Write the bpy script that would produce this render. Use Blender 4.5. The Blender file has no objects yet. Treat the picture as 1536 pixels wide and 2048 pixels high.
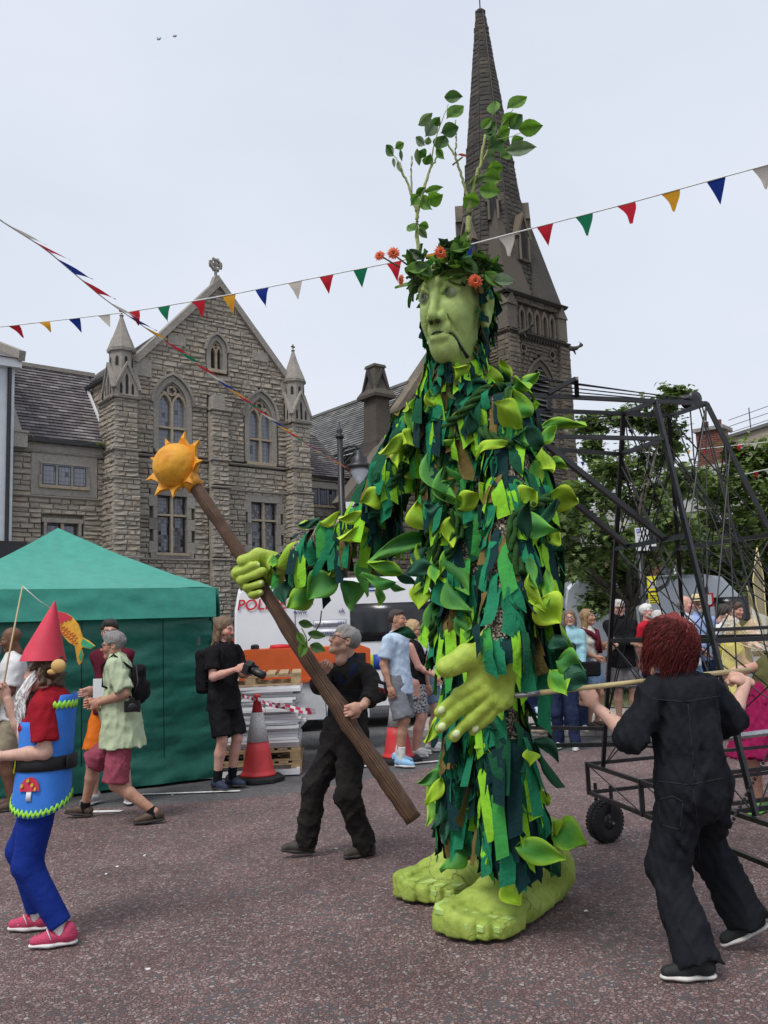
import bpy,math,random
import numpy as np
from mathutils import Matrix,Vector,Quaternion
random.seed(7);RNG=np.random.default_rng(7)
SC=bpy.context.scene
COL=SC.collection
PI=math.pi
R=math.radians
# ------------------------------------------------------------------ camera
FPX=1750.0;PITCH=math.atan(236/FPX);ROLL=R(2.2);CAMH=1.6
_fw=np.array([0,math.cos(PITCH),math.sin(PITCH)]);_u0=np.array([0,-math.sin(PITCH),math.cos(PITCH)]);_r0=np.array([1.0,0,0])
_rt=_r0*math.cos(ROLL)-_u0*math.sin(ROLL);_up=_u0*math.cos(ROLL)+_r0*math.sin(ROLL)
cam=bpy.data.cameras.new('camera');camo=bpy.data.objects.new('camera',cam);COL.objects.link(camo)
cam.sensor_fit='VERTICAL';cam.sensor_height=36;cam.lens=36*FPX/2048;cam.clip_end=2000;cam.clip_start=0.05
camo.matrix_world=Matrix([[_rt[0],_up[0],-_fw[0],0],[_rt[1],_up[1],-_fw[1],0],[_rt[2],_up[2],-_fw[2],CAMH],[0,0,0,1]])
SC.camera=camo
# ------------------------------------------------------------------ sky: bright overcast
SUN_EL,SUN_AZ=R(58),R(215)
W=bpy.data.worlds.new('World');SC.world=W;W.use_nodes=True
_n=W.node_tree.nodes;_l=W.node_tree.links
_bg=_n['Background']
_sky=_n.new('ShaderNodeTexSky');_sky.sky_type='NISHITA';_sky.sun_disc=False
_sky.sun_elevation=SUN_EL;_sky.sun_rotation=SUN_AZ;_sky.air_density=1.2;_sky.dust_density=4.0
_tc=_n.new('ShaderNodeTexCoord');_nz=_n.new('ShaderNodeTexNoise');_nz.inputs['Scale'].default_value=1.6;_nz.inputs['Detail'].default_value=5
_mp=_n.new('ShaderNodeMapping');_mp.inputs['Scale'].default_value=(1,1,2.2);_l.new(_tc.outputs['Generated'],_mp.inputs[0]);_l.new(_mp.outputs[0],_nz.inputs['Vector'])
_cr=_n.new('ShaderNodeValToRGB');_cr.color_ramp.elements[0].position=0.3;_cr.color_ramp.elements[1].position=0.75
_cr.color_ramp.elements[0].color=(4.3,4.66,5.4,1);_cr.color_ramp.elements[1].color=(5.15,5.42,6.0,1)
_l.new(_nz.outputs[0],_cr.inputs[0])
_mx=_n.new('ShaderNodeMix');_mx.data_type='RGBA';_mx.inputs[0].default_value=0.93
_l.new(_sky.outputs[0],_mx.inputs['A']);_l.new(_cr.outputs[0],_mx.inputs['B']);_l.new(_mx.outputs['Result'],_bg.inputs[0])
_bg.inputs[1].default_value=0.105
sun=bpy.data.lights.new('sun','SUN');suno=bpy.data.objects.new('sun',sun);COL.objects.link(suno)
sun.energy=1.5;sun.angle=R(22);sun.color=(1,0.97,0.93)
_sd=Vector((math.sin(SUN_AZ)*math.cos(SUN_EL),math.cos(SUN_AZ)*math.cos(SUN_EL),math.sin(SUN_EL)))
suno.rotation_euler=_sd.to_track_quat('Z','Y').to_euler()
SC.view_settings.view_transform='Standard';SC.view_settings.look='None';SC.view_settings.gamma=1;SC.view_settings.exposure=0.62
SC.view_settings.use_curve_mapping=False
SC.cycles.max_bounces=6;SC.cycles.transparent_max_bounces=12
try:SC.cycles.use_denoising=True
except Exception:pass
# ------------------------------------------------------------------ geometry helpers
def ray(x,y):return _fw*FPX+_rt*(x-768)-_up*(y-1024)
def at(x,y,Y):
 "world point seen at photo pixel (x, y) at distance Y in front of the camera"
 d=ray(x,y);return np.array([0,0,CAMH])+d*(Y/d[1])
def gnd(x,y,z=0.0):
 d=ray(x,y);return np.array([0,0,CAMH])+d*((z-CAMH)/d[2])
def A(*v):return np.array(v,float)
def nrm(v):v=np.asarray(v,float);return v/(np.linalg.norm(v)+1e-12)
def lerp(a,b,t):return np.asarray(a,float)*(1-t)+np.asarray(b,float)*t
def tag(o,label=None,cat=None,group=None,kind=None):
 if label:o['label']=label
 if cat:o['category']=cat
 if group:o['group']=group
 if kind:o['kind']=kind
 return o
def thing(name,label,cat,loc=(0,0,0),rotz=0.0,group=None):
 o=bpy.data.objects.new(name,None);COL.objects.link(o);o.empty_display_size=0.1
 o.location=tuple(float(v)for v in loc);o.rotation_euler=(0,0,rotz)
 return tag(o,label,cat,group)
def put(o,parent=None,world=True):
 COL.objects.link(o)
 if parent is not None:
  o.parent=parent
  if world and parent.parent is None:
   o.matrix_parent_inverse=(Matrix.Translation(parent.location)@parent.rotation_euler.to_matrix().to_4x4()).inverted()
 return o
def mkmesh(name,V,F,mats=None,fm=None,smooth=False,cols=None):
 me=bpy.data.meshes.new(name)
 V=np.asarray(V,np.float32)
 if isinstance(F,np.ndarray):
  me.vertices.add(len(V));me.vertices.foreach_set('co',V.ravel())
  n,k=F.shape
  me.loops.add(n*k);me.loops.foreach_set('vertex_index',F.astype(np.int32).ravel())
  me.polygons.add(n);me.polygons.foreach_set('loop_start',np.arange(0,n*k,k,dtype=np.int32))
  me.polygons.foreach_set('loop_total',np.full(n,k,np.int32))
  me.update(calc_edges=True)
 else:
  me.from_pydata([tuple(map(float,v))for v in V],[],F);me.update()
 if mats is not None:
  for m in(mats if isinstance(mats,(list,tuple))else[mats]):me.materials.append(MAT[m]if isinstance(m,str)else m)
 if fm is not None:me.polygons.foreach_set('material_index',np.asarray(fm,np.int32))
 if smooth:me.polygons.foreach_set('use_smooth',np.ones(len(me.polygons),bool))
 if cols is not None:
  a=me.color_attributes.new('Col','FLOAT_COLOR','POINT')
  c=np.ones((len(V),4),np.float32);c[:,:3]=cols;a.data.foreach_set('color',c.ravel())
 return me
def mobj(name,V,F,mats,parent=None,smooth=False,fm=None,cols=None,world=True):
 return put(bpy.data.objects.new(name,mkmesh(name,V,F,mats,fm,smooth,cols)),parent,world)
class MB:
 "collects boxes, tubes, prisms; build() links them as one mesh object"
 def __init__(s):s.V=[];s.F=[];s.fm=[]
 def add(s,V,F,m=0):
  b=len(s.V);s.V.extend([tuple(map(float,v))for v in V]);s.F.extend([tuple(i+b for i in f)for f in F]);s.fm.extend([m]*len(F));return s
 def box(s,lo,hi,m=0,fr=None):
  (x0,y0,z0),(x1,y1,z1)=lo,hi
  V=[(x0,y0,z0),(x1,y0,z0),(x1,y1,z0),(x0,y1,z0),(x0,y0,z1),(x1,y0,z1),(x1,y1,z1),(x0,y1,z1)]
  if fr is not None:V=[fr(*v)for v in V]
  return s.add(V,[(0,3,2,1),(4,5,6,7),(0,1,5,4),(1,2,6,5),(2,3,7,6),(3,0,4,7)],m)
 def bar(s,a,b,w,h=None,m=0,up=(0,0,1)):
  "rectangular bar from a to b"
  h=h or w;a=np.asarray(a,float);b=np.asarray(b,float);d=nrm(b-a)
  x=np.cross(d,up)
  if np.linalg.norm(x)<1e-3:x=np.cross(d,(1,0,0))
  x=nrm(x)*w/2;y=nrm(np.cross(x,d))*h/2
  V=[p+i*x+j*y for p in(a,b)for i,j in((-1,-1),(1,-1),(1,1),(-1,1))]
  return s.add(V,[(3,2,1,0),(4,5,6,7),(0,1,5,4),(1,2,6,5),(2,3,7,6),(3,0,4,7)],m)
 def tube(s,pts,rad,n=6,m=0,cap=True,flat=None):
  pts=[np.asarray(p,float)for p in pts];k=len(pts)
  rad=[rad]*k if np.isscalar(rad)else rad
  ref=A(0,0,1);V=[]
  for i,p in enumerate(pts):
   d=nrm(pts[min(i+1,k-1)]-pts[max(i-1,0)])
   x=np.cross(d,ref)
   if np.linalg.norm(x)<0.05:x=np.cross(d,A(1,0,0))
   x=nrm(x);y=np.cross(d,x)
   for j in range(n):
    a=2*PI*j/n;V.append(p+rad[i]*(math.cos(a)*x+math.sin(a)*y))
  F=[(i*n+j,i*n+(j+1)%n,(i+1)*n+(j+1)%n,(i+1)*n+j)for i in range(k-1)for j in range(n)]
  if cap:F+=[tuple(range(n))[::-1],tuple((k-1)*n+j for j in range(n))]
  return s.add(V,F,m)
 def lathe(s,prof,n=16,c=(0,0,0),m=0,fr=None,cap=True,a0=0.0):
  V=[]
  for r,z in prof:
   for j in range(n):
    a=a0+2*PI*j/n;v=(c[0]+r*math.cos(a),c[1]+r*math.sin(a),c[2]+z);V.append(fr(*v)if fr else v)
  k=len(prof)
  F=[(i*n+j,i*n+(j+1)%n,(i+1)*n+(j+1)%n,(i+1)*n+j)for i in range(k-1)for j in range(n)]
  if cap:F+=[tuple(range(n))[::-1],tuple((k-1)*n+j for j in range(n))]
  return s.add(V,F,m)
 def prism(s,poly,y0,y1,m=0,fr=None):
  "polygon given as (x, z) pairs extruded from y0 to y1"
  n=len(poly);V=[(x,y0,z)for x,z in poly]+[(x,y1,z)for x,z in poly]
  if fr is not None:V=[fr(*v)for v in V]
  F=[tuple(range(n)),tuple(range(2*n-1,n-1,-1))]+[(i,i+n,(i+1)%n+n,(i+1)%n)for i in range(n)]
  return s.add(V,F,m)
 def ring(s,outer,inner,y0,y1,m=0,fr=None,closed=False):
  "band between two polylines of equal length (x, z), extruded y0..y1"
  n=len(outer);f=fr or(lambda*v:v);V=[]
  for y in(y0,y1):
   V+=[f(x,y,z)for x,z in outer]+[f(x,y,z)for x,z in inner]
  F=[]
  for i in range(n if closed else n-1):
   j=(i+1)%n
   F+=[(i,j,n+j,n+i),(2*n+i,3*n+i,3*n+j,2*n+j),(i,2*n+i,2*n+j,j),(n+i,n+j,3*n+j,3*n+i)]
  if not closed:F+=[(0,n,3*n,2*n),(n-1,3*n-1,4*n-1,2*n-1)]
  return s.add(V,F,m)
 def sphere(s,c,r,n=10,k=6,m=0,sc=(1,1,1)):
  prof=[(r*math.sin(PI*i/k)+1e-5,-r*math.cos(PI*i/k))for i in range(k+1)]
  V=[]
  for rr,z in prof:
   for j in range(n):V.append((c[0]+sc[0]*rr*math.cos(2*PI*j/n),c[1]+sc[1]*rr*math.sin(2*PI*j/n),c[2]+sc[2]*z))
  F=[(i*n+j,i*n+(j+1)%n,(i+1)*n+(j+1)%n,(i+1)*n+j)for i in range(k)for j in range(n)]
  return s.add(V,F,m)
 def build(s,name,mats,parent=None,smooth=False,world=True):
  return mobj(name,s.V,s.F,mats,parent,smooth,s.fm,None,world)
def solo(name,mats,parent,fn,*a,smooth=False,world=True,**k):
 mb=MB();getattr(mb,fn)(*a,**k);return mb.build(name,mats,parent,smooth,world)
def mirror_copy(o,parent=None,loc=None,rot=None):
 c=o.copy();COL.objects.link(c);c.parent=parent
 if loc is not None:c.location=loc
 if rot is not None:c.rotation_euler=rot
 return c
def copy_tree(o,parent=None):
 c=o.copy();COL.objects.link(c);c.parent=parent
 for ch in list(o.children):
  copy_tree(ch,c)
 return c
 # ------------------------------------------------------------------ implicit surfaces (smooth bodies)
class Sdf:
 def __init__(s,vox,k=0.02):s.vox=vox;s.k=k;s.P=[];s.cuts=[];s.disp=None
 def raw(s,fn,lo,hi,k=None,op='+',col=0):s.P.append((fn,np.asarray(lo,float),np.asarray(hi,float),s.k if k is None else k,op,col));return s
 def cone(s,a,b,ra,rb=None,k=None,op='+',col=0,flat=None,ff=1.0):
  a=np.asarray(a,float);b=np.asarray(b,float);rb=ra if rb is None else rb
  ab=b-a;L2=max(ab@ab,1e-9);fl=None if flat is None else nrm(flat)
  def fn(P):
   q=P-a;t=np.clip(q@ab/L2,0,1);v=q-t[...,None]*ab
   if fl is not None:v=v+((v@fl)*(ff-1))[...,None]*fl
   return np.sqrt((v*v).sum(-1))-(ra+(rb-ra)*t)
  r=max(ra,rb)/min(1,ff);return s.raw(fn,np.minimum(a,b)-r,np.maximum(a,b)+r,k,op,col)
 def ell(s,c,r,k=None,op='+',col=0,M=None):
  c=np.asarray(c,float);r=np.asarray(r,float)*np.ones(3);m=max(r)
  def fn(P):
   q=P-c
   if M is not None:q=q@M
   q=q/r;n=np.sqrt((q*q).sum(-1));g=np.sqrt(((q/r)**2).sum(-1))
   return n*(n-1)/np.maximum(g,1e-6)
  return s.raw(fn,c-m,c+m,k,op,col)
 def box(s,c,h,rnd=0.01,k=None,op='+',col=0,M=None):
  c=np.asarray(c,float);h=np.asarray(h,float)-rnd;m=np.linalg.norm(h)+rnd
  def fn(P):
   q=P-c
   if M is not None:q=q@M
   q=np.abs(q)-h
   return np.sqrt((np.maximum(q,0)**2).sum(-1))+np.minimum(q.max(-1),0)-rnd
  return s.raw(fn,c-m,c+m,k,op,col)
 def cut(s,p,n):s.cuts.append((np.asarray(p,float),nrm(n)));return s
 def mesh(s):
  v=s.vox;adds=[p for p in s.P if p[4]=='+']
  lo=np.min([p[1]for p in adds],0)-4*v;hi=np.max([p[2]for p in adds],0)+4*v
  n=np.ceil((hi-lo)/v).astype(int)+1
  ax=[lo[i]+v*np.arange(n[i])for i in range(3)]
  D=np.full(n,1.0,np.float32);C=np.zeros(n,np.int16)
  for fn,a,b,k,op,col in s.P:
   pad=k*1.5+3*v
   i0=np.clip(((a-pad-lo)/v).astype(int),0,n-1);i1=np.clip(((b+pad-lo)/v).astype(int)+2,1,n)
   sl=tuple(slice(i0[i],i1[i])for i in range(3))
   if min(i1-i0)<=0:continue
   P=np.stack(np.meshgrid(*[ax[i][sl[i]]for i in range(3)],indexing='ij'),-1)
   d=fn(P);e=D[sl]
   if op=='+':
    C[sl]=np.where(d<e,col,C[sl])
    if k>0:h=np.clip(0.5+0.5*(e-d)/k,0,1);D[sl]=e*(1-h)+d*h-k*h*(1-h)
    else:D[sl]=np.minimum(e,d)
   else:
    if col:C[sl]=np.where(-d>e,col,C[sl])
    if k>0:h=np.clip(0.5-0.5*(e+d)/k,0,1);D[sl]=e*(1-h)-d*h+k*h*(1-h)
    else:D[sl]=np.maximum(e,-d)
  if s.disp is not None or s.cuts:
   P=np.stack(np.meshgrid(*ax,indexing='ij'),-1)
   if s.disp is not None:m=np.abs(D)<max(.05,5*v);D[m]=D[m]+s.disp(P[m])
   for p,nn in s.cuts:D=np.maximum(D,(P-p)@nn)
  D[0]=D[-1]=1;D[:,0]=D[:,-1]=1;D[:,:,0]=D[:,:,-1]=1
  return surface_nets(D,lo,v,C)
def surface_nets(D,lo,v,C=None):
 S=D<0;n=np.array(D.shape)-1
 cnt=np.zeros(n,np.int8)
 offs=[(i,j,k)for i in(0,1)for j in(0,1)for k in(0,1)]
 for i,j,k in offs:cnt+=S[i:n[0]+i,j:n[1]+j,k:n[2]+k]
 act=(cnt>0)&(cnt<8);I=np.argwhere(act);idx=np.full(n,-1,np.int64);idx[act]=np.arange(len(I))
 if len(I)==0:return np.zeros((0,3)),np.zeros((0,4),int),np.zeros(0,int)
 dv={o:D[I[:,0]+o[0],I[:,1]+o[1],I[:,2]+o[2]]for o in offs}
 acc=np.zeros((len(I),3));w=np.zeros(len(I))
 for o in offs:
  for a in range(3):
   if o[a]:continue
   q=list(o);q[a]=1;d0=dv[o];d1=dv[tuple(q)];m=(d0<0)!=(d1<0)
   t=np.where(m,d0/np.where(m,d0-d1,1),0)
   p=np.tile(np.array(o,float),(len(I),1));p[:,a]=t
   acc+=np.where(m[:,None],p,0);w+=m
 V=lo+v*(I+acc/w[:,None])
 Q=[]
 for a in range(3):
  b,c=(a+1)%3,(a+2)%3
  s0=[slice(0,n[i]+1)for i in range(3)];s1=list(s0);s0[a]=slice(0,n[a]);s1[a]=slice(1,n[a]+1)
  E0=S[tuple(s0)];E1=S[tuple(s1)]
  X=np.argwhere(E0!=E1);X=X[(X[:,b]>0)&(X[:,c]>0)&(X[:,b]<n[b])&(X[:,c]<n[c])]
  flip=E1[tuple(X.T)]
  def g(db,dc):
   Y=X.copy();Y[:,b]+=db;Y[:,c]+=dc;return idx[tuple(Y.T)]
  q=np.stack([g(-1,-1),g(0,-1),g(0,0),g(-1,0)],1)
  q[flip]=q[flip][:,::-1];Q.append(q)
 Q=np.concatenate(Q);col=None
 if C is not None:col=C[I[:,0],I[:,1],I[:,2]]
 return V,Q,col
def wrinkle(seed,freq=9.0,amp=0.006,aniso=(1,1,1),octs=2):
 r=np.random.default_rng(seed);K=[(r.normal(size=3),r.normal(size=3),r.uniform(0,6.28,2),1.8**o)for o in range(octs)for _ in range(3)]
 an=np.asarray(aniso,float)
 def fn(P):
  Q=P*an;s=0
  for a,b,ph,o in K:
   s=s+np.sin(Q@a*freq*o+ph[0]+1.6*np.sin(Q@b*freq*0.6*o+ph[1]))/o
  return s*amp/2
 return fn
def folds(seed,freq=11.0,amp=.01,aniso=(1,1,.75)):
 "ridged cloth creases"
 r=np.random.default_rng(seed);K=[(r.normal(size=3),r.normal(size=3),r.uniform(0,6.28,2),1.7**o)for o in range(2)for _ in range(3)];an=np.asarray(aniso,float)
 def fn(P):
  Q=P*an;s=0
  for a,b,ph,o in K:s=s+(1-np.abs(np.sin(Q@a*freq*.55*o+ph[0]+1.3*np.sin(Q@b*freq*.5*o+ph[1]))))**2.2/o
  return amp*(.75-s*.55)
 return fn
def noise3(P,seed=0,freq=3.0,octs=3):return wrinkle(seed,freq,1.0,(1,1,1),octs)(np.asarray(P,float))
def join(parts):
 "concatenate (V, F, colour) triples that share quad faces"
 V=[];F=[];C=[];b=0
 for v,f,c in parts:
  V.append(v);F.append(f+b);C.append(c);b+=len(v)
 return np.concatenate(V),np.concatenate(F),np.concatenate(C)
 # ------------------------------------------------------------------ materials (all node based)
MAT={}
class NT:
 def __init__(s,name):
  m=bpy.data.materials.new(name);m.use_nodes=True;s.m=m;s.t=m.node_tree;s.n=s.t.nodes;s.l=s.t.links;s.b=s.n['Principled BSDF'];MAT[name]=m
 def new(s,typ,**k):
  n=s.n.new(typ)
  for a,v in k.items():
   if hasattr(n,a):setattr(n,a,v)
   else:n.inputs[a].default_value=v
  return n
 def lk(s,a,b):s.l.new(a,b);return s
 def coord(s,kind='Object',scale=None):
  c=s.new('ShaderNodeTexCoord')
  if scale is None:return c.outputs[kind]
  m=s.new('ShaderNodeMapping');m.inputs['Scale'].default_value=scale;s.lk(c.outputs[kind],m.inputs[0]);return m.outputs[0]
 def noise(s,vec,scale,detail=4,rough=0.55,out=0):
  n=s.new('ShaderNodeTexNoise');n.inputs['Scale'].default_value=scale;n.inputs['Detail'].default_value=detail;n.inputs['Roughness'].default_value=rough
  if vec is not None:s.lk(vec,n.inputs['Vector'])
  return n.outputs[out]
 def ramp(s,fac,stops,interp='LINEAR'):
  r=s.new('ShaderNodeValToRGB');cr=r.color_ramp;cr.interpolation=interp
  while len(cr.elements)<len(stops):cr.elements.new(0.5)
  for e,(p,c)in zip(cr.elements,stops):e.position=p;e.color=(*c,1)if not np.isscalar(c)else(c,c,c,1)
  s.lk(fac,r.inputs[0]);return r.outputs[0]
 def mix(s,fac,a,b,typ='MIX'):
  m=s.new('ShaderNodeMix',data_type='RGBA');m.blend_type=typ
  for v,i in((fac,m.inputs[0]),(a,m.inputs['A']),(b,m.inputs['B'])):
   if hasattr(v,'links')or hasattr(v,'is_linked'):s.lk(v,i)
   elif np.isscalar(v):i.default_value=v if i.type=='VALUE' else(v,v,v,1)
   else:i.default_value=(*v,1)
  return m.outputs['Result']
 def math(s,op,a,b=None):
  m=s.new('ShaderNodeMath',operation=op)
  for v,i in((a,0),(b,1)):
   if v is None:continue
   if np.isscalar(v):m.inputs[i].default_value=v
   else:s.lk(v,m.inputs[i])
  return m.outputs[0]
 def bump(s,h,strength=0.3,dist=0.01):
  b=s.new('ShaderNodeBump');b.inputs['Strength'].default_value=strength;b.inputs['Distance'].default_value=dist
  s.lk(h,b.inputs['Height']);s.lk(b.outputs[0],s.b.inputs['Normal']);return s
 def base(s,c):
  if np.isscalar(c):c=(c,c,c)
  if isinstance(c,(tuple,list)):s.b.inputs['Base Color'].default_value=(*c,1)
  else:s.lk(c,s.b.inputs['Base Color'])
  return s
 def set(s,rough=None,metal=None,spec=None,trans=None,ior=None,alpha=None,sheen=None,coat=None):
  for v,n in((rough,'Roughness'),(metal,'Metallic'),(spec,'Specular IOR Level'),(trans,'Transmission Weight'),(ior,'IOR'),(alpha,'Alpha'),(sheen,'Sheen Weight'),(coat,'Coat Weight')):
   if v is None:continue
   if np.isscalar(v):s.b.inputs[n].default_value=v
   else:s.lk(v,s.b.inputs[n])
  return s
def sR(r,g,b):
 "sRGB 0-255 to linear"
 return tuple((c/255/12.92)if c/255<=0.04045 else((c/255+0.055)/1.055)**2.4 for c in(r,g,b))
def simple(name,col,rough=0.7,var=0.18,scale=6.0,bump=0.0,bscale=60.0,metal=0.0,spec=0.4,sheen=None,rnd=0.0,bdist=0.004):
 "base colour with mottled wear, optional fine relief"
 t=NT(name);v=t.coord('Object')
 n=t.noise(v,scale,5,0.6);lo=tuple(c*(1-var)for c in col);hi=tuple(min(1,c*(1+var))for c in col)
 c=t.ramp(n,[(0.3,lo),(0.7,hi)])
 if rnd:
  oi=t.new('ShaderNodeObjectInfo');c=t.mix(1.0,c,t.ramp(oi.outputs['Random'],[(0,1-rnd),(1,1.0+0*rnd)]),'MULTIPLY')
 t.base(c).set(rough=rough,metal=metal,spec=spec,sheen=sheen)
 if bump:t.bump(t.noise(v,bscale,3,0.6),bump,bdist)
 return t
def cloth(name,col,rough=0.85,bump=0.35,var=0.14,scale=7.0,fold=22.0,weave=900.0,sheen=0.0):
 t=NT(name);v=t.coord('Object')
 n=t.noise(v,scale,4,0.6);c=t.ramp(n,[(0.3,tuple(k*(1-var)for k in col)),(0.72,tuple(min(1,k*(1+var))for k in col))])
 fine=t.noise(v,weave,1,0.5);c=t.mix(0.25,c,t.ramp(fine,[(0.35,tuple(k*0.6 for k in col)),(0.65,tuple(min(1,k*1.3)for k in col))]))
 t.base(c).set(rough=rough,spec=0.12,sheen=sheen)
 h=t.math('ADD',t.noise(v,fold,3,0.55),t.math('MULTIPLY',fine,0.06));t.bump(h,bump,0.02);return t
 # --- road: red chips rolled into dark binder, bare grey patches
def road_mat(name,chips,cover,binder):
 t=NT(name);v=t.coord('Object');wob=t.noise(v,30,2,0.5,1)
 vv=t.new('ShaderNodeVectorMath',operation='MULTIPLY_ADD');t.lk(wob,vv.inputs[0]);vv.inputs[1].default_value=(0.018,)*3;t.lk(v,vv.inputs[2])
 def vor(scale,feat,out):
  w=t.new('ShaderNodeTexVoronoi');w.feature=feat;w.inputs['Scale'].default_value=scale;t.lk(vv.outputs[0],w.inputs['Vector']);return w.outputs[out]
 cell=vor(52,'F1','Color');dist=vor(52,'DISTANCE_TO_EDGE','Distance')
 sep=t.new('ShaderNodeSeparateColor');t.lk(cell,sep.inputs[0])
 big=t.noise(v,0.55,3,0.6);mid=t.noise(v,3.2,4,0.62)
 keep=t.math('ADD',t.math('MULTIPLY',big,0.55),t.math('MULTIPLY',mid,0.62))
 on=t.math('GREATER_THAN',t.math('ADD',keep,t.math('MULTIPLY',sep.outputs[0],0.42)),cover)
 edge=t.ramp(dist,[(0.03,0.0),(0.11,1.0)])
 chip=t.math('MULTIPLY',on,edge)
 cc=t.ramp(sep.outputs[1],chips);bind=t.ramp(t.noise(v,240,3,0.7),[(0.3,tuple(k*0.55 for k in binder)),(0.7,tuple(k*1.5 for k in binder))])
 dirt=t.ramp(t.noise(v,1.3,5,0.65),[(0.35,0.72),(0.7,1.12)])
 t.base(t.mix(1.0,t.mix(chip,bind,cc),dirt,'MULTIPLY')).set(rough=t.ramp(sep.outputs[2],[(0,0.62),(1,0.92)]),spec=0.35)
 h=t.math('ADD',t.math('MULTIPLY',chip,t.math('ADD',t.math('MULTIPLY',sep.outputs[2],0.8),0.5)),t.math('MULTIPLY',t.noise(v,300,2),0.25))
 t.bump(h,0.95,0.009);return t
road_mat('road_red',[(0.0,(0.165,0.09,0.084)),(0.35,(0.225,0.132,0.122)),(0.7,(0.285,0.183,0.17)),(0.93,(0.35,0.255,0.237)),(1.0,(0.43,0.365,0.345))],0.61,(0.105,0.094,0.097))
road_mat('road_grey',[(0.0,(0.10,0.10,0.105)),(0.6,(0.15,0.145,0.145)),(1.0,(0.23,0.21,0.2))],0.72,(0.115,0.115,0.118))
simple('line_paint',(0.72,0.72,0.70),0.7,0.25,14,0.5,220)
simple('kerb',(0.30,0.285,0.265),0.85,0.25,9,0.4,120)
simple('paving',(0.34,0.32,0.295),0.85,0.2,3,0.4,120,rnd=0.25)
simple('earth',(0.14,0.15,0.10),0.95,0.4,4,0.5,40)
simple('grass',(0.16,0.17,0.06),0.9,0.4,6)
# --- stone
def stone(name,cols,rnd=0.5,soot=0.55,sootcol=(0.05,0.047,0.044)):
 t=NT(name);v=t.coord('Object');g=t.new('ShaderNodeNewGeometry');oi=t.new('ShaderNodeObjectInfo')
 pos=g.outputs['Position']
 rn=t.math('FRACT',t.math('ADD',t.math('MULTIPLY',g.outputs['Random Per Island'],1.7),t.math('MULTIPLY',oi.outputs['Random'],3.1)))
 c=t.ramp(rn,cols)
 c=t.mix(0.35,c,t.ramp(t.noise(pos,9,5,0.7),[(0.3,tuple(k*0.5 for k in cols[1][1])),(0.7,tuple(min(1,k*1.45)for k in cols[1][1]))]))
 sm=t.math('ADD',t.math('MULTIPLY',t.noise(pos,0.5,4,0.6),0.75),t.math('MULTIPLY',rn,0.35))
 c=t.mix(t.ramp(sm,[(soot,0.0),(soot+0.16,0.62)]),c,sootcol)
 c=t.mix(1.0,c,t.ramp(t.noise(pos,60,4,0.7),[(0.25,0.72),(0.75,1.15)]),'MULTIPLY')
 t.base(c).set(rough=0.9,spec=0.25);t.bump(t.math('ADD',t.noise(pos,14,4,0.65),t.math('MULTIPLY',t.noise(pos,90,3,0.6),0.3)),0.55,0.05);return t
stone('stone_hall',[(0.0,(0.29,0.26,0.215)),(0.35,(0.37,0.33,0.272)),(0.65,(0.43,0.383,0.315)),(0.88,(0.47,0.40,0.315)),(1.0,(0.48,0.395,0.29))],soot=0.69)
stone('ashlar_hall',[(0.0,(0.30,0.275,0.24)),(0.5,(0.35,0.32,0.28)),(1.0,(0.40,0.365,0.315))],soot=0.60)
stone('mullion_hall',[(0.0,(0.40,0.33,0.235)),(0.5,(0.44,0.365,0.26)),(1.0,(0.47,0.40,0.29))],soot=0.75)
stone('stone_church',[(0.0,(0.10,0.09,0.075)),(0.35,(0.18,0.155,0.122)),(0.7,(0.27,0.225,0.165)),(0.9,(0.42,0.32,0.21)),(1.0,(0.48,0.37,0.24))],soot=0.5)
stone('stone_spire',[(0.0,(0.05,0.046,0.041)),(0.45,(0.085,0.077,0.066)),(0.75,(0.13,0.115,0.094)),(0.92,(0.26,0.21,0.155)),(1.0,(0.42,0.33,0.23))],soot=0.5)
simple('mortar',(0.31,0.275,0.225),0.95,0.3,12,0.4,90)
simple('mortar_dark',(0.08,0.072,0.062),0.95,0.3,12,0.4,90)
def slate(name,cols):
 t=NT(name);g=t.new('ShaderNodeNewGeometry');oi=t.new('ShaderNodeObjectInfo');pos=g.outputs['Position']
 rn=t.math('FRACT',t.math('ADD',t.math('MULTIPLY',g.outputs['Random Per Island'],1.7),t.math('MULTIPLY',oi.outputs['Random'],3.1)))
 c=t.mix(1.0,t.ramp(rn,cols),t.ramp(t.noise(pos,1.2,5,0.65),[(0.3,0.66),(0.7,1.25)]),'MULTIPLY')
 c=t.mix(t.ramp(t.noise(pos,25,4,0.7),[(0.60,0.0),(0.75,0.4)]),c,(0.30,0.28,0.24))
 t.base(c).set(rough=0.6,spec=0.45);t.bump(t.noise(pos,40,3,0.6),0.3,0.01);return t
slate('slate_purple',[(0.0,(0.115,0.10,0.105)),(0.5,(0.165,0.145,0.15)),(0.85,(0.215,0.195,0.195)),(1.0,(0.30,0.28,0.27))])
slate('slate_grey',[(0.0,(0.125,0.125,0.12)),(0.5,(0.185,0.185,0.178)),(0.85,(0.235,0.232,0.22)),(1.0,(0.31,0.30,0.28))])
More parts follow.
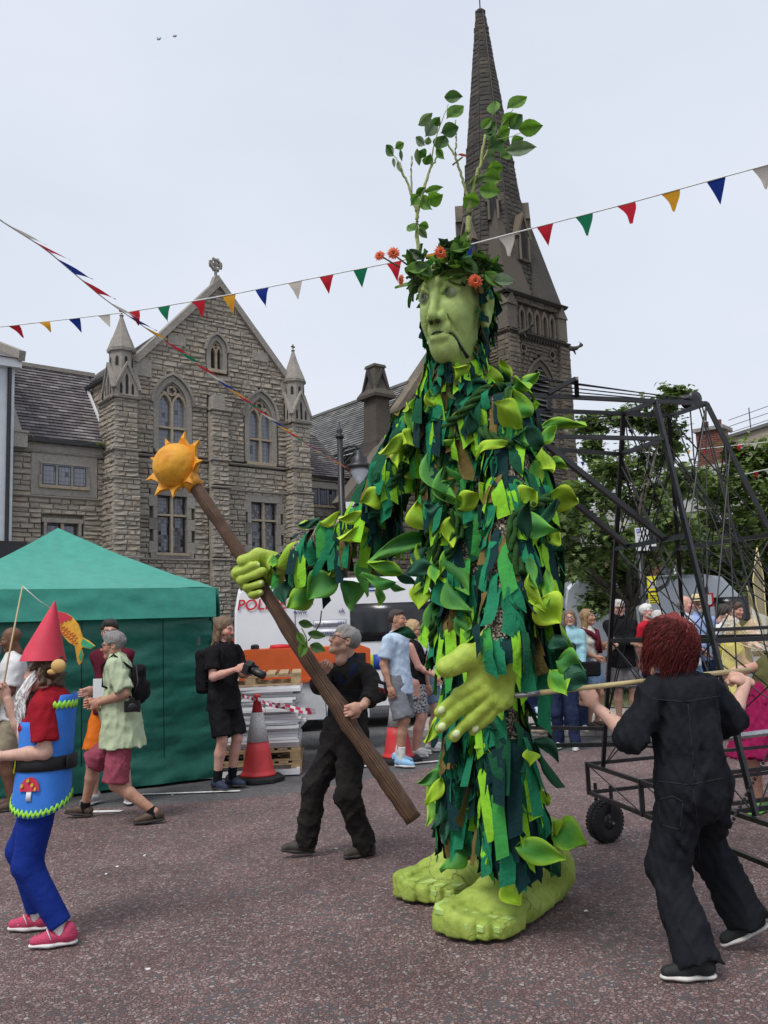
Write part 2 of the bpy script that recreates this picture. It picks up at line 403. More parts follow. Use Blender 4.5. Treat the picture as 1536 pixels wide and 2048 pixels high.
# --- leaded glass: little panes, each tilted its own way, reflected sky painted into base colour
def leaded(name,cw,ch,tint=(0.13,0.135,0.155),tilt=0.16,dark=.4):
 t=NT(name);v=t.coord('UV');br=t.new('ShaderNodeTexBrick');br.offset=0.0;br.inputs['Scale'].default_value=1.0
 br.inputs['Mortar Size'].default_value=0.006;br.inputs['Brick Width'].default_value=cw;br.inputs['Row Height'].default_value=ch;br.inputs['Color1'].default_value=(1,1,1,1);br.inputs['Color2'].default_value=(1,1,1,1);br.inputs['Mortar'].default_value=(0,0,0,1)
 t.lk(v,br.inputs['Vector'])
 sn=t.new('ShaderNodeVectorMath',operation='SNAP');sn.inputs[1].default_value=(cw,ch,1);t.lk(v,sn.inputs[0])
 wn=t.new('ShaderNodeTexWhiteNoise');t.lk(sn.outputs[0],wn.inputs['Vector'])
 t.base(t.mix(br.outputs['Color'],(0.06,0.06,0.06),t.ramp(wn.outputs['Value'],[(0,(.015,.016,.02)),(dark,tint)],'CONSTANT')));
 t.set(rough=t.mix(br.outputs['Color'],0.7,0.06),spec=0.9)
 g=t.new('ShaderNodeNewGeometry');a=t.new('ShaderNodeVectorMath',operation='SUBTRACT');t.lk(wn.outputs['Color'],a.inputs[0]);a.inputs[1].default_value=(0.5,0.5,0.5)
 b=t.new('ShaderNodeVectorMath',operation='MULTIPLY_ADD');t.lk(a.outputs[0],b.inputs[0]);b.inputs[1].default_value=(tilt,)*3;t.lk(g.outputs['Normal'],b.inputs[2])
 nz=t.new('ShaderNodeVectorMath',operation='NORMALIZE');t.lk(b.outputs[0],nz.inputs[0]);t.lk(nz.outputs[0],t.b.inputs['Normal']);return t
leaded('lead_glass',0.085,0.11);leaded('lead_glass_big',0.10,0.13,(0.17,0.18,0.21),0.07,.03)
t=NT('dark_glass');t.base((0.012,0.013,0.016)).set(rough=0.22,spec=0.6)
t.bump(t.noise(t.coord('Object'),1.5,2),0.05,0.02)
t=NT('window_glass');t.base((0.03,0.035,0.04)).set(rough=0.05,spec=0.8)
simple('louvre',(0.02,0.02,0.02),0.8)
simple('white_render',(0.62,0.66,0.68),0.85,0.1,3,0.25,60)
simple('beige_render',(0.36,0.31,0.24),0.9,0.15,1.2,0.3,40)
simple('black_iron',(0.014,0.014,0.017),0.42,0.35,9,0.1,120,spec=0.5)
simple('frame_black',(0.012,0.012,0.014),0.36,0.6,14,0.12,90,spec=0.55)
simple('steel',(0.42,0.42,0.43),0.32,0.2,30,metal=0.85)
simple('cable',(0.02,0.02,0.022),0.5)
simple('lamp_glass',(0.55,0.57,0.6),0.15,0.05,4,spec=0.7)
simple('chimney_brick',(0.24,0.10,0.075),0.9,0.3,20,0.3,80,rnd=0.35)
simple('clapboard',(0.70,0.71,0.71),0.6,0.06,3)
simple('fascia_white',(0.72,0.73,0.74),0.6,0.06,3)
simple('bark',(0.095,0.085,0.068),0.95,0.4,10,0.8,30,bdist=0.02)
# --- foliage
def leafmat(name,cols,trans=0.25,rough=0.5):
 t=NT(name);g=t.new('ShaderNodeNewGeometry');c=t.ramp(g.outputs['Random Per Island'],cols)
 c=t.mix(1.0,c,t.ramp(t.noise(g.outputs['Position'],1.5,3),[(0.3,0.7),(0.7,1.25)]),'MULTIPLY')
 t.base(c).set(rough=rough,spec=0.35)
 tr=t.new('ShaderNodeBsdfTranslucent');t.lk(t.mix(1.0,c,(1.5,1.7,0.8),'MULTIPLY'),tr.inputs[0]);ms=t.new('ShaderNodeMixShader');ms.inputs[0].default_value=trans
 t.lk(t.b.outputs[0],ms.inputs[1]);t.lk(tr.outputs[0],ms.inputs[2]);t.lk(ms.outputs[0],t.n['Material Output'].inputs[0]);return t
leafmat('leaf_maple',[(0.0,(0.075,0.115,0.04)),(0.5,(0.125,0.185,0.065)),(0.85,(0.18,0.25,0.085)),(1.0,(0.28,0.35,0.14))])
leafmat('leaf_dark',[(0.0,(0.065,0.095,0.035)),(0.5,(0.11,0.16,0.05)),(0.85,(0.17,0.235,0.07)),(1.0,(0.25,0.32,0.1))])
# --- skin and hair
def skinmat(name='skin'):
 t=NT(name);a=t.new('ShaderNodeVertexColor');a.layer_name='Col';v=t.coord('Object')
 c=t.mix(1.0,a.outputs['Color'],t.ramp(t.noise(v,35,4,0.65),[(0.3,(0.86,0.8,0.78)),(0.7,(1.1,1.08,1.06))]),'MULTIPLY')
 t.base(c).set(rough=0.55,spec=0.35);t.b.inputs['Subsurface Weight'].default_value=0.12;t.b.inputs['Subsurface Radius'].default_value=(0.012,0.005,0.003)
 t.bump(t.noise(v,160,3),0.12,0.003);return t
skinmat()
def hairmat(name,c0,c1,rough=0.45):
 t=NT(name);v=t.coord('Object',(1,1,0.22));n=t.noise(v,140,4,0.7);g=t.new('ShaderNodeNewGeometry')
 f=t.math('ADD',t.math('MULTIPLY',n,0.75),t.math('MULTIPLY',g.outputs['Random Per Island'],0.3))
 t.base(t.ramp(f,[(0.32,c0),(0.72,c1)])).set(rough=rough,spec=0.4);t.bump(n,0.7,0.012);return t
hairmat('hair_red',(0.04,0.005,0.008),(0.28,0.035,0.03));hairmat('hair_brown',(0.03,0.016,0.01),(0.12,0.07,0.04));hairmat('hair_dark',(0.012,0.009,0.008),(0.05,0.035,0.028))
hairmat('hair_grey',(0.16,0.15,0.145),(0.42,0.40,0.385));hairmat('hair_white',(0.42,0.41,0.39),(0.78,0.76,0.72));hairmat('hair_blonde',(0.22,0.13,0.06),(0.52,0.36,0.18));hairmat('hair_lightbrown',(0.07,0.04,0.024),(0.22,0.14,0.085));hairmat('beard_white',(0.62,0.61,0.59),(0.88,0.87,0.85),0.7)
t=NT('vcol');a=t.new('ShaderNodeVertexColor');a.layer_name='Col';v=t.coord('Object');t.base(t.mix(1.0,a.outputs['Color'],t.ramp(t.noise(v,12,4,0.6),[(0.3,0.84),(0.7,1.12)]),'MULTIPLY')).set(rough=0.75,spec=0.3)
simple('black_plastic',(0.012,0.012,0.013),0.4,0.3,30,spec=0.5)
simple('rubber',(0.012,0.012,0.013),0.75,0.3,20,0.4,90)
simple('lens_glass',(0.01,0.012,0.02),0.05,0.1,8,spec=0.9)
simple('shoe_sole',(0.62,0.60,0.56),0.7,0.15,18)
simple('sole_dark',(0.035,0.033,0.032),0.8,0.2,18)
# ------------------------------------------------------------------ ground, road, pavement
def sheet(name,poly,z,m,kind='structure',thick=None,parent=None):
 mb=MB()
 if thick is None:mb.add([(x,y,z)for x,y in poly],[tuple(range(len(poly)))])
 else:
  n=len(poly);mb.add([(x,y,z)for x,y in poly]+[(x,y,z-thick)for x,y in poly],[tuple(range(n))]+[(i,i+n,(i+1)%n+n,(i+1)%n)for i in range(n)])
 o=mb.build(name,m,parent)
 if kind and parent is None:o['kind']=kind
 return o
sheet('ground',[(-600,-200),(600,-200),(600,900),(-600,900)],-0.012,'road_grey')
E1=[gnd(-40,1625)[:2],gnd(300,1612)[:2],gnd(560,1590)[:2],gnd(860,1535)[:2],gnd(1180,1497)[:2],gnd(1560,1470)[:2]]
sheet('road',[(-30,-12),(30,-12)]+[(30,E1[-1][1]+1.5)]+[tuple(p)for p in E1[::-1]]+[(-30,E1[0][1]-1.2)],0.0,'road_red')
def line_strip(a,b,w=0.1):
 a=gnd(*a)[:2];b=gnd(*b)[:2];d=nrm(b-a);n=A(-d[1],d[0])*w/2
 return[tuple(a-n),tuple(b-n),tuple(b+n),tuple(a+n)]
o=sheet('road_marking',line_strip((150,1625),(243,1623),0.09),0.006,'line_paint')
o=sheet('road_marking',line_strip((255,1590),(480,1582),0.05),0.004,'line_paint')
o=sheet('road_marking',line_strip((640,1541),(760,1530),0.08),0.006,'line_paint')
o=sheet('road_marking',line_strip((828,1527),(905,1520),0.08),0.006,'line_paint')
# pavement and kerb behind the spectators
K0=gnd(560,1478,0.0);K1=gnd(1330,1470,0.0);kd=nrm((K1-K0)[:2]);kn=A(-kd[1],kd[0])
def kp(a,b):return K0[:2]+kd*a+kn*b
pv=sheet('pavement',[tuple(kp(2,0.16)),tuple(kp(14,0.16)),tuple(kp(14,9)),tuple(kp(2,9))],0.118,'mortar',thick=0.13)
mbs=MB();mbs.box((0,0,0),(1,1,1));slab_me=mkmesh('paving_slab',mbs.V,mbs.F,'paving')
for i in range(13):
 for j in range(4):
  o=bpy.data.objects.new('paving_slab',slab_me);put(o,pv)
  p=kp(2.1+i*0.9+(0.45 if j%2 else 0),0.18+j*0.62)
  o.matrix_local=Matrix([[kd[0]*0.885,kn[0]*0.605,0,p[0]],[kd[1]*0.885,kn[1]*0.605,0,p[1]],[0,0,0.012+0.003*random.random(),0.116],[0,0,0,1]])
kb=sheet('kerb',[tuple(kp(2,0.0)),tuple(kp(14,0.0)),tuple(kp(14,0.15)),tuple(kp(2,0.15))],0.05,'mortar',thick=0.06)
mbs=MB();mbs.add([(0,0,0),(1,0,0),(1,1,0),(0,1,0),(0,0.12,1),(1,0.12,1),(1,1,1),(0,1,1),(0,0,.85),(1,0,.85)],[(4,5,6,7),(8,9,5,4),(0,1,9,8),(3,2,1,0),(2,3,7,6),(1,2,6,5,9),(0,8,4,7,3)])
kst_me=mkmesh('kerb_stone',mbs.V,mbs.F,'kerb')
for i in range(13):
 o=bpy.data.objects.new('kerb_stone',kst_me);put(o,kb);p=kp(2+i*0.915,-0.006)
 o.matrix_local=Matrix([[kd[0]*0.905,kn[0]*0.16,0,p[0]],[kd[1]*0.905,kn[1]*0.16,0,p[1]],[0,0,0.125+0.004*random.random(),0],[0,0,0,1]])
lawn=sheet('lawn',[tuple(kp(3.2,2.75)),tuple(kp(14,2.75)),tuple(kp(14,8.5)),tuple(kp(3.2,8.5))],0.135,'earth')
# grass blades on the verge
gv=[];gf=[]
for i in range(9000):
 p=kp(random.uniform(3.3,13),random.uniform(2.8,6.5));h=random.uniform(0.04,0.13);a=random.uniform(0,6.28);w=0.008
 dx,dy=math.cos(a)*w,math.sin(a)*w;b=len(gv);l=random.uniform(-0.05,0.05)
 gv+=[(p[0]-dx,p[1]-dy,0.135),(p[0]+dx,p[1]+dy,0.135),(p[0]+l,p[1]+l,0.135+h)];gf.append((b,b+1,b+2))
tag(mobj('grass',gv,gf,'grass'),'dry short grass on the verge behind the spectators','grass',kind='stuff')
# pale scraps lying on the road
for i,(x,y)in enumerate([(235,1733),(212,1748),(297,1938),(672,1697),(345,1590),(1172,1822),(290,1710)]):
 p=gnd(x,y,0.004);mb=MB();n=5
 V=[(p[0]+0.014*math.cos(k*1.26)*random.uniform(.5,1.2),p[1]+0.02*math.sin(k*1.26)*random.uniform(.5,1.2),0.004+0.004*random.random())for k in range(n)]
 mb.add(V+[(a,b,c-0.003)for a,b,c in V],[tuple(range(n))]+[(k,k+n,(k+1)%n+n,(k+1)%n)for k in range(n)])
 tag(mb.build('paper_scrap','line_paint'),'tiny white paper scrap on the road '+('between gnome and walking man, upper of a pair|between gnome and walking man, lower of a pair|below the pink shoes, nearest the camera|by the staff handler shoes|on the grey strip before the gazebo|between giant heel and red-haired woman|behind the gnome legs'.split('|')[i]),'litter','paper scraps on the road')
 # ------------------------------------------------------------------ masonry tools
TH=R(39.5);U=A(math.cos(TH),math.sin(TH),0);VV=A(-math.sin(TH),math.cos(TH),0);ZZ=A(0,0,1)
def frame(O,u=U,v=VV,w=ZZ):
 O=A(O[0],O[1],O[2]if len(O)>2 else 0)
 f=lambda s,t,z:O+s*u+t*v+z*w
 f.u,f.v,f.w,f.O=u,v,w,O
 return f
def rock_unit(seed,rough=1.0):
 r=random.Random(seed);j=lambda a:r.uniform(-a,a)
 V=[(0,1,0),(1,1,0),(1,1,1),(0,1,1)]+[(0.015,0.08+j(.05),0.02),(0.985,0.08+j(.05),0.02),(0.985,0.08+j(.05),0.98),(0.015,0.08+j(.05),0.98)]
 V+=[(0.1+j(.06),-0.15*rough+j(.35*rough),0.22+j(.1)),(0.5+j(.15),-0.25*rough+j(.4*rough),0.2+j(.12)),(0.9+j(.06),-0.15*rough+j(.35*rough),0.22+j(.1)),(0.9+j(.06),-0.05*rough+j(.35*rough),0.78+j(.1)),(0.5+j(.15),-0.1*rough+j(.4*rough),0.8+j(.1)),(0.1+j(.06),-0.05*rough+j(.35*rough),0.78+j(.1))]
 F=[(0,1,5,4),(1,2,6,5),(2,3,7,6),(3,0,4,7),(4,5,10,9,8),(5,6,11,10),(6,7,13,12,11),(7,4,8,13),(8,9,12,13),(9,10,11,12)]
 return np.array(V,float),F
def smooth_unit(seed,rough=1):
 V=[(0,1,0),(1,1,0),(1,1,1),(0,1,1),(0.004,.08,.012),(.996,.08,.012),(.996,.08,.988),(.004,.08,.988),(.02,0,.04),(.98,0,.04),(.98,0,.96),(.02,0,.96)]
 F=[(0,1,5,4),(1,2,6,5),(2,3,7,6),(3,0,4,7),(4,5,9,8),(5,6,10,9),(6,7,11,10),(7,4,8,11),(8,9,10,11)]
 return np.array(V,float),F
def slate_unit(seed,rough=1):
 r=random.Random(seed);j=lambda a:r.uniform(-a,a)
 # x across, y thickness (0 = outer), z up the slope; lower edge stands proud
 V=[(0.01,0,0+j(.05)),(.99,0,0+j(.05)),(.99,.75,1),(.01,.75,1),(.01,.45,0+j(.02)),(.99,.45,j(.02)),(.99,1,1),(.01,1,1)]
 F=[(0,1,2,3),(4,7,6,5),(0,4,5,1),(1,5,6,2),(0,3,7,4)]
 return np.array(V,float),F
UNITS={'rock':[rock_unit(i,0.36)for i in range(10)],'soft':[rock_unit(40+i,0.28)for i in range(10)],'ashlar':[smooth_unit(i)for i in range(2)],'slate':[slate_unit(i)for i in range(8)]}
UMESH={}
CAMP=A(0,0,CAMH)
def runs(mask,s0,s1,z,step=0.03):
 out=[];cur=None;s=s0
 while s<=s1+1e-6:
  ok=mask(s,z)
  if ok and cur is None:cur=s
  if not ok and cur is not None:
   out.append((cur,s));cur=None
  s+=step
 if cur is not None:out.append((cur,s1))
 return[(a,b)for a,b in out if b-a>0.07]
def coursed(fr,mask,s0,s1,z0,z1,ch,wr,t=0.0,depth=0.16,gap=0.006,vary=0.3,seed=1,stagger=False):
 "stones laid in courses over the region where mask(s, z) holds: list of 3x4 arrays"
 r=random.Random(seed);out=[];z=z0;row=0
 while z<z1-0.03:
  h=min(ch*r.uniform(1-vary,1+vary),z1-z);zc=z+h/2
  for a,b in runs(mask,s0,s1,zc):
   s=a;first=True
   while s<b-0.02:
    w=r.uniform(*wr)
    if stagger:w=wr[0]*(0.5 if first and row%2 else 1)
    if b-(s+w)<wr[0]*0.45:w=b-s
    first=False
    M=np.zeros((3,4));M[:,0]=fr.u*(w-gap);M[:,1]=fr.v*depth;M[:,2]=fr.w*(h-gap);M[:,3]=fr(s+gap/2,t+r.uniform(-.012,.012)*(0 if stagger else 1),z+gap/2)
    out.append(M);s+=w
  z+=h;row+=1
 return out
def lay(parent,mats,unit,matname,nmax=300,name='stone',rest='stone_courses',seed=0):
 "largest-looking stones become objects of their own, the others are joined"
 if not mats:return
 r=random.Random(seed)
 def size(M):
  c=M[:,3]+0.5*(M[:,0]+M[:,2]);d=c-CAMP;D=np.linalg.norm(d)
  n=np.cross(M[:,0],M[:,2]);f=abs(n@d)/D
  px=768+FPX*(d@_rt)/(d@_fw);py=1024-FPX*(d@_up)/(d@_fw)
  vis=1.0 if(-20<px<1556 and-20<py<1300)else 0.0
  if 800<px<1130 and 480<py:vis*=0.1
  if px<425 and py>1170-(425-px)*0.35:vis*=0.05
  return vis*f/D**2
 order=sorted(range(len(mats)),key=lambda i:-size(mats[i]))
 key=(unit,matname)
 if key not in UMESH:UMESH[key]=[mkmesh(name,V,F,matname)for V,F in UNITS[unit]]
 for i in order[:nmax]:
  o=bpy.data.objects.new(name,r.choice(UMESH[key]));put(o,parent)
  M=mats[i];L=Matrix([list(M[0]),list(M[1]),list(M[2]),[0,0,0,1]])
  o.matrix_parent_inverse=Matrix.Identity(4)if parent.parent else o.matrix_parent_inverse
  o.matrix_basis=L
 Vs=[];Fs=[];b=0
 for i in order[nmax:]:
  V,F=r.choice(UNITS[unit]);M=mats[i];Vs.append(V@M[:,:3].T+M[:,3]);Fs+=[tuple(k+b for k in f)for f in F];b+=len(V)
 if Vs:
  o=mobj(rest,np.concatenate(Vs),Fs,matname,parent);o['kind']='stuff'
def parch(cx,w,zs,za,n=8):
 a=w/2;h=za-zs;Rr=(a*a+h*h)/(2*a)
 pts=[]
 for i in range(n+1):
  z=zs+h*i/n;x=cx-Rr+a+0
  pts.append((cx-a+Rr-math.sqrt(max(Rr*Rr-(z-zs)**2,0)),z))
 return pts+[(2*cx-x,z)for x,z in pts[-2::-1]]
def quad_uv(name,fr,poly,t,m,parent):
 V=[fr(s,t,z)for s,z in poly];me=mkmesh(name,V,[tuple(range(len(poly)))],m)
 uv=me.uv_layers.new(name='UVMap');uv.data.foreach_set('uv',np.array(poly,np.float32).ravel())
 return put(bpy.data.objects.new(name,me),parent)
def prism_obj(name,fr,poly,t0,t1,m,parent):return solo(name,m,parent,'prism',poly,t0,t1,fr=fr)
def box_obj(name,fr,lo,hi,m,parent):return solo(name,m,parent,'box',lo,hi,fr=fr)
def rect_window(parent,fr,s0,s1,z0,z1,lights=2,transom=None,t=0.0,sur=0.2,rec=0.15,glass='lead_glass',smat='ashlar_hall',mmat='mullion_hall',name='window'):
 w=MB()
 w.box((s0-sur,t-0.022,z1+.001),(s1+sur,t+0.17,z1+sur),0,fr).box((s0-sur,t-0.022,z0-sur*.7),(s1+sur,t+0.17,z0-.001),0,fr)
 nb=max(2,int((z1-z0)/0.3));hz=(z1-z0)/nb
 for i in range(nb):
  e=sur*(0.62 if i%2 else 1.25)
  w.box((s0-e,t-0.02-.004*(i%2),z0+i*hz+.004),(s0,t+0.17,z0+(i+1)*hz-.004),0,fr).box((s1,t-0.02-.004*(i%2),z0+i*hz+.004),(s1+e,t+0.17,z0+(i+1)*hz-.004),0,fr)
 win=w.build(name,smat,parent)
 lw=(s1-s0)/lights
 solo('sill',mmat,win,'box',(s0-.06,t-0.05,z0-.07),(s1+.06,t+.1,z0+.012),fr=fr)
 for i in range(1,lights):solo('mullion',mmat,win,'box',(s0+i*lw-.035,t+.02,z0+.012),(s0+i*lw+.035,t+.165,z1),fr=fr)
 if transom:solo('transom',mmat,win,'box',(s0,t+.03,transom-.03),(s1,t+.16,transom+.03),fr=fr)
 for i in range(lights):
  for a,b in([(z0,transom),(transom,z1)]if transom else[(z0,z1)]):
   quad_uv('pane',fr,[(s0+i*lw+.02,a),(s0+(i+1)*lw-.02,a),(s0+(i+1)*lw-.02,b),(s0+i*lw+.02,b)],t+rec,glass,win)
   mb=MB();e0,e1=s0+i*lw+.036,s0+(i+1)*lw-.036
   mb.ring([(e0,a+.03),(e1,a+.03),(e1,b-.03),(e0,b-.03)],[(e0+.02,a+.05),(e1-.02,a+.05),(e1-.02,b-.05),(e0+.02,b-.05)],t+.11,t+rec-.004,0,fr,True)
   mb.build('frame','black_iron',win)
 return win
def arch_window(parent,fr,cx,w,z0,zs,za,t=0.0,hood=None,transom=None,glass='lead_glass',smat='ashlar_hall',mmat='mullion_hall',rec=0.15,sur=0.15,louvre=False,name='arched_window',tracery=True):
 A0=parch(cx,w,zs,za);out=parch(cx,w+2*sur,zs,za+sur*1.25)
 inn=[(cx-w/2,z0)]+A0+[(cx+w/2,z0)];o2=[(cx-w/2-sur,z0)]+out+[(cx+w/2+sur,z0)]
 mb=MB();mb.ring(o2,inn,t-.02,t+.17,0,fr);win=mb.build(name,smat,parent)
 mid=parch(cx,w-.05,zs,za-.03);mb=MB();mb.ring(inn,[(cx-w/2+.045,z0)]+parch(cx,w-.09,zs,za-.055)+[(cx+w/2-.045,z0)],t+.05,t+.16,0,fr);mb.build('inner_moulding',smat,win)
 if hood:
  h1=parch(cx,w+2*sur+.16,zs,za+sur*1.25+.1);h0=parch(cx,w+2*sur+.02,zs,za+sur*1.25+.012)
  mb=MB();mb.ring(h1,h0,t-.09,t+.05,0,fr)
  mb.build('hood_mould',smat,win)
 solo('sill',mmat,win,'box',(cx-w/2-.1,t-.05,z0-.09),(cx+w/2+.1,t+.1,z0+.01),fr=fr)
 if louvre:
  quad_uv('dark_opening',fr,inn,t+rec+.01,'louvre',win);z=z0+.1
  while z<za-.1:
   hw=w/2 if z<zs else max(0.02,np.interp(z,[p[1]for p in A0[:9]],[cx-p[0]for p in A0[:9]]))
   mb=MB();mb.add([fr(cx-hw,t-.0,z),fr(cx+hw,t-.0,z),fr(cx+hw,t+.15,z+.12),fr(cx-hw,t+.15,z+.12),fr(cx-hw,t,z-.025),fr(cx+hw,t,z-.025)],[(0,1,2,3),(4,5,1,0)])
   mb.build('louvre_slat','slate_grey',win);z+=.2
 else:quad_uv('pane',fr,inn,t+rec,glass,win)
 if tracery:
  lw=w/2;zl=zs-0.02;la=zs+(za-zs)*.46
  solo('mullion',mmat,win,'box',(cx-.035,t+.03,z0),(cx+.035,t+rec-.002,zl+.1),fr=fr)
  if transom:solo('transom',mmat,win,'box',(cx-w/2,t+.035,transom-.03),(cx+w/2,t+rec-.004,transom+.03),fr=fr)
  # pierced plate in the head: two lancet heads and a rose
  mb=MB()
  for k in(-1,1):
   c=cx+k*w/4;o_=parch(c,lw*1.0,zl,la+.06);i_=parch(c,lw-.1,zl,la-.03);mb.ring(o_,i_,t+.04,t+rec-.006,0,fr)
  rc=(cx,zs+(za-zs)*.62);rr=w*.17
  ang=[2*PI*k/16 for k in range(16)]
  mb.ring([(rc[0]+rr*math.cos(a),rc[1]+rr*math.sin(a))for a in ang],[(rc[0]+(rr*.62+.18*rr*math.cos(5*a))*math.cos(a),rc[1]+(rr*.62+.18*rr*math.cos(5*a))*math.sin(a))for a in ang],t+.045,t+rec-.008,0,fr,True)
  # spandrels
  for k in(-1,1):
   mb.prism([(cx+k*w*.1,la-.02),(cx+k*w*.30,la+.0),(cx+k*w*.33,zs+(za-zs)*.58),(cx+k*rr*.9,zs+(za-zs)*.56)][::k],t+.06,t+rec-.01,0,fr)
  mb.build('tracery',mmat,win)
 return win
def cornice(name,fr,s0,s1,z,parent,m='ashlar_hall',t=0.0,h=.07,d=.07,ret=0.17):
 mb=MB();mb.prism([(0,0),(-d,.02),(-d,h*.55),(-.01,h)],s0,s1,fr=lambda x,y,zz:fr(y,t+x if x<0 else t+ret,z+zz));return mb.build(name,m,parent)
def string_course(fr,s0,s1,z,parent,m='ashlar_hall',t=0.0,h=.075,d=.065):
 mb=MB();V=[]
 for s in(s0,s1):V+=[fr(s,t+.1,z-h/2),fr(s,t-d*.4,z-h/2),fr(s,t-d,z-h*.1),fr(s,t-d,z+h*.1),fr(s,t+.02,z+h/2),fr(s,t+.1,z+h/2)]
 mb.add(V,[(i,i+6,(i+1)%6+6,(i+1)%6)for i in range(6)]+[(5,4,3,2,1,0),(6,7,8,9,10,11)]);return mb.build('string_course',m,parent)
def slate_roof(parent,fr,s0,s1,n_rows,ch,w,m,seed,nmax,under):
 "fr: s along the eave, t outward-negative, z up the slope"
 ms=coursed(fr,lambda s,z:True,s0,s1,0,n_rows*ch,ch,(w,w),t=-.035,depth=.05,gap=.004,vary=0.0,seed=seed,stagger=True)
 for M in ms:M[:,2]*=1.12
 lay(parent,ms,'slate',m,nmax,'slate','slate_courses',seed)
def slope_frame(P,along,up):
 "roof plane through P; along = eave direction, up = up-slope direction; outward = along x up"
 a=nrm(along);u=nrm(up);n=np.cross(a,u);n=n if n[2]>0 else-n
 return frame(P,a,-n,u)
 # ------------------------------------------------------------------ church hall with gable front
HO=at(275,1100,24);HO[2]=0;H=frame(HO)
hall=thing('church_hall','grey sandstone church hall with steep gable front, cross finial and two corner turrets','building',H(2.6,0,0),TH)
wl=prism_obj('front_wall',H,[(-.2,0),(5.4,0),(5.4,9.35),(2.62,12.3),(-.2,9.35)],.17,.6,'mortar',hall)
def gable_in(s,z,e=0.0):return z<9.45+e or(z<9.45+(s-0.02)*1.085 and z<9.45+(5.22-s)*1.1)
def arch_in(s,z,cx,w,z0,zs,za):
 if z<z0 or abs(s-cx)>w/2 or z>za:return False
 return z<zs or abs(s-cx)<w/2*math.sqrt(max(0,1-((z-zs)/(za-zs))**1.25))
def hall_mask(s,z):
 if not(0.0<=s<=4.98)or not gable_in(s,z):return False
 if 2.17<s<2.68 and z<8.75:return False
 if arch_in(s,z,1.07,1.22,6.85,8.25,9.26)or arch_in(s,z,4.02,1.22,6.75,8.2,9.2):return False
 if arch_in(s,z,2.52,.72,9.48,10.15,10.7):return False
 for a,b in((.36,1.72),(3.42,4.76)):
  if a<s<b and 3.84<z<5.84:return False
 for zs in(8.34,6.74,5.94,3.8):
  if abs(z-zs)<.04:return False
 return True
ms=coursed(H,hall_mask,0,4.98,0.0,12.2,.135,(.2,.52),t=0,depth=.17,seed=3)
lay(wl,ms,'rock','stone_hall',300,seed=3)
for z in(6.74,5.94,3.8):
 for a,b in((-.19,2.2),(2.67,4.95)):string_course(H,a,b,z,wl)
for a,b in((-.1,.43),(1.72,2.2),(2.67,3.35),(4.68,4.95)):string_course(H,a,b,8.34,wl)
arch_window(hall,H,1.07,.9,6.95,8.3,8.98,hood=True,transom=7.62,glass='lead_glass_big')
arch_window(hall,H,4.02,.84,6.86,8.25,8.92,hood=True,transom=7.6,glass='lead_glass_big')
aw=arch_window(hall,H,2.52,.42,9.58,10.15,10.5,hood=True,glass='louvre',sur=.13)
rect_window(hall,H,.58,1.5,3.98,5.62,2,5.07);rect_window(hall,H,3.62,4.54,3.98,5.62,2,5.07)
# centre pier with weathered top
bm=MB();bm.box((2.2,-.2,0),(2.66,.17,8.22),0,H);bp=bm.build('pier','mortar',hall)
lay(bp,[m for m in coursed(H,lambda s,z:not any(abs(z-k)<.04 for k in(6.74,5.94,3.8)),2.16,2.7,0,8.2,.135,(.2,.4),t=-.34,depth=.15,seed=5)],'rock','stone_hall',60,seed=5)
for z in(8.25,6.74,5.94,3.8):string_course(H,2.1,2.76,z,bp,t=-.33)
prism_obj('weathering',frame(H(0,0,0),U,VV),[(2.22,8.28),(2.64,8.28),(2.6,8.72),(2.26,8.72)],-.28,.1,'ashlar_hall',bp)
